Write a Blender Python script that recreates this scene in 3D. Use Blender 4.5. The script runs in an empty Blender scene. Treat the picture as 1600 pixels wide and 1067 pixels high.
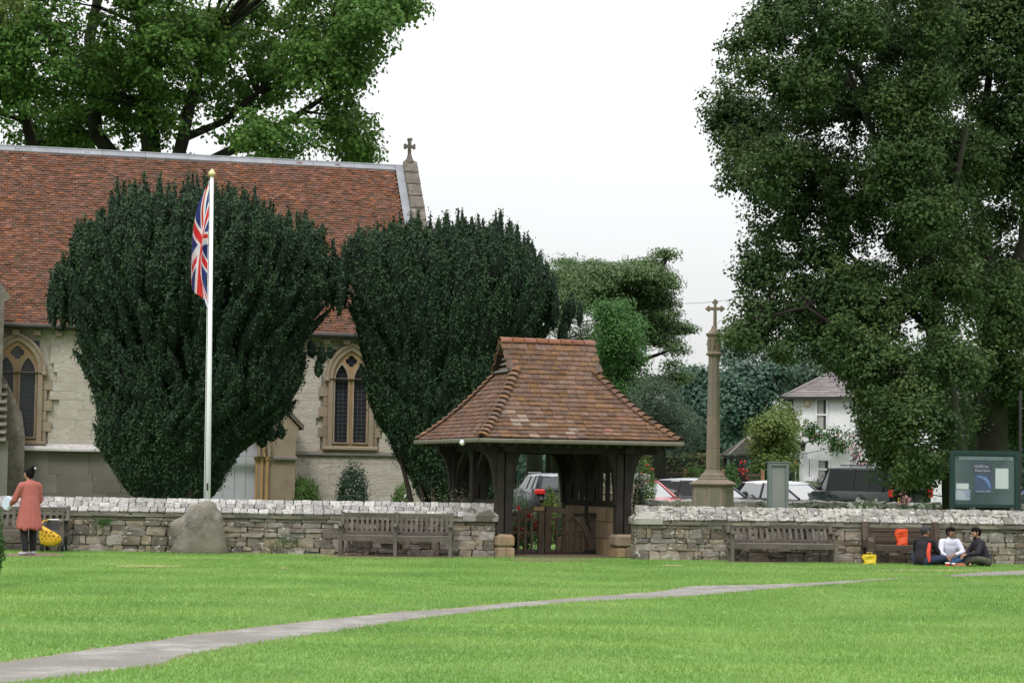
import bpy, bmesh, math, random
import numpy as np
from mathutils import Vector, Matrix, Euler, noise as mnoise
R = math.radians
random.seed(7)
rng = np.random.default_rng(7)
S = bpy.context.scene
COL = S.collection

# ------------------------------------------------------------------ camera
FPX = 3200.0                      # focal length in pixels of a 1600 px wide frame
EYE = Vector((0.0, 0.0, 1.6))
PITCH = math.atan(206.5 / FPX)
ROLL = R(0.85)
cam_d = bpy.data.cameras.new("camera")
cam_d.sensor_width = 36.0
cam_d.lens = 36.0 * FPX / 1600.0
cam_d.clip_start = 0.5
cam_d.clip_end = 2000.0
cam = bpy.data.objects.new("camera", cam_d)
COL.objects.link(cam)
CM = Matrix.Rotation(math.pi / 2 + PITCH, 3, 'X') @ Matrix.Rotation(ROLL, 3, 'Z')
cam.matrix_world = Matrix.Translation(EYE) @ CM.to_4x4()
S.camera = cam

# ------------------------------------------------------------------ sky, sun, exposure
SUN_EL, SUN_AZ = R(52), R(200)    # high soft sun, behind the left shoulder
world = bpy.data.worlds.new("World")
S.world = world
world.use_nodes = True
wn, wl = world.node_tree.nodes, world.node_tree.links
wn.clear()
w_out = wn.new('ShaderNodeOutputWorld')
w_bg = wn.new('ShaderNodeBackground')
w_sky = wn.new('ShaderNodeTexSky')
w_sky.sky_type = 'NISHITA'
w_sky.sun_disc = False
w_sky.sun_elevation = SUN_EL
w_sky.sun_rotation = SUN_AZ
w_sc = wn.new('ShaderNodeVectorMath'); w_sc.operation = 'SCALE'
w_sc.inputs['Scale'].default_value = 0.9
wl.new(w_sky.outputs[0], w_sc.inputs[0])
w_tc = wn.new('ShaderNodeTexCoord')
w_sep = wn.new('ShaderNodeSeparateXYZ')
wl.new(w_tc.outputs['Generated'], w_sep.inputs[0])
w_mr = wn.new('ShaderNodeMapRange')          # an overcast sky is about twice as bright overhead
w_mr.inputs['From Min'].default_value = 0.0
w_mr.inputs['From Max'].default_value = 1.0
w_mr.inputs['To Min'].default_value = 5.4
w_mr.inputs['To Max'].default_value = 21.0
wl.new(w_sep.outputs['Z'], w_mr.inputs['Value'])
w_map = wn.new('ShaderNodeMapping'); w_map.inputs['Scale'].default_value = (1.0, 1.0, 4.0)
wl.new(w_tc.outputs['Generated'], w_map.inputs['Vector'])
w_no = wn.new('ShaderNodeTexNoise'); w_no.inputs['Scale'].default_value = 2.2; w_no.inputs['Detail'].default_value = 6
wl.new(w_map.outputs[0], w_no.inputs['Vector'])
w_nr = wn.new('ShaderNodeMapRange')
w_nr.inputs['To Min'].default_value = 0.86; w_nr.inputs['To Max'].default_value = 1.12
wl.new(w_no.outputs[0], w_nr.inputs['Value'])
w_mul = wn.new('ShaderNodeMath'); w_mul.operation = 'MULTIPLY'
wl.new(w_mr.outputs[0], w_mul.inputs[0]); wl.new(w_nr.outputs[0], w_mul.inputs[1])
w_cl = wn.new('ShaderNodeVectorMath'); w_cl.operation = 'SCALE'
w_cl.inputs[0].default_value = (0.985, 0.985, 0.98)
wl.new(w_mul.outputs[0], w_cl.inputs['Scale'])
w_mix = wn.new('ShaderNodeMix'); w_mix.data_type = 'RGBA'
w_mix.inputs['Factor'].default_value = 0.9
wl.new(w_sc.outputs[0], w_mix.inputs['A']); wl.new(w_cl.outputs[0], w_mix.inputs['B'])
wl.new(w_mix.outputs['Result'], w_bg.inputs['Color'])
w_bg.inputs['Strength'].default_value = 0.12
wl.new(w_bg.outputs[0], w_out.inputs['Surface'])

sun_d = bpy.data.lights.new("sun", 'SUN')
sun_d.energy = 1.4
sun_d.angle = R(14)
sun_d.color = (1.0, 0.96, 0.90)
sun = bpy.data.objects.new("sun", sun_d)
COL.objects.link(sun)
sun.location = (0, 0, 60)
sdir = Vector((math.sin(SUN_AZ) * math.cos(SUN_EL), math.cos(SUN_AZ) * math.cos(SUN_EL), math.sin(SUN_EL)))
sun.rotation_euler = sdir.to_track_quat('Z', 'Y').to_euler()

S.view_settings.view_transform = 'Standard'
S.view_settings.look = 'None'
S.view_settings.exposure = 0.22
S.view_settings.gamma = 1.0
S.view_settings.use_curve_mapping = False
S.cycles.max_bounces = 6
S.cycles.diffuse_bounces = 3
S.cycles.glossy_bounces = 2
S.cycles.transmission_bounces = 4
S.cycles.transparent_max_bounces = 8
S.cycles.use_denoising = True

# ------------------------------------------------------------------ places from the photograph
def ray(px, py):
    return CM @ Vector(((px - 800.0) / FPX, (533.5 - py) / FPX, -1.0))
def W(px, py, Y):
    d = ray(px, py); return EYE + d * (Y / d.y)
def G(px, py, z=0.0):
    d = ray(px, py); return EYE + d * ((z - EYE.z) / d.z)
def X(px, Y, z=0.0):
    """world x of the vertical seen at px, on depth Y and height z"""
    lo, hi = 0, 1067
    for _ in range(30):
        m = (lo + hi) / 2
        if W(px, m, Y).z > z: lo = m
        else: hi = m
    return W(px, lo, Y).x
def m_of(px, Y):
    return px * Y / FPX

# ------------------------------------------------------------------ materials
MATS = {}
def _nt(name):
    m = bpy.data.materials.new(name); m.use_nodes = True
    nt = m.node_tree
    return m, nt, nt.nodes, nt.links, nt.nodes['Principled BSDF']
def ramp(n, stops, interp='LINEAR'):
    r = n.new('ShaderNodeValToRGB'); e = r.color_ramp.elements
    r.color_ramp.interpolation = interp
    e[0].position, e[0].color = stops[0][0], (*stops[0][1], 1)
    e[1].position, e[1].color = stops[-1][0], (*stops[-1][1], 1)
    for p, c in stops[1:-1]:
        k = e.new(p); k.color = (*c, 1)
    return r
def mat(name, col, rough=0.7, var=0.18, scale=6.0, bump=0.25, bscale=40.0, metal=0.0, rnd=0.0, col2=None,
        spots=None, island=False, spec=0.3, coat=0.0, bdist=0.01):
    """noise-varied surface; rnd = variation from object to object (or loose piece to piece); col2 = second colour in large
    patches; spots = (colour, threshold, scale)"""
    if name in MATS: return MATS[name]
    m, nt, n, l, p = _nt(name)
    p.inputs['Roughness'].default_value = rough
    p.inputs['Metallic'].default_value = metal
    p.inputs['Specular IOR Level'].default_value = spec
    p.inputs['Coat Weight'].default_value = coat
    tc = n.new('ShaderNodeTexCoord')
    vec = tc.outputs['Object']
    if rnd > 0 or island:
        oi = n.new('ShaderNodeObjectInfo') if not island else n.new('ShaderNodeNewGeometry')
        rv = oi.outputs['Random'] if not island else oi.outputs['Random Per Island']
        va = n.new('ShaderNodeVectorMath'); va.operation = 'ADD'
        cb = n.new('ShaderNodeVectorMath'); cb.operation = 'SCALE'; cb.inputs[0].default_value = (31, 17, 23)
        l.new(rv, cb.inputs['Scale'])
        l.new(vec, va.inputs[0]); l.new(cb.outputs[0], va.inputs[1]); vec2 = va.outputs[0]
    else: rv = None; vec2 = vec
    no = n.new('ShaderNodeTexNoise'); no.inputs['Scale'].default_value = scale; no.inputs['Detail'].default_value = 8
    no.inputs['Roughness'].default_value = 0.65
    l.new(vec2, no.inputs['Vector'])
    c = Vector(col)
    dark = tuple(max(0, x * (1 - var * 1.6)) for x in c); light = tuple(min(1, x * (1 + var * 1.6)) for x in c)
    r = ramp(n, [(0.28, dark), (0.5, tuple(c)), (0.72, light)])
    l.new(no.outputs[0], r.inputs[0])
    out = r.outputs[0]
    if col2 is not None:
        n2 = n.new('ShaderNodeTexNoise'); n2.inputs['Scale'].default_value = scale * 0.35; n2.inputs['Detail'].default_value = 4
        l.new(vec2, n2.inputs['Vector'])
        rr = ramp(n, [(0.44, (0, 0, 0)), (0.6, (1, 1, 1))]); l.new(n2.outputs[0], rr.inputs[0])
        mx = n.new('ShaderNodeMix'); mx.data_type = 'RGBA'
        l.new(rr.outputs[0], mx.inputs['Factor']); l.new(out, mx.inputs['A']); mx.inputs['B'].default_value = (*col2, 1)
        out = mx.outputs['Result']
    if rnd > 0:
        hs = n.new('ShaderNodeHueSaturation')
        mr = n.new('ShaderNodeMapRange'); mr.inputs['To Min'].default_value = 1 - rnd; mr.inputs['To Max'].default_value = 1 + rnd
        l.new(rv, mr.inputs['Value']); l.new(mr.outputs[0], hs.inputs['Value'])
        wn2 = n.new('ShaderNodeTexWhiteNoise'); wn2.noise_dimensions = '1D'
        l.new(rv, wn2.inputs['W'])
        mh = n.new('ShaderNodeMapRange'); mh.inputs['To Min'].default_value = 0.5 - 0.03 * rnd; mh.inputs['To Max'].default_value = 0.5 + 0.03 * rnd
        l.new(wn2.outputs['Value'], mh.inputs['Value']); l.new(mh.outputs[0], hs.inputs['Hue'])
        ms = n.new('ShaderNodeMapRange'); ms.inputs['To Min'].default_value = 1 - rnd; ms.inputs['To Max'].default_value = 1 + rnd * 0.4
        l.new(wn2.outputs['Value'], ms.inputs['Value']); l.new(ms.outputs[0], hs.inputs['Saturation'])
        l.new(out, hs.inputs['Color']); out = hs.outputs[0]
    if spots is not None:
        for sc_, th, ssc in ([spots] if not isinstance(spots, list) else spots):
            n3 = n.new('ShaderNodeTexNoise'); n3.inputs['Scale'].default_value = ssc; n3.inputs['Detail'].default_value = 5
            n3.inputs['Roughness'].default_value = 0.6
            l.new(vec2, n3.inputs['Vector'])
            r3 = ramp(n, [(th, (0, 0, 0)), (th + 0.05, (1, 1, 1))]); l.new(n3.outputs[0], r3.inputs[0])
            mx = n.new('ShaderNodeMix'); mx.data_type = 'RGBA'
            l.new(r3.outputs[0], mx.inputs['Factor']); l.new(out, mx.inputs['A']); mx.inputs['B'].default_value = (*sc_, 1)
            out = mx.outputs['Result']
    l.new(out, p.inputs['Base Color'])
    if bump > 0:
        nb = n.new('ShaderNodeTexNoise'); nb.inputs['Scale'].default_value = bscale; nb.inputs['Detail'].default_value = 6
        l.new(vec2, nb.inputs['Vector'])
        b = n.new('ShaderNodeBump'); b.inputs['Strength'].default_value = bump; b.inputs['Distance'].default_value = bdist
        l.new(nb.outputs[0], b.inputs['Height']); l.new(b.outputs[0], p.inputs['Normal'])
    MATS[name] = m
    return m
def leafmat(name, cols, transl=0.3, patch=1.2, rough=0.5, spec=0.25, isl=.34):
    """leaves: colour from leaf to leaf and from clump to clump"""
    if name in MATS: return MATS[name]
    m, nt, n, l, p = _nt(name)
    g = n.new('ShaderNodeNewGeometry')
    tc = n.new('ShaderNodeTexCoord')
    no = n.new('ShaderNodeTexNoise'); no.inputs['Scale'].default_value = patch; no.inputs['Detail'].default_value = 3
    l.new(tc.outputs['Object'], no.inputs['Vector'])
    a = n.new('ShaderNodeMath'); a.operation = 'MULTIPLY_ADD'; a.inputs[1].default_value = isl
    l.new(g.outputs['Random Per Island'], a.inputs[0])
    b = n.new('ShaderNodeMath'); b.operation = 'MULTIPLY'; b.inputs[1].default_value = 1.08 - isl
    l.new(no.outputs[0], b.inputs[0]); l.new(b.outputs[0], a.inputs[2])
    k = len(cols)
    r = ramp(n, [(0.18 + 0.64 * i / (k - 1), c) for i, c in enumerate(cols)])
    l.new(a.outputs[0], r.inputs[0])
    l.new(r.outputs[0], p.inputs['Base Color'])
    p.inputs['Roughness'].default_value = rough
    p.inputs['Specular IOR Level'].default_value = spec
    if transl > 0:
        t = n.new('ShaderNodeBsdfTranslucent')
        hs = n.new('ShaderNodeHueSaturation'); hs.inputs['Value'].default_value = 1.3; hs.inputs['Hue'].default_value = 0.485
        l.new(r.outputs[0], hs.inputs['Color']); l.new(hs.outputs[0], t.inputs['Color'])
        mx = n.new('ShaderNodeMixShader'); mx.inputs[0].default_value = transl
        l.new(p.outputs[0], mx.inputs[1]); l.new(t.outputs[0], mx.inputs[2])
        l.new(mx.outputs[0], n['Material Output'].inputs['Surface'])
    MATS[name] = m
    return m
def plain(name, col, rough=0.5, metal=0.0, spec=0.4, coat=0.0, emit=None):
    return mat(name, col, rough, 0.05, 9.0, 0.0, metal=metal, spec=spec, coat=coat)

# ------------------------------------------------------------------ objects
def tag(o, label=None, cat=None, group=None, kind=None):
    if label: o['label'] = label
    if cat: o['category'] = cat
    if group: o['group'] = group
    if kind: o['kind'] = kind
    return o
def thing(name, loc, label, cat, group=None, rz=0.0):
    o = bpy.data.objects.new(name, None)
    o.empty_display_size = 0.2
    COL.objects.link(o)
    o.location = Vector(loc); o.rotation_euler = (0, 0, rz)
    return tag(o, label, cat, group)
def wpos(o):
    v = Vector((0, 0, 0))
    while o is not None:
        v += o.location; o = o.parent
    return v
class MB:
    def __init__(self): self.v = []; self.f = []; self.m = []; self.mi = 0
    def add(self, vs, fs):
        b = len(self.v); self.v += [tuple(x) for x in vs]
        self.f += [tuple(i + b for i in f) for f in fs]; self.m += [self.mi] * len(fs)
        return self
    def box(self, c, s, rot=None, bev=0.0, jit=0.0):
        c = Vector(c); hx, hy, hz = s[0] / 2, s[1] / 2, s[2] / 2
        if bev <= 0:
            vs = [Vector((x * hx, y * hy, z * hz)) for x in (-1, 1) for y in (-1, 1) for z in (-1, 1)]
            fs = [(0, 1, 3, 2), (4, 6, 7, 5), (0, 4, 5, 1), (2, 3, 7, 6), (0, 2, 6, 4), (1, 5, 7, 3)]
        else:
            bev = min(bev, hx * .9, hy * .9, hz * .9)
            vs = []; idx = {}
            for x in (-1, 1):
                for y in (-1, 1):
                    for z in (-1, 1):
                        for a in range(3):
                            q = [x * (hx - bev), y * (hy - bev), z * (hz - bev)]
                            q[a] = (x, y, z)[a] * (hx, hy, hz)[a]
                            idx[(x, y, z, a)] = len(vs); vs.append(Vector(q))
            fs = []
            def face(ks):
                fs.append(tuple(idx[k] for k in ks))
            for sx in (-1, 1):
                o = [(sx, -1, -1, 0), (sx, 1, -1, 0), (sx, 1, 1, 0), (sx, -1, 1, 0)]; face(o if sx > 0 else o[::-1])
                o = [(-1, sx, -1, 1), (-1, sx, 1, 1), (1, sx, 1, 1), (1, sx, -1, 1)]; face(o if sx > 0 else o[::-1])
                o = [(-1, -1, sx, 2), (1, -1, sx, 2), (1, 1, sx, 2), (-1, 1, sx, 2)]; face(o if sx > 0 else o[::-1])
            for a in (-1, 1):
                for b in (-1, 1):
                    face([(a, b, -1, 0), (a, b, -1, 1), (a, b, 1, 1), (a, b, 1, 0)])
                    face([(a, -1, b, 0), (a, -1, b, 2), (a, 1, b, 2), (a, 1, b, 0)])
                    face([(-1, a, b, 1), (-1, a, b, 2), (1, a, b, 2), (1, a, b, 1)])
                    for d in (-1, 1): face([(a, b, d, 0), (a, b, d, 1), (a, b, d, 2)])
        if jit > 0: vs = [v + Vector((random.uniform(-jit, jit), random.uniform(-jit, jit), random.uniform(-jit, jit))) for v in vs]
        if rot is not None:
            M = rot if isinstance(rot, Matrix) else Euler(rot).to_matrix()
            vs = [M @ v for v in vs]
        return self.add([v + c for v in vs], fs)
    def beam(self, a, b, w, d, up=(0, 0, 1), bev=0.0):
        a, b = Vector(a), Vector(b); z = (b - a); L = z.length; z.normalize()
        up = Vector(up)
        if abs(z.dot(up)) > 0.98: up = Vector((0, 1, 0))
        x = z.cross(up).normalized(); y = z.cross(x)
        M = Matrix((x, y, z)).transposed()
        return self.box((a + b) / 2, (w, d, L), M, bev)
    def tube(self, pts, rad, n=8, cap=True):
        pts = [Vector(p) for p in pts]
        if not hasattr(rad, '__len__'): rad = [rad] * len(pts)
        vs = []; fs = []; prev = None
        for i, p in enumerate(pts):
            t = (pts[min(i + 1, len(pts) - 1)] - pts[max(i - 1, 0)])
            if t.length < 1e-9: t = Vector((0, 0, 1))
            t.normalize()
            if prev is None:
                u = Vector((1, 0, 0)) if abs(t.x) < 0.8 else Vector((0, 1, 0))
            else: u = prev
            u = (u - t * u.dot(t)).normalized(); prev = u
            w = t.cross(u)
            for k in range(n):
                a = 2 * math.pi * k / n
                vs.append(p + (u * math.cos(a) + w * math.sin(a)) * rad[i])
        for i in range(len(pts) - 1):
            for k in range(n):
                fs.append((i * n + k, i * n + (k + 1) % n, (i + 1) * n + (k + 1) % n, (i + 1) * n + k))
        if cap:
            fs.append(tuple(range(n))[::-1]); fs.append(tuple((len(pts) - 1) * n + k for k in range(n)))
        return self.add(vs, fs)
    def lathe(self, c, prof, n=16, rot0=0.0):
        c = Vector(c); vs = []; fs = []
        for (r, z) in prof:
            for k in range(n):
                a = 2 * math.pi * k / n + rot0
                vs.append(c + Vector((r * math.cos(a), r * math.sin(a), z)))
        for i in range(len(prof) - 1):
            for k in range(n):
                fs.append((i * n + k, i * n + (k + 1) % n, (i + 1) * n + (k + 1) % n, (i + 1) * n + k))
        fs.append(tuple(range(n))[::-1]); fs.append(tuple((len(prof) - 1) * n + k for k in range(n)))
        return self.add(vs, fs)
    def prism(self, poly, y0, y1):
        """poly of (x, z) extruded along y"""
        n = len(poly)
        vs = [Vector((x, y0, z)) for x, z in poly] + [Vector((x, y1, z)) for x, z in poly]
        fs = [tuple(range(n)), tuple(range(n, 2 * n))[::-1]] + [(i, (i + 1) % n + 0, (i + 1) % n + n, i + n)[::-1] for i in range(n)]
        return self.add(vs, fs)
    def mesh(self, name, mats, org=Vector((0, 0, 0)), smooth=False, M=None):
        me = bpy.data.meshes.new(name)
        if M is not None: vs = [tuple((M @ Vector(v)) - org) for v in self.v]
        else: vs = [(v[0] - org.x, v[1] - org.y, v[2] - org.z) for v in self.v]
        me.from_pydata(vs, [], self.f)
        if not isinstance(mats, (list, tuple)): mats = [mats]
        for k in mats: me.materials.append(k)
        if len(mats) > 1: me.polygons.foreach_set('material_index', self.m)
        if smooth: me.polygons.foreach_set('use_smooth', [True] * len(me.polygons))
        me.update()
        return me
    def build(self, name, mats, parent=None, local=False, smooth=False, M=None):
        """verts in world coordinates, or in the thing's own when local"""
        if parent is None:
            c = Vector((0, 0, 0))
            if not local and self.v:
                a = np.array(self.v if M is None else [tuple(M @ Vector(v)) for v in self.v])
                c = Vector(((a[:, 0].min() + a[:, 0].max()) / 2, (a[:, 1].min() + a[:, 1].max()) / 2, a[:, 2].min()))
            me = self.mesh(name, mats, c, smooth, M)
            o = bpy.data.objects.new(name, me); COL.objects.link(o); o.location = c
            return o
        me = self.mesh(name, mats, Vector((0, 0, 0)) if local else wpos(parent), smooth, M)
        o = bpy.data.objects.new(name, me); COL.objects.link(o); o.parent = parent
        return o
def npmesh(name, verts, k, mats, parent=None, smooth=False, loc=None):
    """many separate k-gons, verts (n*k, 3) in world coordinates"""
    org = wpos(parent) if parent is not None else (loc or Vector((0, 0, 0)))
    v = np.asarray(verts, dtype=np.float32).reshape(-1, 3) - np.array(org, dtype=np.float32)
    nf = len(v) // k
    me = bpy.data.meshes.new(name)
    me.vertices.add(len(v)); me.vertices.foreach_set('co', v.ravel())
    me.loops.add(nf * k); me.loops.foreach_set('vertex_index', np.arange(nf * k, dtype=np.int32))
    me.polygons.add(nf); me.polygons.foreach_set('loop_start', np.arange(0, nf * k, k, dtype=np.int32))
    me.update(calc_edges=True)
    for m in (mats if isinstance(mats, (list, tuple)) else [mats]): me.materials.append(m)
    o = bpy.data.objects.new(name, me); COL.objects.link(o)
    if parent is not None: o.parent = parent
    else: o.location = org
    return o
def link_mesh(name, me, parent=None, loc=(0, 0, 0), rot=None, scale=(1, 1, 1)):
    o = bpy.data.objects.new(name, me); COL.objects.link(o); o.parent = parent
    if isinstance(rot, Matrix):
        o.matrix_basis = Matrix.LocRotScale(Vector(loc), rot.to_quaternion(), Vector(scale))
    else:
        o.location = loc
        if rot is not None: o.rotation_euler = rot
        o.scale = scale
    return o
def plate(outlines, depth, name='plate'):
    """2D outlines (x, z), holes inside, as a solid plate in the xz plane, thickness depth along y (front at -depth/2)"""
    cu = bpy.data.curves.new(name, 'CURVE'); cu.dimensions = '2D'; cu.fill_mode = 'BOTH'; cu.extrude = depth / 2
    for pts in outlines:
        sp = cu.splines.new('POLY'); sp.points.add(len(pts) - 1)
        for i, (x, z) in enumerate(pts): sp.points[i].co = (x, z, 0, 1)
        sp.use_cyclic_u = True
    o = bpy.data.objects.new(name, cu)
    me = bpy.data.meshes.new_from_object(o)
    mb = MB()
    mb.v = [(v.co.x, -v.co.z, v.co.y) for v in me.vertices]
    mb.f = [tuple(p.vertices) for p in me.polygons]; mb.m = [0] * len(mb.f)
    bpy.data.objects.remove(o); bpy.data.curves.remove(cu); bpy.data.meshes.remove(me)
    return mb
def text_mb(s, size, extrude=0.002, align='CENTER'):
    cu = bpy.data.curves.new('t', 'FONT'); cu.body = s; cu.size = size; cu.align_x = align; cu.extrude = extrude
    cu.resolution_u = 2
    o = bpy.data.objects.new('t', cu)
    me = bpy.data.meshes.new_from_object(o)
    mb = MB()
    mb.v = [(v.co.x, -v.co.z, v.co.y) for v in me.vertices]
    mb.f = [tuple(p.vertices) for p in me.polygons]; mb.m = [0] * len(mb.f)
    bpy.data.objects.remove(o); bpy.data.curves.remove(cu); bpy.data.meshes.remove(me)
    return mb
def placed(mb, M):
    mb.v = [tuple(M @ Vector(v)) for v in mb.v]; return mb
def frame(o, rz):
    return Matrix.Translation(Vector(o)) @ Matrix.Rotation(rz, 4, 'Z')
def copy_tree(o, parent=None):
    c = o.copy(); COL.objects.link(c); c.parent = parent
    for ch in list(o.children): copy_tree(ch, c)
    return c

# ------------------------------------------------------------------ foliage
def unit(a): return a / (np.linalg.norm(a, axis=1, keepdims=True) + 1e-9)
def leaf_quads(c, nrm, size, aspect=0.6, up=None):
    """rhombic leaves at c facing nrm; size array or number"""
    n = len(c)
    rnd = rng.normal(size=(n, 3)) if up is None else up + rng.normal(size=(n, 3)) * 0.35
    t = unit(rnd - nrm * (rnd * nrm).sum(1, keepdims=True))
    b = np.cross(nrm, t)
    s = (np.ones(n) * size * rng.uniform(0.65, 1.3, n))[:, None]
    q = np.empty((n, 4, 3))
    q[:, 0] = c - t * s * 0.5; q[:, 1] = c + b * s * aspect * 0.5 + nrm * s * 0.06
    q[:, 2] = c + t * s * 0.5; q[:, 3] = c - b * s * aspect * 0.5 + nrm * s * 0.06
    return q.reshape(-1, 3)
def crown_points(blobs, nclump, nleaf, crad, flat=0.6, shell=0.45, gap=0.0, gseed=0.0, gscale=0.5):
    B = np.array([[*b[0], *b[1]] for b in blobs])
    wts = (B[:, 3] * B[:, 5]); wts /= wts.sum()
    out_c = []; out_n = []
    idx = rng.choice(len(B), nclump, p=wts)
    d = unit(rng.normal(size=(nclump, 3)))
    r = shell + (1 - shell) * rng.uniform(0, 1, nclump) ** 0.6
    cc = B[idx, :3] + d * r[:, None] * B[idx, 3:]
    if gap > 0:
        keep = np.array([mnoise.noise(Vector(p) * gscale + Vector((gseed, gseed * 2, 3))) > gap - 1.0 for p in cc])
        cc = cc[keep]; d = d[keep]
    k = len(cc)
    off = np.clip(rng.normal(size=(k, nleaf, 3)), -1.7, 1.7)
    sz = rng.uniform(0.6, 1.35, (k, 1, 1)) * crad
    off = off * sz * np.array([1, 1, flat]) * 0.62
    c = (cc[:, None, :] + off).reshape(-1, 3)
    nn = off.reshape(-1, 3) / crad + np.array([0, 0, 0.75]) + rng.normal(size=(k * nleaf, 3)) * 0.55 + np.repeat(d, nleaf, 0) * 0.35
    return c, unit(nn), cc
def pxblob(px, py, rx, ry, Y, rd=None):
    c = W(px, py, Y); s = Y / FPX
    return ((c.x, c.y, c.z), (rx * s, rd if rd else rx * s, ry * s))
def limb(mb, a, b, ra, rb, bend=0.12, n=6, seg=7):
    a, b = Vector(a), Vector(b); L = (b - a).length; pts = []; rad = []
    o1 = Vector((random.uniform(-1, 1), random.uniform(-1, 1), random.uniform(0, 1))) * L * bend
    for i in range(seg + 1):
        t = i / seg
        p = a.lerp(b, t) + o1 * math.sin(math.pi * t) + Vector((random.uniform(-1, 1), random.uniform(-1, 1), random.uniform(-1, 1))) * L * 0.012
        pts.append(p); rad.append(ra + (rb - ra) * t ** 0.8)
    pts[0] = a; pts[-1] = b
    mb.tube(pts, rad, n)
    return pts
def tree(name, label, base, trunk, blobs, nclump, nleaf, crad, leaf, lm, bark, cat='tree', group=None, aspect=0.6,
         flat=0.6, shell=0.45, gap=0.0, gseed=0.0, gscale=0.5, nbranch=24, brad=0.05, upv=None, kids=None):
    """trunk: list of polylines [(point, radius), ...]; twigs run from the nearest trunk point to clumps"""
    t = thing(name, base, label, cat, group)
    c, nn, cc = crown_points(blobs, nclump, nleaf, crad, flat, shell, gap, gseed, gscale)
    npmesh('crown', leaf_quads(c, nn, leaf, aspect, upv), 4, lm, t)
    mb = MB(); nodes = []
    for pl in trunk:
        pts = [Vector(p) for p, r in pl]; mb.tube(pts, [r for p, r in pl], 10)
        for i in range(len(pts) - 1):
            for k in range(4):
                u = k / 4; nodes.append((pts[i].lerp(pts[i + 1], u), pl[i][1] * (1 - u) + pl[i + 1][1] * u))
    mb.build('trunk', bark, t, smooth=True)
    if nbranch:
        bb = MB(); pick = rng.choice(len(cc), min(nbranch, len(cc)), replace=False)
        for i in pick:
            p = Vector(cc[i])
            cand = [q for q in nodes if q[0].z < p.z + 0.5] or nodes
            a, ra = min(cand, key=lambda q: (q[0] - p).length + 0.4 * abs(q[0].z - p.z))
            if (a - p).length < 0.4: continue
            limb(bb, a, p, min(brad, ra * 0.6), brad * 0.15, 0.1, 5, 5)
        if bb.v: bb.build('branches', bark, t, smooth=True)
    return t

# ================================================================== THE SETTING
GREEN = (0.13, 0.27, 0.038)
M_lawn = mat('lawn_soil_green', (0.10, 0.205, 0.042), 0.9, 0.2, 0.7, 0.5, 60.0, col2=(0.12, 0.215, 0.045))
M_field = mat('far_ground', (0.07, 0.12, 0.03), 0.95, 0.2, 0.3, 0.3, 8.0)
M_path = mat('path_gravel', (0.215, 0.205, 0.19), 0.95, 0.30, 2.6, 1.0, 60.0, col2=(0.165, 0.155, 0.14), spots=[((0.31, 0.30, 0.28), 0.60, 26.0), ((0.10, 0.11, 0.06), 0.68, 3.0)])
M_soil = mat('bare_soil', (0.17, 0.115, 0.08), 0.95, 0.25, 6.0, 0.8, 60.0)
M_soil2 = mat('path_edge_soil', (0.20, 0.17, 0.11), 0.95, 0.2, 6.0, 0.8, 60.0, col2=(.17, .20, .07))
M_straw = mat('dry_grass', (0.30, 0.24, 0.12), 0.95, 0.25, 10.0, 0.8, 80.0)
M_road = mat('road_asphalt', (0.07, 0.07, 0.07), 0.85, 0.15, 4.0, 0.4, 90.0)

def sheet(name, pts, z, m, sub=1):
    mb = MB(); mb.add([(p[0], p[1], z) for p in pts], [tuple(range(len(pts)))])
    o = mb.build(name, m); o['kind'] = 'structure'; return o
sheet('ground', [(-400, -60), (400, -60), (400, 900), (-400, 900)], -0.02, M_field)
sheet('lawn', [(-40, 4), (40, 4), (40, 40.2), (-40, 40.2)], 0.0, M_lawn)
sheet('churchyard_grass', [(-40, 40.204), (40, 40.204), (40, 56.0), (-40, 56.0)], -0.004, M_lawn)
sheet('road', [(-16, 56.6), (60, 56.6), (60, 78), (-16, 78)], -0.012, M_road)

# path: its two edges as seen, laid on the ground
up_e = [(-90, 1050), (0, 1035), (50, 1028), (100, 1021), (180, 1009), (250, 1000), (300, 991), (400, 980), (470, 972), (550, 964), (620, 956), (700, 951), (780, 943),
        (850, 938), (950, 930), (1030, 924), (1080, 915.5), (1140, 914), (1200, 913), (1260, 910.5), (1310, 908), (1370, 904.5), (1420, 902), (1490, 897.5), (1540, 893.5), (1600, 891), (1700, 887)]
lo_e = [(-90, 1080), (0, 1067), (60, 1061), (130, 1052), (250, 1037), (280, 1025), (340, 1014), (400, 1004), (450, 996), (520, 986), (600, 974), (660, 965), (730, 957),
        (800, 949), (900, 940), (1000, 935), (1100, 929.5), (1180, 922), (1250, 916), (1320, 911.5), (1370, 906.5), (1420, 902.6), (1440, 900.6), (1470, 899.0), (1490, 901), (1540, 899.5), (1600, 898), (1700, 895)]
def interp_edge(E, n):
    xs = np.array([e[0] for e in E]); ys = np.array([e[1] for e in E])
    q = np.linspace(xs[0], xs[-1], n)
    return q, np.interp(q, xs, ys)
NP = 260
qx, uy = interp_edge(up_e, NP); _, ly = interp_edge(lo_e, NP)
pu = []; pl_ = []
for i in range(NP):
    j = mnoise.noise(Vector((qx[i] * 0.045, 0, 0))) * 0.7 + mnoise.noise(Vector((qx[i] * 0.013, 5, 0))) * 1.2
    k = mnoise.noise(Vector((qx[i] * 0.04, 9, 0))) * 0.9 + mnoise.noise(Vector((qx[i] * 0.012, 15, 0))) * 1.5
    f = 0.25 + (uy[i] - 890) / 130
    pu.append(G(qx[i], uy[i] + j * f, 0.004)); pl_.append(G(qx[i], max(ly[i] + k * f, uy[i] + j * f + 1.2), 0.004))
mb = MB(); mb.add([tuple(p) for p in pu] + [tuple(p) for p in pl_], [(i, i + 1, NP + i + 1, NP + i) for i in range(NP - 1)][:])
mb.f = [f[::-1] for f in mb.f]
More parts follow.
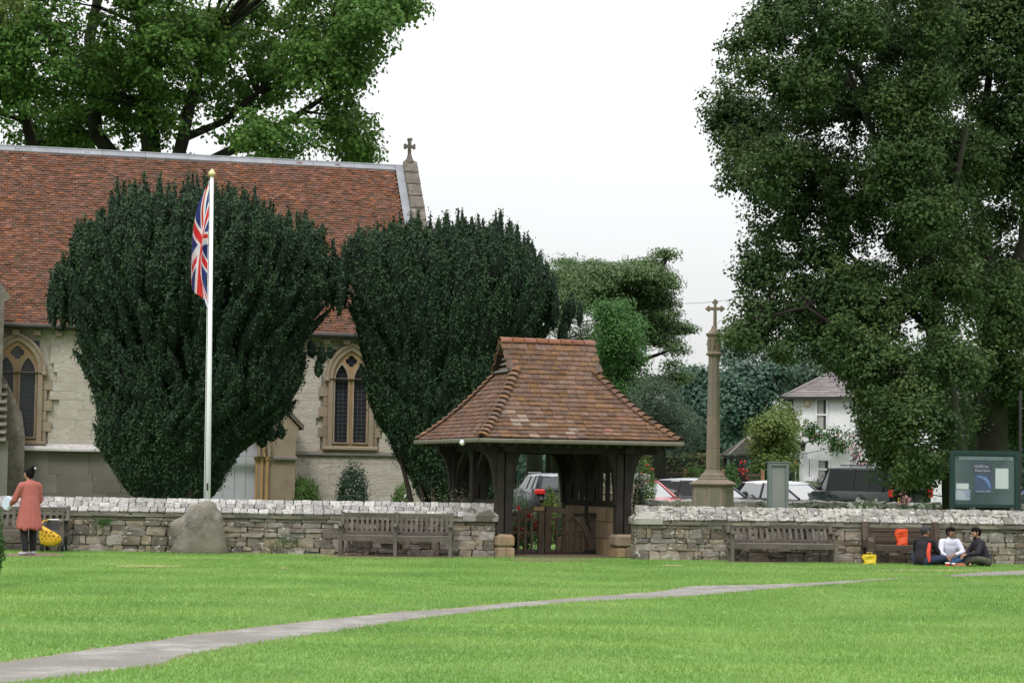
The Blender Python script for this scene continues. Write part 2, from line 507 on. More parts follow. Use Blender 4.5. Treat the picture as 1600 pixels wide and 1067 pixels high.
tag(mb.build('path', M_path), kind='structure')
mb = MB(); ea = []; eb = []
for i in range(NP):
    f = .6 + (uy[i] - 890) / 60; j = mnoise.noise(Vector((qx[i] * .06, 31, 0))); k = mnoise.noise(Vector((qx[i] * .05, 47, 0)))
    ea.append(G(qx[i], uy[i] - f * (.7 + 1.3 * j), .002)); eb.append(G(qx[i], ly[i] + f * (.8 + 1.3 * k) + .6, .002))
mb.add([tuple(p) for p in ea] + [tuple(p) for p in eb], [(i, NP + i, NP + i + 1, i + 1) for i in range(NP - 1)])
tag(mb.build('path_edge', M_soil2), kind='structure')
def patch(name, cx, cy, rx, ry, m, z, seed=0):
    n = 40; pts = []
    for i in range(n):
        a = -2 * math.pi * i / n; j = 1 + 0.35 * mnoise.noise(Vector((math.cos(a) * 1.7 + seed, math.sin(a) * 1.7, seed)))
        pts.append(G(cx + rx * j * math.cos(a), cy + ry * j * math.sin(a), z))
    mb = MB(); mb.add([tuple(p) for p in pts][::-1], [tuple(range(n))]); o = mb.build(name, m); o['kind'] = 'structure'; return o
bare = [('worn_shade_patch', 640, 868.5, 150, 3.2, M_soil), ('worn_shade_patch', 1225, 877.5, 100, 2.2, M_soil), ('worn_shade_patch', 45, 867, 60, 3.0, M_soil),  # worn soil under the benches, spread thick to stand for contact shade
        ('worn_shade_patch', 1420, 879, 85, 2.0, M_soil), ('dry_patch', 235, 884.5, 60, 1.3, M_straw), ('dry_patch', 1050, 883, 22, 1.2, M_straw),
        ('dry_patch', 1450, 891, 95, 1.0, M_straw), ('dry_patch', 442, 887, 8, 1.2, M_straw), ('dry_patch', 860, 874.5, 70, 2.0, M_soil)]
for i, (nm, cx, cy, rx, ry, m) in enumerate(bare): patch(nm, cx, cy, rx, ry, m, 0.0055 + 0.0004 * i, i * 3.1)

# grass blades over the green, thinner where the ground is worn
M_blade = leafmat('grass_blades', [(0.082, 0.178, 0.036), (0.132, 0.252, 0.056), (0.182, 0.318, 0.078), (0.28, 0.372, 0.135)], 0.38, 0.55, 0.55, 0.3)
for _m in (M_blade, M_lawn):      # broad tone changes over the green
    _n, _l = _m.node_tree.nodes, _m.node_tree.links; _p = _n['Principled BSDF']; _src = _p.inputs['Base Color'].links[0].from_socket
    _t = _n.new('ShaderNodeTexCoord'); _mp = _n.new('ShaderNodeMapping'); _mp.inputs['Scale'].default_value = (.22, .8, 1.0); _l.new(_t.outputs['Object'], _mp.inputs['Vector'])
    _q = _n.new('ShaderNodeTexNoise'); _q.inputs['Scale'].default_value = 1.0; _q.inputs['Detail'].default_value = 5; _q.inputs['Roughness'].default_value = .6; _l.new(_mp.outputs[0], _q.inputs['Vector'])
    _hs = _n.new('ShaderNodeHueSaturation'); _v = _n.new('ShaderNodeMapRange'); _v.inputs['From Min'].default_value = .3; _v.inputs['From Max'].default_value = .7; _v.inputs['To Min'].default_value = .84; _v.inputs['To Max'].default_value = 1.32
    _h = _n.new('ShaderNodeMapRange'); _h.inputs['From Min'].default_value = .3; _h.inputs['From Max'].default_value = .7; _h.inputs['To Min'].default_value = .515; _h.inputs['To Max'].default_value = .482
    _l.new(_q.outputs[0], _v.inputs['Value']); _l.new(_q.outputs[0], _h.inputs['Value']); _l.new(_v.outputs[0], _hs.inputs['Value']); _l.new(_h.outputs[0], _hs.inputs['Hue']); _l.new(_src, _hs.inputs['Color'])
    _l.new(_hs.outputs[0], _p.inputs['Base Color'])
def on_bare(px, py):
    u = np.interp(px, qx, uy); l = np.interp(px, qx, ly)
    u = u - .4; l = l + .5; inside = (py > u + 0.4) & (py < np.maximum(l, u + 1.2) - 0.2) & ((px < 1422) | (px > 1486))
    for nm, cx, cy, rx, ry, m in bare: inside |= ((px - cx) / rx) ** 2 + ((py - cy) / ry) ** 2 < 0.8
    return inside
CMn = np.array(CM)
def project(p):
    q = (p - np.array(EYE)) @ CMn
    return 800 + FPX * q[:, 0] / -q[:, 2], 533.5 - FPX * q[:, 1] / -q[:, 2]
nb_ = 430000
yy = 14.5 + (39.35 - 14.5) * rng.uniform(0, 1, nb_) ** 0.9
xx = rng.uniform(-1, 1, nb_) * (yy * .265 + 1.9)
P = np.stack([xx, yy, np.zeros(nb_)], 1)
ppx, ppy = project(P)
k = ~on_bare(ppx, ppy); P = P[k]
n = len(P); h = rng.uniform(0.018, 0.042, n) * (1 + 0.5 * (rng.uniform(0, 1, n) > 0.985))
a = rng.uniform(0, 2 * np.pi, n); w = rng.uniform(0.004, 0.008, n)
lean = rng.normal(size=(n, 2)) * 0.016
v = np.empty((n, 3, 3))
v[:, 0] = P + np.stack([np.cos(a) * w, np.sin(a) * w, 0 * a], 1)
v[:, 1] = P - np.stack([np.cos(a) * w, np.sin(a) * w, 0 * a], 1)
v[:, 2] = P + np.stack([lean[:, 0], lean[:, 1], h], 1)
tag(npmesh('grass', v.reshape(-1, 3), 3, M_blade), 'short mown grass covering the village green', 'grass', kind='stuff')

# ================================================================== STONE WALLS
M_mortar = mat('wall_mortar', (0.10, 0.085, 0.065), 0.95, 0.25, 8.0, 0.8, 30.0)
M_rubble = mat('rubble_stone', (0.215, 0.183, 0.15), 0.92, 0.30, 2.0, 0.9, 9.0, rnd=0.5, col2=(0.16, 0.125, 0.095),
               spots=[((0.44, 0.42, 0.39), 0.60, 2.6), ((0.06, 0.055, 0.045), 0.64, 2.2)])
M_slab = mat('slab_course_stone', (0.15, 0.135, 0.105), 0.92, 0.25, 6.0, 0.8, 25.0, rnd=0.3, spots=[((0.42, 0.41, 0.38), 0.62, 11.0)])
M_coping = mat('coping_lichen_pale', (0.285, 0.275, 0.265), 0.85, 0.3, 3.0, 0.9, 9.0, rnd=0.36, spots=[((0.13, 0.11, 0.09), 0.57, 3.2), ((0.08, 0.075, 0.06), 0.62, 1.6)])
M_coping2 = mat('coping_lichen_grey', (0.235, 0.225, 0.205), 0.85, 0.25, 2.5, 0.9, 9.0, rnd=0.3, spots=[((0.085, 0.08, 0.065), 0.54, 2.6), ((0.44, 0.435, 0.42), 0.58, 2.2)])
M_tan = mat('golden_sandstone', (0.29, 0.20, 0.115), 0.88, 0.16, 4.0, 0.6, 30.0, rnd=0.14, col2=(0.22, 0.165, 0.11))
_stones = {}
def stone_meshes(m, key, n=14, jit=0.07, bev=.09):
    if key not in _stones:
        L = []
        for i in range(n):
            mb = MB(); mb.box((0, 0, 0), (1, 1, 1), None, bev, jit); L.append(mb.mesh(key, m))
        _stones[key] = L
    return _stones[key]
def wall_stones(root, x0, x1, z0, z1, yface, hs, ws, name, m, key, proud=0.035, limit=300, gap=0.004, depth=0.16, axis='x', skip=None):
    """courses of separate stones on a face; local coordinates of root (front looks to -y); axis 'y' = a face looking to -x or +x"""
    ms = stone_meshes(m, key); z = z0; cnt = 0; r0 = 0
    while z < z1 - 0.03:
        h = min(random.uniform(*hs), z1 - z)
        if z1 - z - h < hs[0] * 0.6: h = z1 - z
        x = x0 - random.uniform(0, ws[0])
        while x < x1 - 0.02:
            w_ = random.uniform(*ws); a_ = max(x, x0); b_ = min(x + w_, x1)
            if x1 - b_ < ws[0] * 0.4: b_ = x1
            x = b_ if b_ >= x1 else x + w_
            if b_ - a_ < 0.04: continue
            split = h > hs[0] * 1.35 and random.random() < 0.3
            for zz, hh in ([(z, h)] if not split else [(z, h * .5), (z + h * .5, h * .5)]):
                if skip and skip((a_ + b_) / 2, zz + hh / 2): continue
                if cnt >= limit: return cnt
                pr = random.uniform(0.2, 1) * proud
                sz = (b_ - a_ - gap, depth, hh - gap)
                if axis == 'x': loc = ((a_ + b_) / 2, yface + depth / 2 - pr, zz + hh / 2)
                else: loc = (yface + (depth / 2 - pr) * (1 if axis == 'y' else -1), (a_ + b_) / 2, zz + hh / 2); sz = (depth, b_ - a_ - gap, hh - gap)
                link_mesh(name, random.choice(ms), root, loc, (0, random.uniform(-.02, .02), 0), sz); cnt += 1
        z += h
    return cnt
LW0, LW1 = X(-130, 39.7), X(773, 39.7)
YF = 39.6
TOPZ, SLABZ, CAPZ = 0.99, 0.60, 0.74
def front_wall(name, label, x0, x1, yf, coping_m, ckey, tile_w, tile_rows, pier, mslab=M_slab):
    t = thing(name, (x0, yf, 0), label, 'stone wall')
    L = x1 - x0; th = 0.50
    mb = MB(); mb.box((L / 2, th / 2 + .03, 0.34), (L - .06, th - .06, 0.76)); mb.prism([(0, 0)] * 0 or [(0.03, .68), (L - .03, .68), (L - .03, .72), (.03, .72)], 0.03, th)
    # ridge-backed top, under the coping
    mb.add([(0.03, 0.0, CAPZ - .02), (L - .03, 0.0, CAPZ - .02), (L - .03, th, CAPZ - .02), (.03, th, CAPZ - .02), (.03, th / 2, TOPZ - .05), (L - .03, th / 2, TOPZ - .05)],
           [(0, 1, 5, 4), (2, 3, 4, 5), (0, 4, 3), (1, 2, 5), (0, 3, 2, 1)])
    mb.build('wall_core', M_mortar, t, local=True)
    wall_stones(t, 0, L, -0.02, SLABZ, 0.0, (0.08, 0.21), (0.10, 0.42), 'stone', M_rubble, 'rubble_stone', 0.05, 300)
    wall_stones(t, 0, L, SLABZ, 0.668, -0.015, (0.06, 0.07), (0.25, 0.55), 'slab', mslab, 'slab_stone', 0.035, 60)
    wall_stones(t, 0, L, 0.668, CAPZ, -0.045, (0.07, 0.08), (0.3, 0.7), 'slab', mslab, 'slab_stone', 0.035, 60)
    # coping stones on the front slope, then plain ones behind
    ms = stone_meshes(coping_m, ckey, 8, 0.045)
    A = Vector((0, -0.055, CAPZ)); B = Vector((0, th / 2, TOPZ)); sl = (B - A); ln = sl.length; sl.normalize(); ang = math.atan2(sl.z, sl.y)
    rows = tile_rows
    for side in (0, 1):
        for r_ in range(rows):
            x = -random.uniform(0, tile_w)
            while x < L - .01:
                w_ = tile_w * random.uniform(0.7, 1.35); a_ = max(0, x); b_ = min(L, x + w_); x += w_
                if b_ - a_ < .04: continue
                s = (r_ + .5) / rows * ln; c = A + sl * s + Vector((0, 0, 0.012 + random.uniform(0, .012)))
                y = c.y if side == 0 else th - c.y
                ra = (ang + random.uniform(-.05, .05)) * (1 if side == 0 else -1)
                if side == 1 and (r_ > 0 or tile_rows > 2): 
                    continue
                hh = ln / rows * 1.06 if side == 0 else ln
                if side == 1: y = th / 2 + (th / 2 + .03) / 2; c = Vector((0, 0, (CAPZ + TOPZ) / 2))
                link_mesh('coping_stone', random.choice(ms), t, ((a_ + b_) / 2, y, c.z), (ra, random.uniform(-.02, .02), random.uniform(-.05, .05)), (b_ - a_ - .01, hh, .055))
    if tile_rows > 2:
        mb = MB(); mb.add([(0, th / 2, TOPZ + .01), (L, th / 2, TOPZ + .01), (L, th + .04, CAPZ), (0, th + .04, CAPZ)], [(0, 1, 2, 3)]); mb.build('coping_back', coping_m, t, local=True)
    if pier is not None:   # finished end beside the gate with a dressed cap
        px0, px1 = pier
        mb = MB()
        c0, c1 = px0, px1; y0, y1 = -.10, th + .08
        sgn = 1 if px1 > L / 2 else -1
        if sgn > 0: top = [(c0, th / 2, TOPZ + .03), (c1 - .26, th / 2, TOPZ + .03)]
        else: top = [(c0 + .26, th / 2, TOPZ + .03), (c1, th / 2, TOPZ + .03)]
        mb.add([(c0, y0, CAPZ - .06), (c1, y0, CAPZ - .06), (c1, y1, CAPZ - .06), (c0, y1, CAPZ - .06),
                (c0, y0, CAPZ + .05), (c1, y0, CAPZ + .05), (c1, y1, CAPZ + .05), (c0, y1, CAPZ + .05), top[0], top[1]],
               [(0, 1, 5, 4), (1, 2, 6, 5), (2, 3, 7, 6), (3, 0, 4, 7), (4, 5, 9, 8), (6, 7, 8, 9), (5, 6, 9), (7, 4, 8), (3, 2, 1, 0)])
        mb.build('cap_stone', M_coping2, t, local=True)
        face = L if sgn > 0 else 0
        wall_stones(t, 0.02, th, -.02, CAPZ - .06, face - (0 if sgn > 0 else 0), (0.10, 0.19), (0.13, 0.40), 'end_stone', M_rubble, 'rubble_stone', 0.03, 60, axis='x' if False else ('-y' if sgn > 0 else 'y'))
    return t
LL = LW1 - LW0
lw = front_wall('boundary_wall', 'long rubble stone wall with pale lichened coping, left of the lychgate', LW0, LW1, YF, M_coping, 'coping_stone_pale', 0.17, 3, (LL - .62, LL + .06))
RW0, RW1 = X(993, 39.3), X(1850, 39.3)
rw = front_wall('boundary_wall', 'rubble stone wall with patchy grey lichened coping, right of the lychgate', RW0, RW1, 39.22, M_coping2, 'coping_stone_grey', 0.24, 2, (-.06, .5))
rw.rotation_euler.z = math.atan2(.70, 7.9)

# standing stone before the left wall
M_boulder = mat('boulder_stone', (0.165, 0.15, 0.132), 0.95, 0.34, 6.0, 1.0, 30.0, col2=(0.165, 0.15, 0.12), spots=[((0.10, 0.12, 0.09), 0.64, 9.0), ((0.40, 0.38, 0.32), 0.68, 26.0)], bdist=.02)
def boulder():
    Yb = 39.15; out = [(266, 864), (270, 845), (266, 826), (264, 818), (283, 807), (297, 793), (312, 784), (322, 782), (331, 785), (338, 795), (346, 806), (349, 822), (352, 845), (353, 864)]
    pts = [W(x, y, Yb) for x, y in out]; n = len(pts)
    t = thing('standing_stone', (W(308, 862, Yb).x, Yb, 0), 'rough grey peaked boulder standing against the wall below the flagpole', 'boulder')
    bm = bmesh.new(); rings = []
    cx = sum(p.x for p in pts) / n; cz = 0.32
    for dy, s in ((-.27, .55), (-.20, .86), (-.05, 1.0), (.12, .97), (.22, .8), (.26, .5)):
        rings.append([bm.verts.new((cx + (p.x - cx) * s + (0.02 if dy < 0 else -.02), dy, max(-.03, (cz + (p.z - cz) * (s if p.z > cz else 1)) if p.z > 0.02 else -.03))) for p in pts])
    for a_, b_ in zip(rings, rings[1:]):
        for i in range(n): bm.faces.new((a_[i], a_[(i + 1) % n], b_[(i + 1) % n], b_[i]))
    bm.faces.new(rings[0][::-1]); bm.faces.new(rings[-1])
    bmesh.ops.recalc_face_normals(bm, faces=bm.faces)
    bmesh.ops.triangulate(bm, faces=[f for f in bm.faces if len(f.verts) > 4])
    bmesh.ops.subdivide_edges(bm, edges=bm.edges, cuts=2, use_grid_fill=True, smooth=0.3)
    for v in bm.verts:
        v.co += v.normal * (mnoise.noise(v.co * 4) * 0.035 + mnoise.noise(v.co * 11) * 0.012)
    for v in bm.verts: v.co.x -= W(308, 862, Yb).x
    me = bpy.data.meshes.new('rock'); bm.to_mesh(me); bm.free(); me.materials.append(M_boulder)
    me.polygons.foreach_set('use_smooth', [True] * len(me.polygons))
    link_mesh('rock', me, t)
boulder()

# ================================================================== CHURCH
M_wallpaint = mat('limewashed_stone', (0.45, 0.41, 0.36), 0.9, 0.12, 3.0, 1.0, 9.0, rnd=0.04, col2=(0.40, 0.36, 0.31), spots=((0.33, 0.30, 0.24), 0.70, 6.0), bdist=.02)
M_cmort = mat('church_mortar', (0.43, 0.39, 0.34), 0.95, 0.15, 6.0, 0.6, 30.0)
M_ashlar = mat('grey_ashlar', (0.18, 0.162, 0.15), 0.9, 0.14, 1.6, 0.5, 20.0, rnd=0.10, col2=(0.14, 0.13, 0.118))
M_dress = mat('brown_dressed_stone', (0.26, 0.20, 0.15), 0.88, 0.16, 3.0, 0.5, 30.0, rnd=0.08, col2=(0.28, 0.225, 0.165))
M_dress_o = mat('orange_dressed_stone', (0.34, 0.215, 0.105), 0.85, 0.12, 3.0, 0.4, 30.0, col2=(0.27, 0.19, 0.11))
M_glass_d = mat('dark_leaded_glass', (0.022, 0.024, 0.032), 0.25, 0.3, 8.0, 0.15, 20.0, spec=0.5)
M_lead = mat('lead_grey', (0.20, 0.21, 0.23), 0.6, 0.12, 2.0, 0.2, 10.0, rnd=0.08)
M_leadbar = plain('lead_bar', (0.07, 0.07, 0.085), 0.6)
M_gable = mat('weathered_gable_stone', (0.125, 0.108, 0.09), 0.95, 0.25, 5.0, 1.0, 20.0, rnd=0.15, spots=[((0.42, 0.40, 0.36), 0.66, 9.0)])
Dr = 62.0
RR = W(622, 262, Dr); Hr = RR.z
lo, hi = 50.0, 62.0
for _ in range(40):
    m_ = (lo + hi) / 2
    if W(0, 230.5, m_).z > Hr: hi = m_
    else: lo = m_
RL = W(0, 230.5, lo)
cdir = Vector((RR.x - RL.x, RR.y - RL.y, 0)).normalized()     # along the church, to the right
cnor = Vector((cdir.y, -cdir.x, 0))                           # towards the viewer
CH = Matrix(((cdir.x, -cnor.x, 0, RR.x), (cdir.y, -cnor.y, 0, RR.y), (0, 0, 1, 0), (0, 0, 0, 1)))   # local: x along, y away, origin under ridge end
CHi = CH.inverted()
HS = 4.5
def onwall(px, py, off=0.0):
    """church-local (u, z) of the pixel on the wall plane y = -HS - off"""
    d = ray(px, py); o = CHi @ EYE; dl = CHi.to_3x3() @ d
    t_ = (-HS - off - o.y) / dl.y; p = o + dl * t_
    return p.x, p.z
EZ = onwall(60, 489, 0.25)[1]
church = thing('church', (CH @ Vector((-6, -HS, 0))), 'long pale stone church with steep red tiled roof behind the yews', 'church')
XL = onwall(-60, 500)[0]; XR = 0.15
def cb(mb, name, m, **k): return mb.build(name, m, church, M=CH, **k)
STR = 2.06    # string course height
mb = MB(); mb.box(((XL + XR) / 2, 0, EZ / 2), (XR - XL, 2 * HS - .12, EZ)); cb(mb, 'wall', M_cmort)
# gable end wall with raised parapet
mb = MB(); 
mb.add([(XR, -HS, 0), (XR, HS, 0), (XR, HS, EZ), (XR, 0, Hr + .12), (XR, -HS, EZ), (XR + .34, -HS, 0), (XR + .34, HS, 0), (XR + .34, HS, EZ), (XR + .34, 0, Hr + .12), (XR + .34, -HS, EZ)],
       [(4, 3, 2, 1, 0), (5, 6, 7, 8, 9), (0, 5, 9, 4), (4, 9, 8, 3), (3, 8, 7, 2), (2, 7, 6, 1)])
cb(mb, 'gable_wall', M_gable)
slope = math.atan2(Hr - EZ, HS)
ncop = 13
for i in range(ncop):
    s = (i + .5) / ncop; mbx = MB()
    mbx.box((XR + .21, -HS * (1 - s), EZ + (Hr + .12 - EZ) * s + .07), (.42, (HS / math.cos(slope)) / ncop - .015, .13), Euler((slope, 0, 0)).to_matrix(), .02, .008)
    cb(mbx, 'coping_stone', M_gable)
mbx = MB(); mbx.box((XR - .13, -HS / 2, (EZ + Hr) / 2 + .10), (.24, HS / math.cos(slope) - .15, .02), Euler((slope, 0, 0)).to_matrix()); cb(mbx, 'lead_flashing', M_lead)
# cross finial
mbx = MB(); zc = Hr + .1
mbx.lathe((XR + .2, 0, zc), [(.17, 0), (.16, .1), (.09, .2), (.065, .30)], 8)
mbx.box((XR + .2, 0, zc + .52), (.10, .11, .52), None, .02, .01)
mbx.box((XR + .2, 0, zc + .56), (.28, .115, .10), None, .02, .01); mbx.box((XR + .2, 0, zc + .78), (.16, .12, .09), None, .02, .01)
mbx.box((XR + .06, 0, zc + .56), (.08, .125, .17), None, .02, .01); mbx.box((XR + .34, 0, zc + .56), (.08, .125, .17), None, .02, .01)
cb(mbx, 'cross_finial', M_gable)
# roof: thousands of plain tiles, each real
M_tile = mat('church_roof_tile', (0.138, 0.052, 0.027), 0.85, 0.42, 1.6, 0.4, 30.0, rnd=0.20, island=True, col2=(0.088, 0.044, 0.026),
             spots=[((0.27, 0.19, 0.15), 0.68, 1.3), ((0.060, 0.040, 0.024), 0.585, .8)])
M_under = plain('roof_underlay', (0.03, 0.02, 0.017), 0.9)
sl = Vector((0, math.cos(slope), math.sin(slope))); nr = Vector((0, -math.sin(slope), math.cos(slope)))
for sd in (-1, 1):
    mbx = MB(); y0 = -HS - .3
    zb = EZ - .3 * math.tan(slope)
    mbx.add([(XL, sd * -y0 * 1, zb), (XR, sd * -y0, zb), (XR, 0, Hr - .06), (XL, 0, Hr - .06)], [(0, 1, 2, 3)])
    cb(mbx, 'roof_slope', M_under)
gauge, tw = 0.098, 0.165
nrow = int((HS + .3) / math.cos(slope) / gauge)
XRr = XR - .25
vs = []
for r_ in range(nrow):
    n = int((XRr - XL) / tw) + 1
    x = XL + (r_ % 2) * tw / 2 + np.arange(n) * tw + rng.normal(size=n) * .004
    x = x[x < XRr - tw * .4]; n = len(x)
    s0 = r_ * gauge
    tl = rng.normal(size=n) * .004; lift = rng.uniform(0.024, 0.044, n); lift[rng.uniform(size=n) > .97] += .012
    sag = 0.02 * np.sin(x * 0.7 + r_ * .05) 
    def pt(dx, s, up):
        y = (-HS - .3) + (s0 + s) * sl.y + up * nr.y; z = zb + .03 + (s0 + s) * sl.z + up * nr.z
        return np.stack([x + dx, y * np.ones(n), z * np.ones(n)], 1)
    a0 = pt(.003, 0 + tl, lift + sag * .4); a1 = pt(tw - .003, 0 + tl * .3, lift + sag * .4); a2 = pt(tw - .003, gauge * 1.25, .012 + sag * .4); a3 = pt(.003, gauge * 1.25, .012 + sag * .4)
    b0 = pt(.003, 0 + tl, lift - .016 + sag * .4); b1 = pt(tw - .003, 0 + tl * .3, lift - .016 + sag * .4)
    q = np.stack([a0, a1, a2, a3], 1); e = np.stack([b0, b1, a1, a0], 1)
    vs.append((q, e))
# join top and front edge of a tile into one loose piece
me = bpy.data.meshes.new('roof_tiles')
allv = []; allf = []; b = 0
for q, e in vs:
    n = len(q)
    vv = np.concatenate([q, e[:, :2]], 1)      # 6 verts: a0 a1 a2 a3 b0 b1
    allv.append(vv.reshape(-1, 3)); base_i = b + np.arange(n)[:, None] * 6
    allf.append(np.concatenate([base_i + np.array([[0, 1, 2, 3]]), base_i + np.array([[4, 5, 1, 0]])], 1).reshape(-1, 4)); b += n * 6
V = np.concatenate(allv); F = np.concatenate(allf)
CHn = np.array(CH)
V = V @ CHn[:3, :3].T + CHn[:3, 3]
V -= np.array(wpos(church))
me.from_pydata(V.tolist(), [], F.tolist()); me.materials.append(M_tile); me.update()
o = link_mesh('roof_tiles', me, church); o['kind'] = 'stuff'
# lead roll ridge in lengths
x = XL; 
while x < XRr + .2:
    x2 = min(x + 1.25, XRr + .3); mbx = MB()
    for sd in (-1, 1): mbx.add([(x, sd * .02, Hr + .05), (x2 - .01, sd * .02, Hr + .05), (x2 - .01, sd * .19, Hr - .10), (x, sd * .19, Hr - .10), (x, sd * .015, Hr + .01), (x2 - .01, sd * .015, Hr + .01), (x2 - .01, sd * .17, Hr - .15), (x, sd * .17, Hr - .15)],
            [(0, 1, 2, 3), (3, 2, 6, 7), (7, 6, 5, 4), (0, 3, 7, 4), (1, 5, 6, 2)])
    mbx.tube([(x, 0, Hr + .05), (x2 - .01, 0, Hr + .05)], .038, 8)
    cb(mbx, 'ridge_lead', M_lead); x = x2
# eaves: gutter and stone corbels
mbx = MB(); mbx.tube([(XL, -HS - .36, zb - .02), (XR, -HS - .36, zb - .02)], .07, 8); cb(mbx, 'gutter', plain('gutter_dark', (0.03, 0.028, 0.025), .6))
mbx = MB(); mbx.box(((XL + XR) / 2, -HS - .10, zb - .02), (XR - XL, .26, .10)); cb(mbx, 'eaves_course', M_dress)
u = XL + .3
while u < XR:
    mbx = MB(); mbx.box((u, -HS - .12, zb - .18), (.20, .24, .17), None, .02); cb(mbx, 'corbel', M_dress); u += .56
# string course
mbx = MB(); mbx.box(((XL + XR) / 2, -HS - .05, STR), (XR - XL, .16, .10), None, .03); cb(mbx, 'string_course', M_ashlar)

def arch(cx, zs, a, zt, zb_, n=9):
    """pointed arch outline: half width a, springing zs, apex zt, bottom zb_"""
    h = zt - zs; r = (a * a + h * h) / (2 * a)
    pts = [(cx - a, zb_), (cx + a, zb_)]
    c1 = cx + a - r                       # centre of the right arc
    th1 = math.atan2(h, cx - c1)
    for i in range(n + 1):
        th_ = th1 * i / n; pts.append((c1 + r * math.cos(th_), zs + r * math.sin(th_)))
    c2 = cx - a + r
    for i in range(1, n + 1):
        th_ = th1 * (1 - i / n); pts.append((c2 - r * math.cos(th_), zs + r * math.sin(th_)))
    return pts
def quatre(cx, cz, r):
    pts = []
    for i in range(32):
        a = 2 * math.pi * i / 32; rr = r * (0.72 + 0.30 * abs(math.cos(2 * a)) ** 0.6); pts.append((cx + rr * math.cos(a), cz + rr * math.sin(a)))
    return pts
WINS = []
def church_window(pxc, py_apex, py_sill, hw, label=None):
    u, zt = onwall(pxc, py_apex); zsill = onwall(pxc, py_sill)[1]; zsp = zt - hw * 1.42
    WINS.append((u, hw + .30, zsill - .25, zt + .25))
    lw_ = hw * 0.345; lc = hw * 0.50
    yw = -HS
    w_ = MB(); w_.box((u, yw + .06, (zt + zsill) / 2), (2 * hw, .03, zt - zsill)); win = cb(w_, 'window', M_glass_d)
    def sub(mbx, name, m): 
        o = mbx.build(name, m, church, M=CH); o.parent = win; o.location = win.location * 0; return o
    # tracery plate
    pl2 = plate([arch(u, zsp, hw, zt, zsill), arch(u - lc, zsp - .12, lw_, zsp + .34, zsill + .14), arch(u + lc, zsp - .12, lw_, zsp + .34, zsill + .14), quatre(u, zsp + hw * 0.82, hw * .30)], .10)
    pl2.v = [(a, b + yw - .01, c) for a, b, c in pl2.v]; sub(pl2, 'tracery', M_dress_o)
    # inner mullion roll and lancet edges
    for cc in (-lc, lc):
        pl3 = plate([arch(u + cc, zsp - .12, lw_ + .045, zsp + .40, zsill + .10), arch(u + cc, zsp - .12, lw_, zsp + .34, zsill + .14)], .06)
        pl3.v = [(a, b + yw - .065, c) for a, b, c in pl3.v]; sub(pl3, 'lancet_moulding', M_dress)
        bars = MB(); z = zsill + .2
        while z < zsp + .2:
            bars.box((u + cc, yw + .035, z), (2 * lw_ * (0.98 if z < zsp - .1 else .6), .02, .014)); z += .115
        bars.box((u + cc - lw_ * .33, yw + .037, (zsill + zsp) / 2), (.012, .02, zsp - zsill - .2)); bars.box((u + cc + lw_ * .33, yw + .037, (zsill + zsp) / 2), (.012, .02, zsp - zsill - .2))
        sub(bars, 'leading', M_leadbar)
    fr = plate([arch(u, zsp, hw + .11, zt + .11, zsill), arch(u, zsp, hw - .02, zt - .03, zsill + .02)], .16)
    fr.v = [(a, b + yw - .05, c) for a, b, c in fr.v]; sub(fr, 'surround', M_dress)
    hd = plate([arch(u, zsp, hw + .18, zt + .19, zsp - .05), arch(u, zsp, hw + .11, zt + .11, zsp - .06)], .16)
    hd.v = [(a, b + yw - .09, c) for a, b, c in hd.v]; sub(hd, 'hood_mould', M_dress)
    for s_ in (-1, 1):
        m2 = MB(); m2.lathe((u + s_ * (hw + .15), yw - .12, zsp - .16), [(.03, 0), (.08, .04), (.08, .1), (.04, .14)], 8); sub(m2, 'label_stop', M_dress)
        z = zsill; k_ = 0
        while z < zsp - .2:
            m2 = MB(); ww = .26 if k_ % 2 else .12; m2.box((u + s_ * (hw + .11 + ww / 2), yw - .012, z + .14), (ww, .08, .27), None, .006); sub(m2, 'quoin', M_dress); z += .28; k_ += 1
    m2 = MB(); m2.box((u, yw - .06, zsill - .03), (2 * hw + .5, .24, .10), None, .02); m2.box((u, yw - .03, zsill - .17), (2 * hw + .75, .1, .20), None, .01); sub(m2, 'sill', M_dress)
church_window(549, 547, 699, .53)
church_window(28, 531, 690, .57)
# hidden piece of wall between needs only its stones; windows skip
def skipwin(u, z): return any(abs(u - a) < b and c < z < d for a, b, c, d in WINS)
uA, uB = XL, onwall(215, 600)[0]; uC, uD = onwall(395, 600)[0], onwall(680, 600)[0]
def church_blocks(u0, u1, z0, z1, hs, ws, m, key, limit, name='stone', proud=.006, off=0.0):
    ms = stone_meshes(m, key, 8, 0.012, .022); z = z0; c_ = 0
    while z < z1 - .05:
        h = random.uniform(*hs); h = z1 - z if z1 - z - h < hs[0] * .6 else h
        x = u0 - random.uniform(0, ws[0])
        while x < u1:
            w_ = random.uniform(*ws); a_ = max(x, u0); b_ = min(x + w_, u1); x += w_
            if b_ - a_ < .08 or skipwin((a_ + b_) / 2, z + h / 2): continue
            for (wu, wb, wz0, wz1) in WINS:
                if wz0 < z + h / 2 < wz1:
                    if a_ < wu - wb < b_: b_ = wu - wb
                    if a_ < wu + wb < b_: a_ = wu + wb
            if b_ - a_ < .08: continue
            p = CH @ Vector(((a_ + b_) / 2, -HS - off + .05 - random.uniform(0, proud), z + h / 2)) - wpos(church)
            link_mesh(name, random.choice(ms), church, p, (0, 0, math.atan2(cdir.y, cdir.x)), (b_ - a_ - .001, .16, h - .001)); c_ += 1
            if c_ >= limit: return
        z += h
church_blocks(uA, uB, STR + .06, zb - .08, (.20, .28), (.35, .75), M_wallpaint, 'church_block', 150)
church_blocks(uC, uD, STR + .06, zb - .6, (.20, .28), (.35, .75), M_wallpaint, 'church_block', 150)
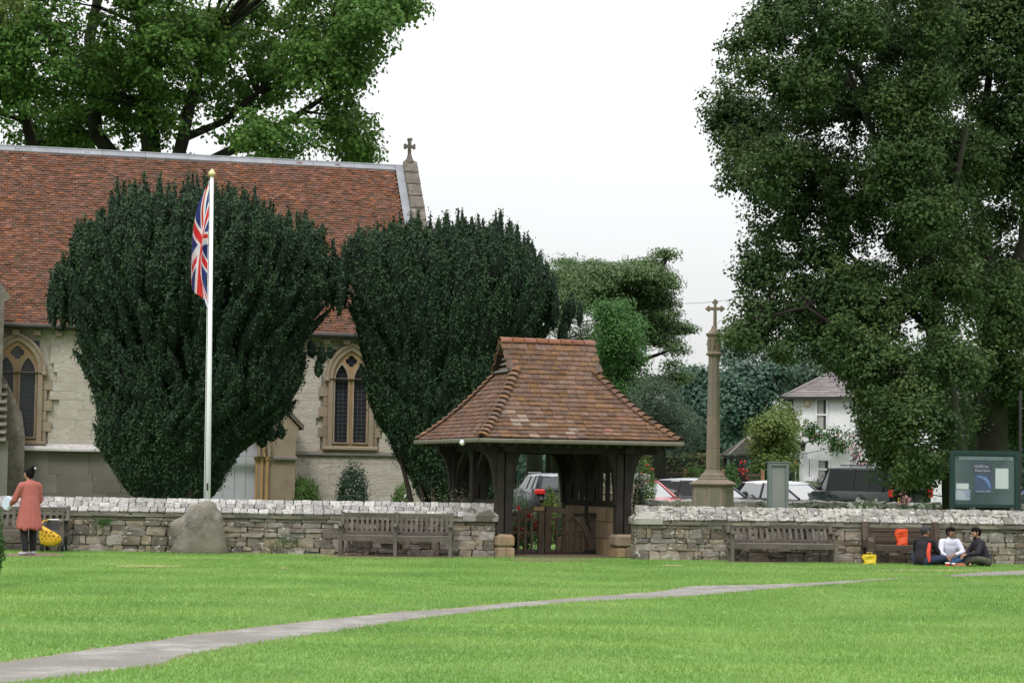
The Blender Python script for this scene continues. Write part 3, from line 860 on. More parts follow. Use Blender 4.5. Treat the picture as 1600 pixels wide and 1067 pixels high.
church_blocks(uC, uD, 0, STR - .05, (.24, .34), (.4, .9), M_wallpaint, 'church_block', 70, 'plinth_stone', off=.02)
church_blocks(uA, onwall(300, 700)[0], 0, STR - .05, (.42, .5), (.8, 1.3), M_ashlar, 'ashlar_block', 70, 'plinth_stone', proud=.008, off=.06)
# sloped plinth top left of the yew
mbx = MB(); ua, ub = onwall(28, 700)[0], onwall(158, 700)[0]
mbx.add([(ua, -HS - .30, STR + .02), (ub, -HS - .30, STR + .02), (ub, -HS - .04, STR + .16), (ua, -HS - .04, STR + .16), (ua, -HS - .30, STR - .03), (ub, -HS - .30, STR - .03)], [(0, 1, 2, 3), (4, 5, 1, 0)]); cb(mbx, 'plinth_weathering', mat('pale_weathering', (.45, .44, .43), .8, .2, 6., .4, 20.))
# stepped buttress at the far left with tiled offsets
bu0, bu1 = onwall(-60, 700)[0], onwall(38, 700)[0]
bt = MB(); 
bt.prism([(bu0, 0), (bu1, 0), (bu1, STR + .35), (bu1 - .10, STR + .95), (bu1 - .62, STR + 2.0), (bu0, STR + 2.0)], -HS - .9, -HS + .1); cb(bt, 'buttress', M_gable)
b2 = MB(); b2.prism([(bu0, 0), (bu1 - .42, 0), (bu1 - .42, STR - .7 + .9), (bu0, STR + .2)], -HS - 1.6, -HS - .902); cb(b2, 'buttress', M_ashlar)
for i in range(8):
    b3 = MB(); z = STR + .25 + i * .2; b3.box((bu0 + (bu1 - bu0 - .35) / 2 - .1 , -HS - 1.62 + i * .09, z), (bu1 - bu0 - .42, .30, .05), Euler((.45, 0, 0)).to_matrix(), .01, .01); cb(b3, 'weathering_slab', M_gable)
# gabled dormer verge seen above at far left
gv = MB(); u0, z0 = onwall(-70, 430, .9); u1, z1 = onwall(17, 468, .9)
gv.prism([(u0 - 1, 0), (u1 - .16, 0), (u1 - .16, z1 - .1), (u1, z1), (u1 - .05, z1 + .12), (u0 + .9, z1 + .72), (u0 - 1, z1 + .72)], -HS - 1.2, -HS - .92); cb(gv, 'transept_gable', M_gable)

# ------------------------------------------------------------------ porch with grey door
PO = 1.6     # how far it stands out
def onp(px, py): return onwall(px, py, PO)
pr, _ = onp(462, 700); pdl, _ = onp(404, 700); pw = 1.05
pdc = pdl - pw
zst = onp(440, 713)[1]; zap = onp(455, 612)[1]
uk, zk = onp(468, 668)
pl_u = pdc - (pr - pdc)
porch = thing('church_porch', CH @ Vector((pdc, -HS - PO, 0)), 'brown stone gabled doorway porch between the two yews', 'porch')
def pb(mbx, name, m): return mbx.build(name, m, porch, M=CH)
zt_g = zk + (uk - pdc) * 1.0
outl = [(pl_u, 0), (pr, 0), (pr, zk - .35), (uk - .02, zk - .12), (uk - .02, zk), (pdc, zt_g), (2 * pdc - uk + .02, zk), (2 * pdc - uk + .02, zk - .12), (pl_u, zk - .35)]
fr = plate([outl, arch(pdc, zst, pw, zst + 1.25, 0.02)], .3); fr.v = [(a, b - HS - PO + .15, c) for a, b, c in fr.v]; pb(fr, 'front_wall', M_dress)
mbx = MB(); mbx.box(((pl_u + pr) / 2, -HS - PO / 2 + .12, zk / 2 - .15), (pr - pl_u - .06, PO - .36, zk - .3)); pb(mbx, 'side_wall', M_dress)
mbx = MB(); mbx.box((pdc, -HS - PO + .24, 1.4), (2 * pw, .05, 2.8)); dd = pb(mbx, 'door', mat('lilac_grey_door', (.44, .44, .50), .6, .05, 2., .1, 5.))
for i in range(7):
    m2 = MB(); m2.box((pdc - pw + .15 + i * .3, -HS - PO + .205, 1.4), (.29, .02, 2.78), None, .005); o = pb(m2, 'door_board', MATS['lilac_grey_door']); o.parent = dd
for s_ in (-1, 1):
    for j in range(3):
        m2 = MB(); xx_ = pdc + s_ * (pw - .03 + j * .135)
        m2.tube([(xx_, -HS - PO - .02 - .04 * j + .05, .02), (xx_, -HS - PO - .02 - .04 * j + .05, zst - .14)], .045, 8)
        m2.lathe((xx_, -HS - PO + .03 - .04 * j, zst - .14), [(.05, 0), (.08, .07), (.085, .12)], 8); pb(m2, 'shaft', M_dress_o)
for j in range(3):
    m2 = plate([arch(pdc, zst, pw + .05 + j * .135, zst + 1.29 + j * .14, zst), arch(pdc, zst, pw - .02 + j * .135, zst + 1.2 + j * .14, zst - .01)], .1)
    m2.v = [(a, b - HS - PO - .01 - .035 * j, c) for a, b, c in m2.v]; pb(m2, 'arch_moulding', M_dress_o if j % 2 else M_dress)
m2 = MB(); m2.box((pr - .28, -HS - PO - .03, zst - .05), (.66, .14, .10), None, .02); pb(m2, 'string_course', M_ashlar)
for s_ in (-1, 1):
    m2 = MB(); xa, xb = pdc, pdc + s_ * (uk - pdc + .10)
    m2.prism([(xa, zt_g + .02), (xb, zk - .06), (xb + s_ * .02, zk + .06), (xa, zt_g + .16)] if s_ > 0 else [(xb, zk - .06), (xa, zt_g + .02), (xa, zt_g + .16), (xb - .02, zk + .06)], -HS - PO - .08, -HS + .02); pb(m2, 'roof_slope', M_gable)

# ================================================================== LYCHGATE
M_oak = mat('weathered_oak_dark', (0.026, 0.021, 0.018), 0.85, 0.25, 3.0, 0.6, 30.0, rnd=0.12)
M_oak2 = mat('weathered_oak_brown', (0.092, 0.066, 0.048), 0.85, 0.22, 4.0, 0.5, 40.0, rnd=0.15)
M_gutter = mat('gutter_grey', (0.13, 0.12, 0.095), 0.7, 0.15, 5.0, 0.2, 20.0)
M_ltile = mat('lychgate_tile', (0.138, 0.072, 0.036), 0.85, 0.22, 5.0, 0.5, 40.0, rnd=0.26, col2=(0.095, 0.052, 0.036),
              spots=[((0.085, 0.075, 0.03), 0.66, 2.2), ((0.45, 0.38, 0.31), 0.72, 2.6)])
M_ltile_p = mat('lychgate_tile_pale', (0.20, 0.15, 0.115), 0.85, 0.15, 8.0, 0.5, 40.0, rnd=0.2)
M_ltile_o = mat('lychgate_tile_orange', (0.19, 0.075, 0.042), 0.85, 0.15, 8.0, 0.5, 40.0, rnd=0.2)
M_iron = plain('black_iron', (0.015, 0.015, 0.016), 0.6)
TH = R(19)
c0 = W(751.5, 686, 38.9)
fl = Vector((c0.x, 38.9, 0))
LG = Matrix.Translation(fl + Matrix.Rotation(TH, 3, 'Z') @ Vector((2.05, 2.05, 0))) @ Matrix.Rotation(TH, 4, 'Z')
lych = thing('lychgate', LG.translation, 'timber lychgate with hipped red tiled roof between the two stone walls', 'lychgate', rz=TH)
def lb(mbx, name, m, **k): return mbx.build(name, m, lych, local=True, **k)
HE = 2.27; HW = 2.05; ST = 1.53; SI = 1.20
def zp(s): return HE + .62 * s + .177 * s * s
# curved roof boarding under the tiles
under = MB(); N_ = 12
for sd in (-1, 1):
    for i in range(N_):
        s0, s1 = HW * i / N_, HW * (i + 1) / N_
        def hx(s): return HW - (s if s < ST else ST) * SI / ST - (0 if s < ST else 0) if s < ST else .98
        under.add([(-hx(s0), sd * (HW - s0), zp(s0) - .02), (hx(s0), sd * (HW - s0), zp(s0) - .02), (hx(s1), sd * (HW - s1), zp(s1) - .02), (-hx(s1), sd * (HW - s1), zp(s1) - .02)], [(0, 1, 2, 3)])
for sd in (-1, 1):
    for i in range(9):
        t0, t1 = ST * i / 9, ST * (i + 1) / 9
        under.add([(sd * (HW - t0 * SI / ST), -(HW - t0), zp(t0) - .02), (sd * (HW - t0 * SI / ST), HW - t0, zp(t0) - .02), (sd * (HW - t1 * SI / ST), HW - t1, zp(t1) - .02), (sd * (HW - t1 * SI / ST), -(HW - t1), zp(t1) - .02)], [(0, 1, 2, 3)])
lb(under, 'roof_boards', M_under)
tmb = []
for i in range(6):
    mbx = MB(); mbx.box((0, 0, 0), (1, 1, 1), None, 0, .04); tmb.append(mbx)
tmesh = {}
for m in (M_ltile, M_ltile_p, M_ltile_o): tmesh[m.name] = [b_.mesh('roof_tile', m) for b_ in tmb]
# positions along the slope
def slope_s(L):
    s = 0; d = 0
    while d < L: s += .004; d += .004 * math.sqrt(1 + (.62 + .354 * s) ** 2)
    return s
GA = .132; TW = .19
total = 0; s = 0
while s < HW: s += .004; total += .004 * math.sqrt(1 + (.62 + .354 * s) ** 2)
nr_ = int(total / GA)
placed_tiles = 0; rest = MB()
def tile_at(x, y, z, rot, w_, ln, main, mt):
    global placed_tiles
    if main and placed_tiles < 300:
        link_mesh('roof_tile', random.choice(tmesh[mt.name]), lych, (x, y, z), rot, (w_, ln, .024)); placed_tiles += 1
    else: rest.box((x, y, z), (w_, ln, .024), rot)
def mtile(x, s, front):
    nn_ = mnoise.noise(Vector((x * 1.1, s * 2.2, 4.2)))
    if front and s < .75 and -1.5 < x < .1 and nn_ > .0 and random.random() < .38: return M_ltile_p
    if random.random() < .022: return M_ltile_o if random.random() < .6 else M_ltile_p
    return M_ltile
for face in (0, 1, 2, 3):          # front, left, back, right
    rows = nr_ if face in (0, 2) else int(nr_ * .72)
    for r_ in range(rows):
        s = slope_s((r_ + .25) * GA)
        if face in (1, 3) and s > ST: break
        zc_ = zp(s); an = math.atan(.62 + .354 * s)
        if face in (0, 2): half = (HW - s * SI / ST) if s < ST else 1.02
        else: half = HW - s; an = math.atan((.62 + .354 * s) * ST / SI)
        nt_ = int(2 * half / TW + .5); w0 = 2 * half / nt_
        for i in range(nt_ + (r_ % 2)):
            x = -half + (i + .5 - .5 * (r_ % 2)) * w0
            if abs(x) > half - w0 * .3: 
                continue
            ln = GA * 1.5; jz = random.uniform(-.003, .007); tl = .13 + random.uniform(-.02, .03)
            rx = an - tl
            dy = ln * .5 * math.cos(an) - .03
            if face == 0: tile_at(x, -(HW - s) + dy - .03, zc_ + .03 + jz + dy * math.tan(an) * .55, Euler((rx, 0, random.uniform(-.02, .02))), w0 - .006, ln, True, mtile(x, s, True))
            elif face == 2: tile_at(x, (HW - s) - dy + .03, zc_ + .03 + jz + dy * math.tan(an) * .55, Euler((-rx, 0, 0)), w0 - .006, ln, False, M_ltile)
            else:
                xx_ = HW - s * SI / ST - dy * .8 + .03
                M3 = Matrix.Rotation((math.pi / 2 if face == 3 else -math.pi / 2), 3, 'Z') @ Euler((rx, 0, 0)).to_matrix()
                p_ = ((-xx_) if face == 1 else xx_, x, zc_ + .03 + jz + dy * .8 * math.tan(an) * .55)
                rest.box(p_, (w0 - .006, ln, .024), M3)
if rest.v: 
    o = lb(rest, 'side_roof_tiles', mat('lychgate_tile_side', (0.125, 0.060, 0.036), 0.85, 0.22, 5.0, 0.5, 40.0, rnd=0.26, island=True, col2=(0.095, 0.052, 0.036))); o['kind'] = 'stuff'
# bonnet tiles down the four hips
for sx in (-1, 1):
    for sy in (-1, 1):
        nh = int(nr_ * .72) + 1
        for r_ in range(nh):
            s = slope_s((r_ + .1) * GA); s2 = slope_s((r_ + 1.45) * GA)
            if s > ST - .02: break
            a_ = Vector((sx * (HW - s * SI / ST + .03), sy * (HW - s + .03), zp(s) + .035)); b_ = Vector((sx * (HW - s2 * SI / ST), sy * (HW - s2), zp(s2) + .03))
            ax = (b_ - a_).normalized(); side_ = ax.cross(Vector((0, 0, 1))).normalized(); up_ = side_.cross(ax)
            mbx = MB(); pts = []
            for (p_, rr) in ((a_, .115), (b_, .075)):
                for j in range(6):
                    t_ = math.pi * j / 5
                    pts.append(p_ + side_ * rr * 1.15 * math.cos(t_) + up_ * (rr * .62 * math.sin(t_) - .03 + (.02 if p_ is a_ else 0)))
            pts += [p_ - up_ * .018 for p_ in pts[:6]]
            mbx.add(pts, [(j, j + 1, 7 + j, 6 + j) for j in range(5)] + [(12 + j, 13 + j, j + 1, j) for j in range(5)])
            lb(mbx, 'hip_tile', M_ltile, smooth=False)
# ridge tiles
n_r = 8; x0_ = -1.02
for i in range(n_r):
    xa = x0_ + i * 2.06 / n_r; xb = xa + 2.06 / n_r + .02; mbx = MB(); pts = []
    for xx_, rr in ((xa, .105), (xb - .03, .098)):
        for j in range(7):
            t_ = math.pi * j / 6; pts.append((xx_, rr * math.cos(t_) * 1.15, zp(HW) - .01 + rr * math.sin(t_) - .03))
    mbx.add(pts, [(j, j + 1, 8 + j, 7 + j) for j in range(6)])
    lb(mbx, 'ridge_tile', M_ltile_o)
# gablets with louvres
for sd in (-1, 1):
    xg = sd * (HW - SI - .02)
    yb = HW - ST
    g = MB(); g.add([(xg, -yb, zp(ST)), (xg, yb, zp(ST)), (xg, 0, zp(HW) - .05)], [(0, 1, 2)]); lb(g, 'gablet_back', M_under)
    for k in range(5):
        z = zp(ST) + .07 + k * .105; hw_ = yb * (1 - (z - zp(ST)) / (zp(HW) - zp(ST))) - .04
        if hw_ > .03:
            g = MB(); g.box((xg + sd * .04, 0, z), (.02, 2 * hw_, .065), Euler((0, -sd * .6, 0)).to_matrix()); lb(g, 'louvre', M_gutter)
    g = MB(); g.box((xg + sd * .06, 0, zp(ST) + .02), (.16, 2 * yb * .85, .03)); lb(g, 'gablet_sill', M_lead)
    for sy in (-1, 1):
        g = MB(); g.beam((xg + sd * .10, sy * (yb + .06), zp(ST) - .02), (xg + sd * .12, 0, zp(HW) - .02), .05, .10, (1, 0, 0)); lb(g, 'barge_board', M_oak2)
# gutters, rafter feet, plates
for a_, b_ in (((-HW - .05, -HW - .07), (HW + .12, -HW - .07)), ((-HW - .07, -HW - .02), (-HW - .07, HW + .08)), ((-HW, HW + .07), (HW + .1, HW + .07)), ((HW + .07, -HW), (HW + .07, HW))):
    g = MB(); pts = []
    g.beam((a_[0], a_[1], HE - .045), (min(b_[0], HW + .03), b_[1], HE - .045), .10, .085, (0, 0, 1), .02); lb(g, 'gutter', M_gutter)
for i in range(15):
    for sy in (-1, 1):
        g = MB(); x = -HW + .18 + i * (2 * HW - .36) / 14; rl_ = min(.7, HW - abs(x)); g.beam((x, sy * (HW - .02), HE - .11), (x, sy * (HW - .02 - rl_), HE - .11 + .52 * rl_), .07, .09); lb(g, 'rafter', M_oak)
        g = MB(); g.beam((sy * (HW - .02), x, HE - .11), (sy * (HW - .02 - rl_ * .8), x, HE - .11 + .52 * rl_), .07, .09); lb(g, 'rafter', M_oak)
PXL, PXR = -1.38, 1.10; PYS = (-1.45, 0.12, 1.45)
for yy_ in (PYS[0], PYS[2]):
    g = MB(); g.box((-.02, yy_, 2.12), (3.6, .20, .22)); lb(g, 'tie_beam', M_oak)
for xx_ in (PXL, PXR):
    g = MB(); g.box((xx_, 0, 2.13), (.20, 3.7, .20)); lb(g, 'wall_plate', M_oak)
g = MB(); g.box((-.02, PYS[1], 2.10), (2.7, .16, .18)); lb(g, 'tie_beam', M_oak)
def brace(x0_, z0_, x1_, z1_, y, thick=.13):
    """solid curved knee between a post (x0) and a beam (z1)"""
    n = 9; pts = [(x0_, z0_)]
    for i in range(n + 1):
        t_ = i / n * math.pi / 2; pts.append((x0_ + (x1_ - x0_) * (.12 + .88 * (1 - math.cos(t_))), z0_ + (z1_ - z0_) * math.sin(t_)))
    pts.append((x0_, z1_))
    cx_ = sum(p_[0] for p_ in pts) / len(pts)
    if x1_ < x0_: pts = pts[::-1]
    pm = plate([pts], thick); pm.v = [(v_[0], v_[1] + y, v_[2]) for v_ in pm.v]
    return pm
for yy_ in PYS:
    for xx_, sg in ((PXL, 1), (PXR, -1)):
        zb_ = .42 if yy_ == PYS[0] else .3
        for dx in (-.085, .085):
            g = MB(); g.box((xx_ + dx, yy_, (zb_ + 2.04) / 2 + 0), (.145, .20, 2.04 - zb_), None, .012); lb(g, 'post', M_oak if dx * sg < 0 or yy_ != PYS[0] else M_oak)
        if yy_ != PYS[1]:
            lb(brace(xx_ + sg * .15, 1.02, xx_ + sg * (.40 if yy_ < 0 else .52), 2.04, yy_), 'brace', M_oak)
            lb(brace(xx_ - sg * .15, 1.25, xx_ - sg * .50, 2.04, yy_), 'brace', M_oak)
        else: lb(brace(xx_ + sg * .15, 1.15, xx_ + sg * .50, 2.02, yy_), 'brace', M_oak)
    
# wind braces along the sides
for xx_ in (PXL, PXR):
    for ya, yb_, s_ in ((PYS[0], PYS[0] + .62, 1), (PYS[1], PYS[1] - .5, -1), (PYS[2], PYS[2] - .6, -1), (PYS[1], PYS[1] + .5, 1)):
        g = MB(); pts = [Vector((xx_, ya, 1.35)), Vector((xx_, ya + (yb_ - ya) * .25, 1.72)), Vector((xx_, yb_, 2.06))]
        for p_, q_ in zip(pts, pts[1:]): g.beam(p_, q_, .12, .14, (1, 0, 0))
        lb(g, 'side_brace', M_oak)
# dwarf side walls in dressed golden stone with timber lights above
for xx_, nm in ((PXR, 1), (PXL, 0)):
    for ya, yb_ in ((PYS[0] + .1, PYS[1] - .1), (PYS[1] + .1, PYS[2] - .1)):
        z = 0.0; rr = 0
        for h in (.34, .33, .30):
            y = ya; k = 0
            while y < yb_ - .01:
                w_ = (.62 if (rr + k) % 2 else .44); y2 = min(y + w_, yb_)
                if yb_ - y2 < .15: y2 = yb_
                g = MB(); g.box((xx_, (y + y2) / 2, z + h / 2), (.30, y2 - y - .008, h - .008), None, .012); lb(g, 'dwarf_wall_block', M_tan if xx_ > 0 else M_dress); y = y2; k += 1
            z += h; rr += 1
        g = MB(); g.box((xx_, (ya + yb_) / 2, 1.03), (.24, yb_ - ya, .12)); lb(g, 'rail', M_oak)
        for k in range(3 if nm else 1):
            g = MB(); g.box((xx_, ya + (yb_ - ya) * (k + .75) / 3.5, 1.56), (.08, .07, .94)); lb(g, 'mullion', M_oak)
# padstones
for xx_ in (PXL, PXR):
    g = MB(); g.box((xx_ + (.0 if xx_ < 0 else 0), PYS[0] - .02, .315), (.35 if xx_ < 0 else .42, .42, .25), None, .05, .01); lb(g, 'padstone', M_tan)
    for dx in (-.088, .088):
        g = MB(); g.box((xx_ + dx, PYS[0] - .02, .09), (.17, .42, .19), None, .015, .006); lb(g, 'padstone', M_tan)
    for yy_ in PYS[1:]:
        g = MB(); g.box((xx_, yy_, .15), (.40, .40, .30), None, .04, .01); lb(g, 'padstone', M_tan)
g = MB(); g.box((-.14, 0, .004), (2.3, 3.3, .03)); lb(g, 'threshold', mat('threshold_earth', (.14, .10, .07), .95, .2, 6., .6, 40.))
# small white lamp under the left gutter
g = MB(); g.lathe((-HW - .13, -HW + .75, HE - .13), [(.015, -.01), (.045, .01), (.058, .045), (.045, .08), (.02, .1)], 12); lb(g, 'globe_lamp', plain('lamp_white', (.75, .75, .73), .4), smooth=True)

# gate: two leaves under one arched head
gate = thing('gate', LG @ Vector((-.14, -.38, 0)), 'arched double wooden gate standing closed in the lychgate', 'gate', rz=TH)
def gb(mbx, name, m, par=gate): return mbx.build(name, m, par, local=True)
GW = 1.08; GZ = .95
for sg in (-1, 1):
    leaf_ = MB(); leaf_.box((sg * .075, 0, .49), (.125, .075, .93), None, .006); lf = gb(leaf_, 'meeting_stile', M_oak2)
    def gl(mbx, name, m): o = mbx.build(name, m, gate, local=True); return o
    g = MB(); g.box((sg * (GW - .02), .02, .42), (.15, .09, .84), None, .006); gl(g, 'hinge_stile', M_oak2)
    # arched head curving down to the hinge foot
    pts = [(.02, .905), (.20, .90), (.42, .865), (.62, .79), (.78, .66), (.90, .46), (.99, .20), (1.0, .06)]
    g = MB()
    for (xa, za), (xb, zb2) in zip(pts, pts[1:]):
        w_ = .115; d_ = Vector((xb - xa, 0, zb2 - za)).normalized(); nn_ = Vector((-d_.z, 0, d_.x)) * w_ / 2
        g.prism([(sg * (xa - nn_.x), za - nn_.z), (sg * (xb - nn_.x), zb2 - nn_.z), (sg * (xb + nn_.x), zb2 + nn_.z), (sg * (xa + nn_.x), za + nn_.z)][::sg], -.055, .015)
    gl(g, 'arched_head', M_oak2)
    for z, xe in ((.07, .98), (.44, .96), (.70, .90)):
        g = MB(); g.box((sg * (.13 + (xe - .13) / 2), .035, z), (xe - .10, .04, .06)); gl(g, 'rail', M_oak2)
    for k, (x, zt_) in enumerate(((.27, .70), (.40, .86), (.55, .70), (.68, .72), (.83, .5))):
        if k == 2: continue
        g = MB(); g.box((sg * x, .0, (.05 + zt_) / 2 + .01), (.045 if k != 1 else .06, .035, zt_ - .05)); gl(g, 'bar', M_oak2)
    g = MB(); g.box((sg * .55, 0, .375), (.04, .035, .65)); gl(g, 'bar', M_oak2)
    g = MB(); g.box((sg * (GW - .22), -.068, .80), (.52, .014, .06)); gl(g, 'hinge', M_iron)
    g = MB(); g.box((sg * (GW - .10), -.068, .06), (.26, .014, .09)); gl(g, 'hinge', M_iron)
g = MB(); g.box((-.14, -.072, .915), (.22, .012, .075)); gb(g, 'nameplate', M_dress_o)

# ================================================================== FLAGPOLE AND FLAG
YF_ = 41.3
fp_top = W(331, 275, YF_); fp_bot = W(324.5, 790, YF_); fd = (fp_top - fp_bot).normalized()
base = fp_bot - fd * (fp_bot.z / fd.z)
M_pole = mat('pole_white', (0.74, 0.75, 0.78), 0.35, 0.04, 3.0, 0.02, 5.0, spec=0.5)
fpole = thing('flagpole', base, 'tall white flagpole with gilt cap behind the left wall', 'flagpole')
mbx = MB(); mbx.tube([base, base + (fp_top - base) * .45, fp_top], [.058, .050, .036], 16); mbx.build('pole', M_pole, fpole, smooth=True)
mbx = MB(); zt_ = fp_top; mbx.lathe(zt_, [(.04, -.02), (.072, .0), (.075, .05), (.055, .09), (.015, .14)], 12); mbx.build('finial', mat('gilt', (.62, .50, .25), .35, .1, 4., 0, 5., metal=.5), fpole, smooth=True)
mbx = MB(); mbx.tube([base + fd * 1.0 + Vector((-.07, -.02, 0)), fp_top + Vector((-.05, -.02, -.1))], .006, 5); mbx.build('halyard', M_pole, fpole)
mbx = MB(); mbx.box(base + fd * 1.25 + Vector((0, -.07, 0)), (.03, .05, .14)); mbx.build('cleat', M_iron, fpole)
mbx = MB(); mbx.lathe(base, [(.11, 0), (.11, .10), (.07, .16)], 12); mbx.build('base_collar', M_lead, fpole)
def jack(u, v):
    """0 blue, 1 white, 2 red; u along the fly, v up the hoist; 60 x 30 units"""
    x = u * 60 - 30; y = v * 30 - 15
    if abs(x) < 3 or abs(y) < 3: return 2
    if abs(x) < 5 or abs(y) < 5: return 1
    for s_ in (1, -1):
        d_ = (y - s_ * x * .5) / math.sqrt(1.25)      # signed distance to the diagonal
        if abs(d_) < 3:
            if s_ == 1: red = (0 > d_ > -2) if x > 0 else (0 < d_ < 2)
            else: red = (0 > d_ > -2) if x > 0 else (0 < d_ < 2)
            return 2 if red else 1
    return 0
M_fb = mat('flag_blue', (0.03, 0.045, 0.20), .8, .05, 4., .1, 200.); M_fw = mat('flag_white', (.72, .72, .76), .8, .03, 4., .1, 200.); M_fr = mat('flag_red', (.62, .035, .035), .8, .05, 4., .1, 200.)
NU, NV = 190, 96
HO, FLY = 1.12, 2.25
hv0 = W(330.5, 287, YF_)
fm = MB()
for j in range(NV + 1):
    v_ = j / NV
    for i in range(NU + 1):
        u_ = i / NU
        att = hv0 - fd * (1 - v_) * HO
        g1 = 1 - (1 - u_) ** 2.0
        ex = .36 * g1 * (.10 + .90 * v_) * (1 - .12 * u_ * u_)
        drop = FLY * (u_ - .10 * math.sin(math.pi * u_)) * (.64 + .27 * v_)
        plt = math.sin(v_ * 9.5 + u_ * 2.2) * .085 * min(1, u_ * 3) + math.sin(v_ * 21 - u_ * 3) * .02 * min(1, u_ * 3)
        fx = math.cos(v_ * 9.5 + u_ * 2.4) * .040 * min(1, u_ * 3)
        curl = .13 * max(0, u_ - .72) / .28 * max(0, 1 - v_ * 1.6)
        p_ = att + Vector((-ex + fx + curl - .045, plt - .03, -drop))
        fm.v.append(tuple(p_))
for j in range(NV):
    for i in range(NU):
        a_ = j * (NU + 1) + i; fm.f.append((a_, a_ + 1, a_ + NU + 2, a_ + NU + 1)); fm.m.append((0, 1, 2)[jack((i + .5) / NU, (j + .5) / NV)])
flag = fm.build('flag', [M_fb, M_fw, M_fr], None, smooth=True)
tag(flag, 'red white and blue flag hanging limp from the white flagpole', 'flag')

# ================================================================== BENCHES
M_bench = mat('bench_teak_grey', (0.105, 0.092, 0.077), 0.9, 0.22, 3.0, 0.6, 30.0, rnd=0.16, spots=[((.24, .22, .19), .68, 14.)])
M_bench2 = mat('bench_teak_brown', (0.075, 0.055, 0.042), 0.9, 0.22, 3.0, 0.6, 30.0, rnd=0.14, spots=[((.17, .15, .13), .70, 14.)])
def bench(px0, px1, Y, label, bays, seat=.385, back=.80, tilt=.10, vertical=True, m=M_bench, rz=0.0, arms=True, ns=10, lean=0.0):
    x0, x1 = X(px0, Y), X(px1, Y); L = x1 - x0
    t = thing('bench', (x0, Y, 0), label, 'bench', rz=rz)
    D = .52
    def bb(mbx, name): return mbx.build(name, m, t, local=True)
    cols = [0 + .035] + [L * i / bays for i in range(1, bays)] + [L - .035]
    for x in cols:
        g = MB(); g.box((x, .03, (seat + .19) / 2), (.07, .07, seat + .19), None, .008); bb(g, 'leg')
        g = MB(); g.beam((x, D - .05, 0), (x, D - .05, seat), .07, .07); g.beam((x, D - .05, seat - .01), (x, D - .05 + tilt, back + .03), .07, .07); bb(g, 'leg')
        g = MB(); g.box((x, D / 2, seat - .06), (.05, D - .12, .07)); bb(g, 'side_rail')
        if arms:
            g = MB(); g.box((x, D / 2 - .03, seat + .21), (.085, D + .06, .04), Euler((-.05, 0, 0)).to_matrix(), .012)
            g.box((x, -.05, seat + .195), (.09, .07, .06), None, .02); bb(g, 'armrest')
    g = MB(); g.box((L / 2, .02, seat - .045), (L - .08, .035, .085)); bb(g, 'front_rail')
    for k in range(5):
        g = MB(); g.box((L / 2, .06 + k * .088, seat + .005), (L - .05, .072, .022), None, .004); bb(g, 'seat_slat')
    yb_ = D - .05
    for b in range(bays):
        a_, c_ = cols[b] + .035, cols[b + 1] - .035
        g = MB(); g.box(((a_ + c_) / 2, yb_ + tilt * .95, back - .025), (c_ - a_, .04, .085), Euler((tilt * .5, 0, 0)).to_matrix(), .006); bb(g, 'top_rail')
        if vertical:
            g = MB(); g.box(((a_ + c_) / 2, yb_ + tilt * .15, seat + .06), (c_ - a_, .035, .05)); bb(g, 'back_rail')
            for k in range(ns):
                x = a_ + (k + .5) * (c_ - a_) / ns
                g = MB(); g.beam((x, yb_ + tilt * .15, seat + .07), (x + lean * random.uniform(.4, 1), yb_ + tilt * .9, back - .05), .052, .018, (0, 1, 0)); bb(g, 'back_slat')
        else:
            for k in range(4):
                z = seat + .06 + k * (back - seat - .13) / 4
                g = MB(); g.box(((a_ + c_) / 2, yb_ + tilt * (z - seat) / (back - seat), z), (c_ - a_, .022, .062), Euler((.2, 0, 0)).to_matrix(), .004); bb(g, 'back_slat')
    return t
bench(528, 706, 38.75, 'long grey wooden bench with three arms, left of the lychgate', 2, ns=10)
bench(1142, 1312, 38.78, 'weathered wooden bench with leaning upright back slats, right of the lychgate', 1, seat=.345, back=.69, ns=17, lean=-.025, rz=.07)
bench(-40, 98, 38.75, 'wooden bench behind the woman at the left edge', 1, ns=13, back=.82)
bn = bench(1362, 1472, 39.02, 'brown slatted bench with curved ends holding the orange bag', 1, seat=.34, back=.66, vertical=False, m=M_bench2, arms=False, rz=.05)
# scroll ends of that bench
for xx_ in (-.03, bn and X(1472, 39.02) - X(1362, 39.02) + .03):
    g = MB(); pts = [(.62, .0), (.50, 0), (.44, .30), (.10, .30), (.02, .0), (-.10, .0), (-.10, .30), (-.12, .42), (-.04, .50), (.08, .50), (.20, .44), (.40, .47), (.48, .78), (.56, .80), (.62, .74), (.60, .42)]
    pm = plate([pts], .10); pm.v = [(xx_ + v_[1], v_[0], v_[2]) for v_ in pm.v]; pm.build('end_panel', M_bench2, bn, local=True)

# ================================================================== WAR MEMORIAL
YM = 50.0; sM = YM / FPX
mb_ = W(1113.5, 790, YM); MX, MZ = mb_.x, mb_.z
M_mem = mat('memorial_stone', (0.225, 0.178, 0.135), 0.9, 0.12, 2.5, 0.5, 25.0, rnd=.05, col2=(.18, .155, .12), spots=((.16, .14, .11), .68, 3.))
mem = thing('war_memorial', (MX, YM, 0), 'tall octagonal stone war memorial column topped by a cross', 'memorial')
def zM(py): return W(1115, py, YM).z
def mbuild(mbx, name, m=M_mem, **k): return mbx.build(name, m, mem, **k)
R8 = math.pi / 8
rb = 30.5 * sM / math.cos(R8)
g = MB(); g.lathe((MX, YM, 0), [(rb + .5, 0), (rb + .5, .18), (rb + .3, .19), (rb + .3, .36), (rb + .1, .37), (rb + .1, .5)], 8, R8); mbuild(g, 'steps')
g = MB(); g.lathe((MX, YM, 0), [(rb, .49), (rb, zM(758))], 8, R8); mbuild(g, 'plinth')
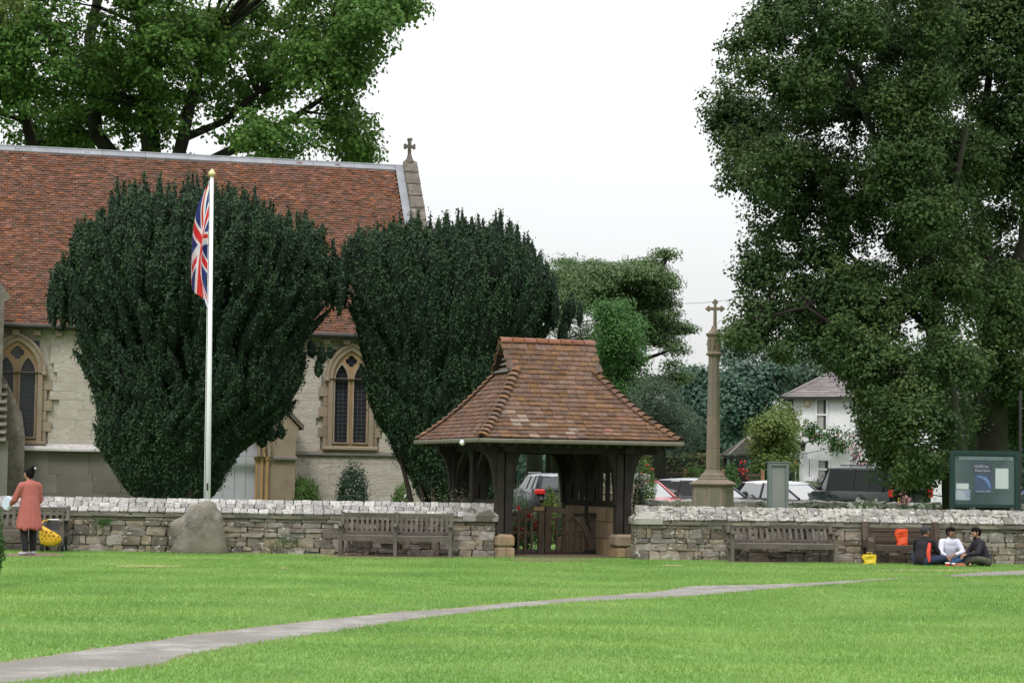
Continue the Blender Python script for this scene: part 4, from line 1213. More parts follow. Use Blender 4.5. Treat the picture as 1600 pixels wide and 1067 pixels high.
g = MB(); g.lathe((MX, YM, 0), [(rb * .98, zM(758)), (rb * 1.17, zM(757)), (rb * 1.17, zM(755)), (rb * .74, zM(749)), (rb * .74, zM(747)), (rb * .62, zM(745.5)), (rb * .60, zM(742)), (rb * .43, zM(738)), (rb * .41, zM(736)), (rb * .30, zM(732))], 8, R8); mbuild(g, 'base_moulding')
for (ya_, yb_, ra, rb_) in ((733, 700, 10.6, 10.2), (699.6, 650, 10.2, 9.5), (649.6, 600, 9.5, 8.8), (599.6, 556, 8.8, 8.0)):
    g = MB(); g.lathe((MX, YM, 0), [(ra * sM / math.cos(R8), zM(ya_)), (rb_ * sM / math.cos(R8), zM(yb_))], 8, R8); mbuild(g, 'shaft')
g = MB(); q = lambda a, b: (a * sM / math.cos(R8), zM(b))
g.lathe((MX, YM, 0), [q(8, 556.5), q(11.5, 554.5), q(12, 552.5), q(9.6, 550.5), q(9.6, 526.5), q(12, 524), q(12.6, 521.5), q(9, 519.5), q(5, 514.5), q(3, 509)], 8, R8); mbuild(g, 'lantern_head')
for k in range(8):
    a_ = k * math.pi / 4 - math.pi / 2
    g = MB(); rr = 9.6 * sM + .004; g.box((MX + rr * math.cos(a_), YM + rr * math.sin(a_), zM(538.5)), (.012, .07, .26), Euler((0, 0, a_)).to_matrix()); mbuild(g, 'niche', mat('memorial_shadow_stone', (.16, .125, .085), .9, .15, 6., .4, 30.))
g = MB(); zc_ = zM(482.5); x_ = MX + .02
g.tube([(x_, YM, zM(510)), (x_, YM, zM(472))], [.045, .036], 8)
g.beam((x_ - .19, YM, zc_), (x_ + .19, YM, zc_), .075, .075)
for dx, dz in ((-.19, 0), (.19, 0), (0, .19)):
    g.box((x_ + dx, YM, zc_ + dz), (.08, .07, .08), Euler((0, math.pi / 4, 0)).to_matrix())
    for s_ in (-1, 1):
        ox, oz = (0, .05 * s_) if dz == 0 else (.05 * s_, 0)
        g.box((x_ + dx * .80 + ox, YM, zc_ + dz * .80 + oz), (.045, .06, .045), Euler((0, math.pi / 4, 0)).to_matrix())
g.box((x_, YM, zc_), (.11, .06, .11), Euler((0, math.pi / 4, 0)).to_matrix())
mbuild(g, 'cross')
M_pan = mat('memorial_panel', (.24, .215, .17), .85, .08, 6., .2, 30.); M_ins = plain('inscription_dark', (.10, .085, .07), .8)
for k in range(8):
    a_ = k * math.pi / 4 - math.pi / 2; rr = rb * math.cos(R8); c_ = Vector((MX + rr * math.cos(a_), YM + rr * math.sin(a_), 0))
    side_ = Vector((-math.sin(a_), math.cos(a_), 0)); out_ = Vector((math.cos(a_), math.sin(a_), 0)); wf = 2 * rr * math.tan(R8)
    zt_ = zM(762); z0_ = zM(800); Mr = Matrix.Rotation(a_ + math.pi / 2, 3, 'Z')
    g = MB(); g.box(c_ + out_ * .004 + Vector((0, 0, (zt_ + z0_) / 2)), (wf * .80, .02, zt_ - z0_), Mr); pn = mbuild(g, 'name_panel', M_pan)
    if math.sin(a_) < .3:
        g = MB(); z = zt_ - .04
        while z > z0_ + .03:
            w_ = wf * .62; x = -w_ / 2
            while x < w_ / 2 - .02:
                l_ = random.uniform(.02, .07); l_ = min(l_, w_ / 2 - x)
                g.box(c_ + out_ * .0145 + side_ * (x + l_ / 2) + Vector((0, 0, z)), (l_, .003, .010), Mr); x += l_ + .014
            z -= .028
        o = mbuild(g, 'inscription', M_ins); 

# ================================================================== GREY SIGN BACK, NOTICE BOARD, SMALL SIGN
M_ggrey = mat('sign_grey_green', (0.125, 0.155, 0.148), .55, .08, 2., .1, 20.)
M_ggrey2 = mat('sign_grey_panel', (0.185, 0.20, 0.185), .6, .08, 1.5, .1, 20.)
Yp = 42.0
pa, pb_ = X(1198.5, Yp), X(1231, Yp); zt_, z0_ = W(1214, 723, Yp).z, W(1213, 794, Yp).z
sg_ = thing('sign_cabinet', ((pa + pb_) / 2, Yp, 0), 'tall grey green cabinet sign seen from behind, beside the memorial', 'sign')
cxs = (pa + pb_) / 2; wS = pb_ - pa; rzS = Matrix.Rotation(R(8), 3, 'Z')
def sb(pos, size, name, m, b=0.004):
    g = MB(); g.box(Vector((cxs, Yp, 0)) + rzS @ Vector(pos), size, rzS, b); g.build(name, m, sg_)
sb((0, 0, (zt_ + z0_) / 2), (wS - .08, .05, zt_ - z0_ - .04), 'panel', M_ggrey2)
for s_ in (-1, 1): sb((s_ * (wS / 2 - .03), 0, (zt_ + z0_) / 2), (.06, .13, zt_ - z0_), 'frame_side', M_ggrey)
sb((0, 0, zt_ - .03), (wS - .125, .13, .06), 'frame_top', M_ggrey); sb((0, 0, z0_ + .03), (wS - .125, .13, .06), 'frame_bottom', M_ggrey)
sb((0, .02, zt_ + .012), (wS + .03, .20, .022), 'cap', M_ggrey); sb((.15, 0, z0_ / 2), (.06, .06, z0_), 'leg', M_ggrey); sb((-.15, 0, z0_ / 2), (.06, .06, z0_), 'leg', M_ggrey)

Yn = 42.6; nl, nr2 = X(1484, Yn), X(1592, Yn); nt2, nb2 = W(1540, 705, Yn).z, W(1540, 797, Yn).z
nbd = thing('notice_board', ((nl + nr2) / 2, Yn, 0), 'dark green glazed church notice board behind the right wall', 'notice board')
M_ng = mat('board_green', (0.008, 0.032, 0.026), .5, .08, 3., .05, 20.); M_nin = mat('board_inside', (0.022, 0.05, 0.048), .7, .3, 1.6, 0, 20., col2=(.075, .11, .115))
wN = nr2 - nl; cxn = (nl + nr2) / 2
def nbx(c_, s_, name, m, b=.004, y=0): 
    g = MB(); g.box((cxn + c_[0], Yn + y, c_[1]), (s_[0], s_[1], s_[2]), None, b); return g.build(name, m, nbd)
for s_ in (-1, 1): nbx((s_ * (wN / 2 - .045), nt2 / 2), (.09, .10, nt2), 'post', M_ng)
nbx((0, nt2 - .04), (wN - .182, .10, .09), 'frame_top', M_ng); nbx((0, nb2 + .09), (wN - .182, .09, .07), 'frame_bottom', M_ng)
nbx((0, (nt2 + nb2) / 2 + .03), (wN - .19, .03, nt2 - nb2 - .16), 'back_panel', M_nin)
hB = nt2 - nb2
def post(cx_, cz_, w_, h_, m, name, y=-.022): return nbx((cx_, cz_), (w_, .006, h_), name, m, 0, y)
zc_ = (nt2 + nb2) / 2
M_strip = plain('board_header', (.17, .25, .26), .6); M_paper = mat('paper_white', (.42, .47, .47), .7, .05, 3., 0, 5.); M_paperb = mat('paper_blue', (.10, .16, .27), .7, .3, 4., 0, 5., col2=(.30, .34, .38))
M_post = mat('poster_dark_blue', (.035, .05, .075), .6, .3, 2., 0, 5., col2=(.05, .10, .22)); M_earth = mat('poster_blue_arc', (.10, .17, .36), .6, .3, 6., 0, 5.)
post(0.03, nt2 - .145, wN - .32, .065, M_strip, 'header_strip')
def word(s_, cx_, cz_, size, m, name, y=-.028):
    g = text_mb(s_, size, .001); g.v = [(v_[0] + cxn + cx_, v_[1] + Yn + y, v_[2] + cz_) for v_ in g.v]; return g.build(name, m, nbd)
word('CHRIST CHURCH BROCKHAM GREEN', .02, nt2 - .165, .062, M_ng, 'header_text')
post(-.03, zc_ + .06, .36, .62, M_post, 'poster'); 
M_txt = plain('poster_text', (.42, .42, .44), .7)
word('HOPE for', -.06, zc_ + .27, .075, M_txt, 'poster_text'); word('Planet Earth', -.04, zc_ + .19, .065, M_txt, 'poster_text')
word('Brockham, 2020', -.03, zc_ - .235, .045, M_txt, 'poster_text')
arc = MB(); n = 12; vs_ = []
for i in range(n + 1):
    a_ = 1.5 - 1.25 * i / n; 
    for rr in (.30, .37 - .05 * abs(i - 6) / 6): vs_.append((cxn - .19 + rr * math.cos(a_), Yn - .0262, zc_ - .22 + rr * math.sin(a_)))
arc.add(vs_, [(2 * i, 2 * i + 1, 2 * i + 3, 2 * i + 2) for i in range(n)]); arc.build('poster_arc', M_earth, nbd)
post(.36, zc_ + .05, .27, .42, M_paper, 'paper'); post(-.46, zc_ - .12, .26, .12, M_paper, 'paper'); post(-.45, zc_ - .30, .30, .21, M_paperb, 'paper')
gl_ = mat('board_glass', (.9, .95, .95), .03, 0, 1., 0, 1., spec=.5)
if True:
    m, nt, n_, l_, p = _nt('notice_glass'); n_.remove(p)
    ga = n_.new('ShaderNodeBsdfTransparent'); gb2 = n_.new('ShaderNodeBsdfGlossy'); gb2.inputs['Roughness'].default_value = .05
    mx = n_.new('ShaderNodeMixShader'); mx.inputs[0].default_value = .012
    l_.new(ga.outputs[0], mx.inputs[1]); l_.new(gb2.outputs[0], mx.inputs[2]); l_.new(mx.outputs[0], n_['Material Output'].inputs['Surface']); MATS['notice_glass'] = m
nbx((0, zc_ + .03), (wN - .19, .004, hB - .18), 'glass', MATS['notice_glass'], 0, -.045)

Ys = 66.0; sx_, sz_ = X(887, Ys), W(887, 749, Ys).z
rsn = thing('small_sign', (sx_, Ys, 0), 'small red and white notice beside the parked estate car', 'sign')
M_red = plain('sign_red', (.50, .045, .05), .5); M_wht = plain('sign_white', (.72, .72, .72), .5)
g = MB(); g.box((sx_, Ys, sz_), (.34, .02, .26)); g.build('panel', M_wht, rsn)
for z, h in ((.075, .05), (.0, .05), (-.075, .06)): g = MB(); g.box((sx_, Ys - .014, sz_ + z), (.29, .006, h)); g.build('red_band', M_red, rsn)
g = MB(); g.box((sx_, Ys + .04, sz_ / 2), (.05, .05, sz_)); g.build('post', M_oak2, rsn)
g = MB(); g.beam((sx_ + .22, Ys, sz_ - .12), (sx_ + .30, Ys, sz_ + .12), .03, .12, (0, 1, 0)); 
g.build('side_panel', M_red, rsn)

# ================================================================== BUILDINGS AND WALLS BEYOND
# churchyard walls beyond the memorial
M_fw_ = M_rubble
def far_wall(px0, px1, Ya, Yb, zt, label, cap=True, hs=(.12, .22), ws=(.2, .45)):
    a_ = Vector((X(px0, Ya), Ya, 0)); b_ = Vector((X(px1, Yb), Yb, 0)); L = (b_ - a_).length; ang = math.atan2(b_.y - a_.y, b_.x - a_.x)
    t = thing('churchyard_wall', a_, label, 'stone wall', rz=ang)
    g = MB(); g.box((L / 2, .24, zt / 2), (L, .40, zt)); g.build('wall_core', M_mortar, t, local=True)
    z0_ = .35
    wall_stones(t, 0, L, z0_, zt - .12, .04, hs, ws, 'stone', M_rubble, 'rubble_stone', .03, 250)
    ms = stone_meshes(M_coping2, 'coping_stone_grey', 8, .045); x = 0
    while x < L:
        w_ = random.uniform(.12, .34); tz = random.uniform(-.25, .25)
        link_mesh('coping_stone', random.choice(ms), t, (x + w_ / 2, .22, zt - .05 + random.uniform(-.02, .03)), (random.uniform(-.1, .1), tz, 0), (w_ + .04, .5, .17)); x += w_
    return t
far_wall(1006, 1620, 54.0, 54.6, .94, 'low far churchyard wall with rough coping in front of the parked cars')
g = far_wall(878, 1008, 52.5, 53.0, 1.60, 'taller stone wall with pale capping behind the right side of the lychgate')
far_wall(770, 884, 55.5, 55.3, .55, 'low stone wall behind the lychgate in front of the estate car')

# white house
YH = 86.0
M_render = mat('white_render', (0.76, 0.76, 0.78), 0.85, 0.05, 1.5, 0.3, 20.0, spots=((.50, .50, .50), .72, 2.))
M_slate = mat('slate_roof', (0.20, 0.175, 0.17), 0.8, 0.14, 3.0, 0.3, 20.0, rnd=.2, island=True, col2=(.15, .135, .14))
M_black = plain('black_paint', (0.02, 0.02, 0.022), .5)
M_whitep = plain('white_paint', (0.72, 0.72, 0.74), .5)
M_win = mat('window_glass_dark', (0.055, 0.06, 0.06), .08, .2, 1., .02, 3., spec=.6)
M_curt = plain('curtain_pale', (0.33, 0.33, 0.30), .9)
RZH = R(-24)
hc = Vector((X(1239, YH), YH, 0))
HM = Matrix.Translation(hc) @ Matrix.Rotation(RZH, 4, 'Z'); HMi = HM.inverted()
def onh(px, py, off=0.0):
    d = HMi.to_3x3() @ ray(px, py); o = HMi @ EYE; t_ = (-off - o.y) / d.y; p = o + d * t_; return p.x, p.z
house = thing('white_house', hc, 'white rendered two storey house with hipped slate roof at the right', 'house', rz=RZH)
def hb(mbx, name, m, par=None, **k):
    o = mbx.build(name, m, house, local=True, **k)
    if par: o.parent = par
    return o
HL = onh(1452, 700)[0]; HD = 6.5; ezh = onh(1239, 621)[1]
g = MB(); g.box((HL / 2, HD / 2, ezh / 2), (HL, HD, ezh)); hb(g, 'wall', M_render)
apx = onh(1345, 556, -HD / 2)[1]
ov = .38; rf = MB(); rd = 2.2
A_ = [Vector((-ov, -ov, ezh)), Vector((HL + ov, -ov, ezh)), Vector((HL + ov, HD + ov, ezh)), Vector((-ov, HD + ov, ezh))]
T0, T1 = Vector((HL / 2 - .6, HD / 2, apx)), Vector((HL / 2 + .6, HD / 2, apx))
def slates(p0, p1, q0, q1, rows=26, w_=.45):
    n_ = (p1 - p0).cross(q0 - p0).normalized()
    if n_.z < 0: n_ = -n_
    for r_ in range(rows):
        a0 = p0.lerp(q0, r_ / rows); a1 = p1.lerp(q1, r_ / rows); b0 = p0.lerp(q0, (r_ + 1.1) / rows); b1 = p1.lerp(q1, (r_ + 1.1) / rows)
        n = max(1, int((a1 - a0).length / w_)); sh = (r_ % 2) * .5 / n
        for i in range(n):
            u0 = max(0, i / n - sh); u1 = (i + 1) / n - sh if i < n - 1 else 1
            q = [a0.lerp(a1, u0) + n_ * .035, a0.lerp(a1, u1 - .01 / n) + n_ * .035, b0.lerp(b1, u1 - .01 / n) + n_ * .012, b0.lerp(b1, u0) + n_ * .012]
            q2 = [q[0] - n_ * .02, q[1] - n_ * .02]
            rf.add(q + q2, [(0, 1, 2, 3), (4, 5, 1, 0)])
slates(A_[0], A_[1], T0, T1); slates(A_[3], A_[0], T0, T0); slates(A_[1], A_[2], T1, T1); slates(A_[2], A_[3], T1, T0)
ro = hb(rf, 'roof', M_slate)
g = MB(); g.add([tuple(v) for v in A_] + [tuple(T0), tuple(T1)], [(0, 1, 5, 4), (1, 2, 5), (2, 3, 4, 5), (3, 0, 4), (3, 2, 1, 0)]); hb(g, 'roof_deck', M_black)
g = MB()
for p_, q_ in ((A_[0], T0), (A_[1], T1), (A_[2], T1), (A_[3], T0), (T0, T1)): g.beam(p_ + Vector((0, 0, .04)), q_ + Vector((0, 0, .04)), .14, .06)
hb(g, 'hip_ridge', M_slate)
for a_, b_ in ((A_[0], A_[1]), (A_[3], A_[0]), (A_[1], A_[2])): g = MB(); g.beam(a_ - Vector((0, 0, .03)), b_ - Vector((0, 0, .03)), .11, .10); hb(g, 'gutter', M_black)
g = MB(); u_ = onh(1241.5, 640)[0]; g.tube([(-ov + .1, -ov, ezh - .05), (-ov + .15, -ov, ezh - .25), (u_, -.10, ezh - .55), (u_, -.09, .1)], .05, 8); hb(g, 'downpipe', M_black)
def hwindow(px0, px1, py0, py1, sash=True, door=False):
    u0, z1 = onh(px0, py0); u1, z0 = onh(px1, py1); z1 = onh((px0 + px1) / 2, py0)[1]; z0 = onh((px0 + px1) / 2, py1)[1]
    g = MB(); g.box(((u0 + u1) / 2, .0, (z0 + z1) / 2), (u1 - u0, .03, z1 - z0)); w_ = hb(g, 'window' if not door else 'door', M_win if not door else M_whitep)
    def fr_(c_, s_, nm, m=M_whitep): g = MB(); g.box(c_, s_); hb(g, nm, m, w_)
    t_ = .07
    fr_((u0 + t_ / 2, -.05, (z0 + z1) / 2), (t_, .08, z1 - z0), 'frame'); fr_((u1 - t_ / 2, -.05, (z0 + z1) / 2), (t_, .08, z1 - z0), 'frame')
    fr_(((u0 + u1) / 2, -.05, z1 - t_ / 2), (u1 - u0 - 2 * t_, .08, t_), 'frame'); fr_(((u0 + u1) / 2, -.06, z0 + t_ / 2), (u1 - u0 - 2 * t_, .09, t_), 'frame')
    fr_(((u0 + u1) / 2, -.10, z0 - .05), (u1 - u0 + .2, .2, .08), 'sill')
    if sash:
        fr_(((u0 + u1) / 2, -.045, (z0 + z1) / 2), (u1 - u0 - 2 * t_, .06, .07), 'meeting_rail')
        fr_((u0 + t_ + .14, -.02, (z0 + z1) / 2), (.24, .012, z1 - z0 - 2 * t_), 'curtain', M_curt)
    return w_
hwindow(1275, 1294, 622, 674); hwindow(1277, 1297.5, 717, 749, sash=True); hwindow(1262, 1268.5, 716, 748, sash=False)
hwindow(1345, 1362, 624, 676); hwindow(1343, 1366, 717, 750); hwindow(1400, 1418, 626, 678); hwindow(1398, 1420, 719, 752)
lp = onh(1258.5, 697)
g = MB(); g.beam((lp[0] - .3, -.02, lp[1] + .15), (lp[0], -.42, lp[1] + .17), .03, .03); g.lathe((lp[0], -.42, lp[1] - .2), [(.05, 0), (.10, .03), (.14, .28), (.16, .30), (.04, .40), (.02, .46)], 6); hb(g, 'wall_lantern', M_black)
g = MB(); pl0 = onh(1262, 628); g.lathe((pl0[0], -.03, pl0[1] - .2), [(.10, 0), (.16, .1), (.16, .32), (.08, .42)], 10); hb(g, 'alarm_box', mat('alarm_cream', (.48, .44, .30), .6, .1, 4., 0, 5.))

# gazebo with shingled roof
YZ = 80.0
gz = W(1166, 704, YZ); gx = X(1168, YZ)
gaz = thing('garden_shelter', (gx, YZ, 0), 'dark garden shelter with a low six sided shingle roof', 'gazebo')
M_shing = mat('shingle_grey', (.085, .075, .065), .9, .2, 5., .5, 20., rnd=.25, island=True)
ezg = W(1166, 712, YZ).z; azg = W(1172, 684, YZ).z; rg = m_of(43, YZ)
g = MB()
for k in range(6):
    a0, a1 = math.pi / 3 * k - .35, math.pi / 3 * (k + 1) - .35
    p0 = Vector((gx + rg * math.cos(a0), YZ + rg * math.sin(a0), ezg)); p1 = Vector((gx + rg * math.cos(a1), YZ + rg * math.sin(a1), ezg)); tp = Vector((gx, YZ, azg))
    for r_ in range(14):
        f0, f1 = r_ / 14, (r_ + 1.1) / 14
        a_, b_, c_, d_ = p0.lerp(tp, f0), p1.lerp(tp, f0), p1.lerp(tp, min(1, f1)), p0.lerp(tp, min(1, f1)); up_ = Vector((0, 0, .03))
        n = max(1, int((b_ - a_).length / .25))
        for i in range(n): g.add([a_.lerp(b_, i / n) + up_, a_.lerp(b_, (i + .96) / n) + up_, d_.lerp(c_, (i + .96) / n), d_.lerp(c_, i / n)], [(0, 1, 2, 3)])
g.build('roof', M_shing, gaz)
g = MB()
for k in range(6):
    a0 = math.pi / 3 * k - .35; g.beam((gx + rg * math.cos(a0), YZ + rg * math.sin(a0), ezg + .03), (gx, YZ, azg + .05), .09, .05)
g.build('hip_ridge', mat('hip_pale', (.17, .155, .135), .9, .1, 5., .2, 20.), gaz)
for k in range(6):
    a0 = math.pi / 3 * k - .35; g = MB(); g.box((gx + rg * .86 * math.cos(a0), YZ + rg * .86 * math.sin(a0), ezg / 2), (.13, .13, ezg)); g.build('post', M_oak, gaz)
g = MB(); g.lathe((gx, YZ, 0), [(rg * .8, 0.0), (rg * .8, .9), (rg * .78, .9)], 6, -.35); g.build('side_panel', M_oak, gaz)
g = MB(); g.lathe((gx, YZ, ezg - .12), [(rg * .95, 0.0), (rg * .95, .10)], 6, -.35); g.build('eaves_beam', M_oak, gaz)

# post and rail fence and a timber post
fnc = thing('wooden_fence', (X(1130, 74), 74, 0), 'low wooden post and rail fence beyond the parked cars', 'fence')
M_fence = mat('fence_orange_wood', (.26, .15, .08), .8, .2, 4., .3, 20.)
for px_ in (1010, 1070, 1130, 1191): 
    g = MB(); x_ = X(px_, 74); zt_ = W(px_, 734 + (px_ - 1191) * .0148, 74).z; g.box((x_, 74, zt_ / 2), (.13, .13, zt_), None, .01); g.build('post', M_fence, fnc)
for py_ in (742, 750):
    z_ = W(1150, py_, 74).z; g = MB(); g.box(((X(1010, 74) + X(1191, 74)) / 2, 74, z_), (X(1191, 74) - X(1010, 74), .05, .11)); g.build('rail', M_oak2, fnc)
g = MB(); x_ = X(881, 70); g.box((0, 0, 1.3), (.16, .16, 2.6), None, .01)
pt_ = thing('timber_post', (x_, 70, 0), 'plain timber post standing behind the lychgate opening', 'post'); g.build('post', mat('post_olive', (.13, .12, .075), .9, .2, 4., .3, 20.), pt_, local=True)
# overhead wire
cb_ = MB(); pa_, pc_ = W(1000, 474, 140), W(1250, 444, 140); pts = [pa_.lerp(pc_, i / 12) - Vector((0, 0, .5 * math.sin(math.pi * i / 12))) for i in range(13)]
cb_.tube(pts, .016, 4); tag(cb_.build('overhead_wire', plain('wire', (.12, .12, .13), .6)), 'thin overhead wire crossing the sky behind the memorial cross', 'wire')
# tall lamp pole at the right edge
g = MB(); x_ = X(1593, 45); lpz = W(1593, 610, 45).z; g.tube([(x_, 45, 0), (x_ + .02, 45, lpz)], .035, 8); g.tube([(x_, 45, lpz - .4), (x_ + .3, 45, lpz - .38)], .02, 6)
lpp = thing('lamp_pole', (x_, 45, 0), 'thin dark pole with a short arm beside the notice board', 'pole'); g.build('pole', M_black, lpp)

# ================================================================== PARKED CARS
M_tyre = plain('tyre_black', (.015, .015, .016), .85); M_rim = plain('rim_silver', (.35, .36, .38), .35, metal=.7)
M_redl = plain('lamp_red', (.55, .02, .015), .2, spec=.6); M_amb = plain('lamp_amber', (.70, .16, .03), .25, spec=.6); M_clr = plain('lamp_clear', (.55, .57, .6), .15, spec=.7)
M_cglass = mat('car_glass', (.03, .036, .042), .04, .05, 1., 0, 1., spec=1.0, coat=1.0)
MATS['car_glass'].node_tree.nodes['Principled BSDF'].inputs['IOR'].default_value = 1.9
M_trim = plain('trim_black', (.02, .02, .022), .5); M_plate_y = plain('plate_yellow', (.62, .42, .03), .5); M_plate_w = plain('plate_white', (.7, .7, .68), .5)
def paint(name, c): return mat('car_paint_' + name, c, .25, .03, 2., 0, 5., spec=.5 if max(c) > .1 else .25, coat=.35 if max(c) > .1 else .08)
M_cglass2 = mat('car_glass_dark', (.03, .036, .038), .06, .05, 1., 0, 1., spec=.6)
def car(px, Y, head, label, pm, L=4.1, Wd=1.74, H=1.46, kind='hatch', roofm=None, plate_txt=None, box=False):
    """px: image column of the car's centre; head: heading angle; +x is the front"""
    t = thing('parked_car', (X(px, Y), Y, -.01), label, 'car', rz=head)
    def b_(mbx, name, m, sm=False, par=None):
        o = mbx.build(name, m, t, local=True, smooth=sm)
        if par: o.parent = par
        return o
    hl = L / 2; hw = Wd / 2; wb = L * .31; wr = .33 if not box else .38; gc = .20 if not box else .30
    belt = H * (.71 if kind == 'estate' else .69) if not box else H * .655
    # body: cross sections along x: (x, half width, bottom, shoulder z, top z)
    if kind == 'hatch': st = [(-hl, .82, gc + .18, .62, .80), (-hl + .08, .93, gc + .05, .66, belt), (-hl * .6, 1, gc, .70, belt), (0, 1, gc, .70, belt - .01), (hl * .35, 1, gc, .69, belt - .04), (hl * .52, .99, gc, .67, belt - .08), (hl * .8, .95, gc + .02, .64, belt - .17), (hl * .95, .85, gc + .08, .58, belt - .28), (hl, .72, gc + .15, .50, belt - .38)]
    elif kind == 'estate': st = [(-hl, .84, gc + .18, .62, .78), (-hl + .06, .95, gc + .05, .68, belt), (-hl * .6, 1, gc, .70, belt), (0, 1, gc, .70, belt), (hl * .35, 1, gc, .69, belt - .03), (hl * .5, .99, gc, .67, belt - .07), (hl * .8, .95, gc + .02, .64, belt - .15), (hl * .95, .86, gc + .08, .58, belt - .25), (hl, .74, gc + .15, .50, belt - .36)]
    else: st = [(-hl, .93, gc + .12, .7, belt), (-hl + .05, .98, gc, .75, belt), (-hl * .5, 1, gc, .8, belt), (0, 1, gc, .8, belt), (hl * .42, 1, gc, .8, belt - .02), (hl * .45, 1, gc, .8, belt - .08), (hl * .9, .97, gc + .02, .75, belt - .14), (hl * .97, .93, gc + .1, .7, belt - .22), (hl, .88, gc + .15, .65, belt - .34)]
    g = MB(); ring = []
    for x, w, z0, zs, zt in st:
        w *= hw; ring.append([(x, -w * .90, z0), (x, -w * .99, z0 + .14), (x, -w, (z0 + zs) / 2 + .05), (x, -w * .985, zs), (x, -w * .93, zt - .03), (x, -w * .82, zt), (x, 0, zt + .02), (x, w * .82, zt), (x, w * .93, zt - .03), (x, w * .985, zs), (x, w, (z0 + zs) / 2 + .05), (x, w * .99, z0 + .14), (x, w * .90, z0)])
    k = len(ring[0]); vs_ = [p for r_ in ring for p in r_]
    g.add(vs_, [(i * k + j, (i + 1) * k + j, (i + 1) * k + (j + 1) % k, i * k + (j + 1) % k)[::-1] for i in range(len(ring) - 1) for j in range(k)] + [tuple(range(k)), tuple(range((len(ring) - 1) * k, len(ring) * k))[::-1]])
    body = b_(g, 'body', pm, True)
    # greenhouse: lower outline at belt, upper at roof
    if kind == 'hatch': lo_x, hi_x = (-hl + .05, hl * .47), (-hl + .42, hl * .04)
    elif kind == 'estate': lo_x, hi_x = (-hl + .04, hl * .42), (-hl + .36, hl * .02)
    else: lo_x, hi_x = (-hl + .03, hl * .40), (-hl + .12, hl * .20)
    wl_, wh_ = hw * .90, hw * (.70 if not box else .80); zr = H - .055
    P0 = [(lo_x[0], -wl_ * .88), (lo_x[0] + .25, -wl_), (lo_x[1] - .5, -wl_), (lo_x[1], -wl_ * .72), (lo_x[1], wl_ * .72), (lo_x[1] - .5, wl_), (lo_x[0] + .25, wl_), (lo_x[0], wl_ * .88)]
    P1 = [(hi_x[0], -wh_ * .88), (hi_x[0] + .15, -wh_), (hi_x[1] - .15, -wh_), (hi_x[1], -wh_ * .86), (hi_x[1], wh_ * .86), (hi_x[1] - .15, wh_), (hi_x[0] + .15, wh_), (hi_x[0], wh_ * .88)]
    g = MB(); g.add([(x, y, belt - .05) for x, y in P0] + [(x, y, zr) for x, y in P1], [(i, (i + 1) % 8, 8 + (i + 1) % 8, 8 + i) for i in range(8)]); b_(g, 'windows', M_cglass if kind == 'hatch' else M_cglass2)
    # roof
    g = MB(); n_ = 7; rr = []
    for i in range(n_ + 1):
        u = i / n_; x = hi_x[0] - .05 + (hi_x[1] - hi_x[0] + .10) * u; w = wh_ * (1.02 - .10 * (abs(u - .5) * 2) ** 4); dz = .055 * (1 - (2 * u - 1) ** 2)
        rr.append([(x, -w, zr - .03), (x, -w * .96, zr + .02 + dz * .3), (x, -w * .5, zr + .03 + dz * .8), (x, 0, zr + .035 + dz), (x, w * .5, zr + .03 + dz * .8), (x, w * .96, zr + .02 + dz * .3), (x, w, zr - .03)])
    g.add([p for r_ in rr for p in r_], [(i * 7 + j, i * 7 + j + 1, (i + 1) * 7 + j + 1, (i + 1) * 7 + j) for i in range(n_) for j in range(6)] + [tuple(range(7))[::-1], tuple(range(n_ * 7, n_ * 7 + 7))]); b_(g, 'roof', roofm or pm, True)
    # pillars
    for s_ in (-1, 1):
        for (i, w_) in ((0, .07), (1, .06), (2, .05), (3, .06)):
            j = i if s_ < 0 else 7 - i
            if i == 2: continue
            a_ = Vector((*P0[j], belt - .03)); c_ = Vector((*P1[j], zr)); g = MB(); g.beam(a_, c_, w_, .035, (0, 1, 0) if i in (1, 2) else (1, 0, 0)); b_(g, 'pillar', pm)
        g = MB(); y0, y1 = s_ * (wl_ + .004), s_ * (wh_ + .004); xm = (lo_x[0] + lo_x[1]) / 2 - .05
        g.beam((xm, y0, belt - .03), (xm - .03, y1, zr), .07, .02, (0, 1, 0)); b_(g, 'pillar', M_trim)
        if box or kind == 'estate': g = MB(); xm2 = lo_x[0] + .85; g.beam((xm2, y0, belt - .03), (xm2, y1, zr), .07, .02, (0, 1, 0)); b_(g, 'pillar', M_trim)
        g = MB(); g.box((lo_x[1] - .45, s_ * (hw + .10), belt + .06), (.13, .19, .14), None, .04); b_(g, 'door_mirror', M_trim)
        g = MB(); g.box((-.05, s_ * (hw * .995 + .004), belt - .14), (.18, .02, .03)); g.box((-.05 - L * .24, s_ * (hw * .995 + .004), belt - .14), (.18, .02, .03)); b_(g, 'door_handle', M_trim)
        for xw in (-wb, wb):
            g = MB(); g.tube([(xw, s_ * (hw - .20), wr), (xw, s_ * (hw + .012), wr)], wr, 20); w0 = b_(g, 'wheel', M_tyre)
            g = MB(); g.tube([(xw, s_ * (hw + .013), wr), (xw, s_ * (hw + .024), wr)], wr * .66, 14); b_(g, 'rim', M_rim, par=w0)
            g = MB(); pts = [(xw + (wr + .07) * math.cos(math.pi * q / 10), s_ * (hw + .001), wr + (wr + .07) * math.sin(math.pi * q / 10)) for q in range(11)]; g.tube(pts, .035, 5); b_(g, 'wheel_arch', M_trim)
        zt_ = .88 if kind != 'box' else 1.05
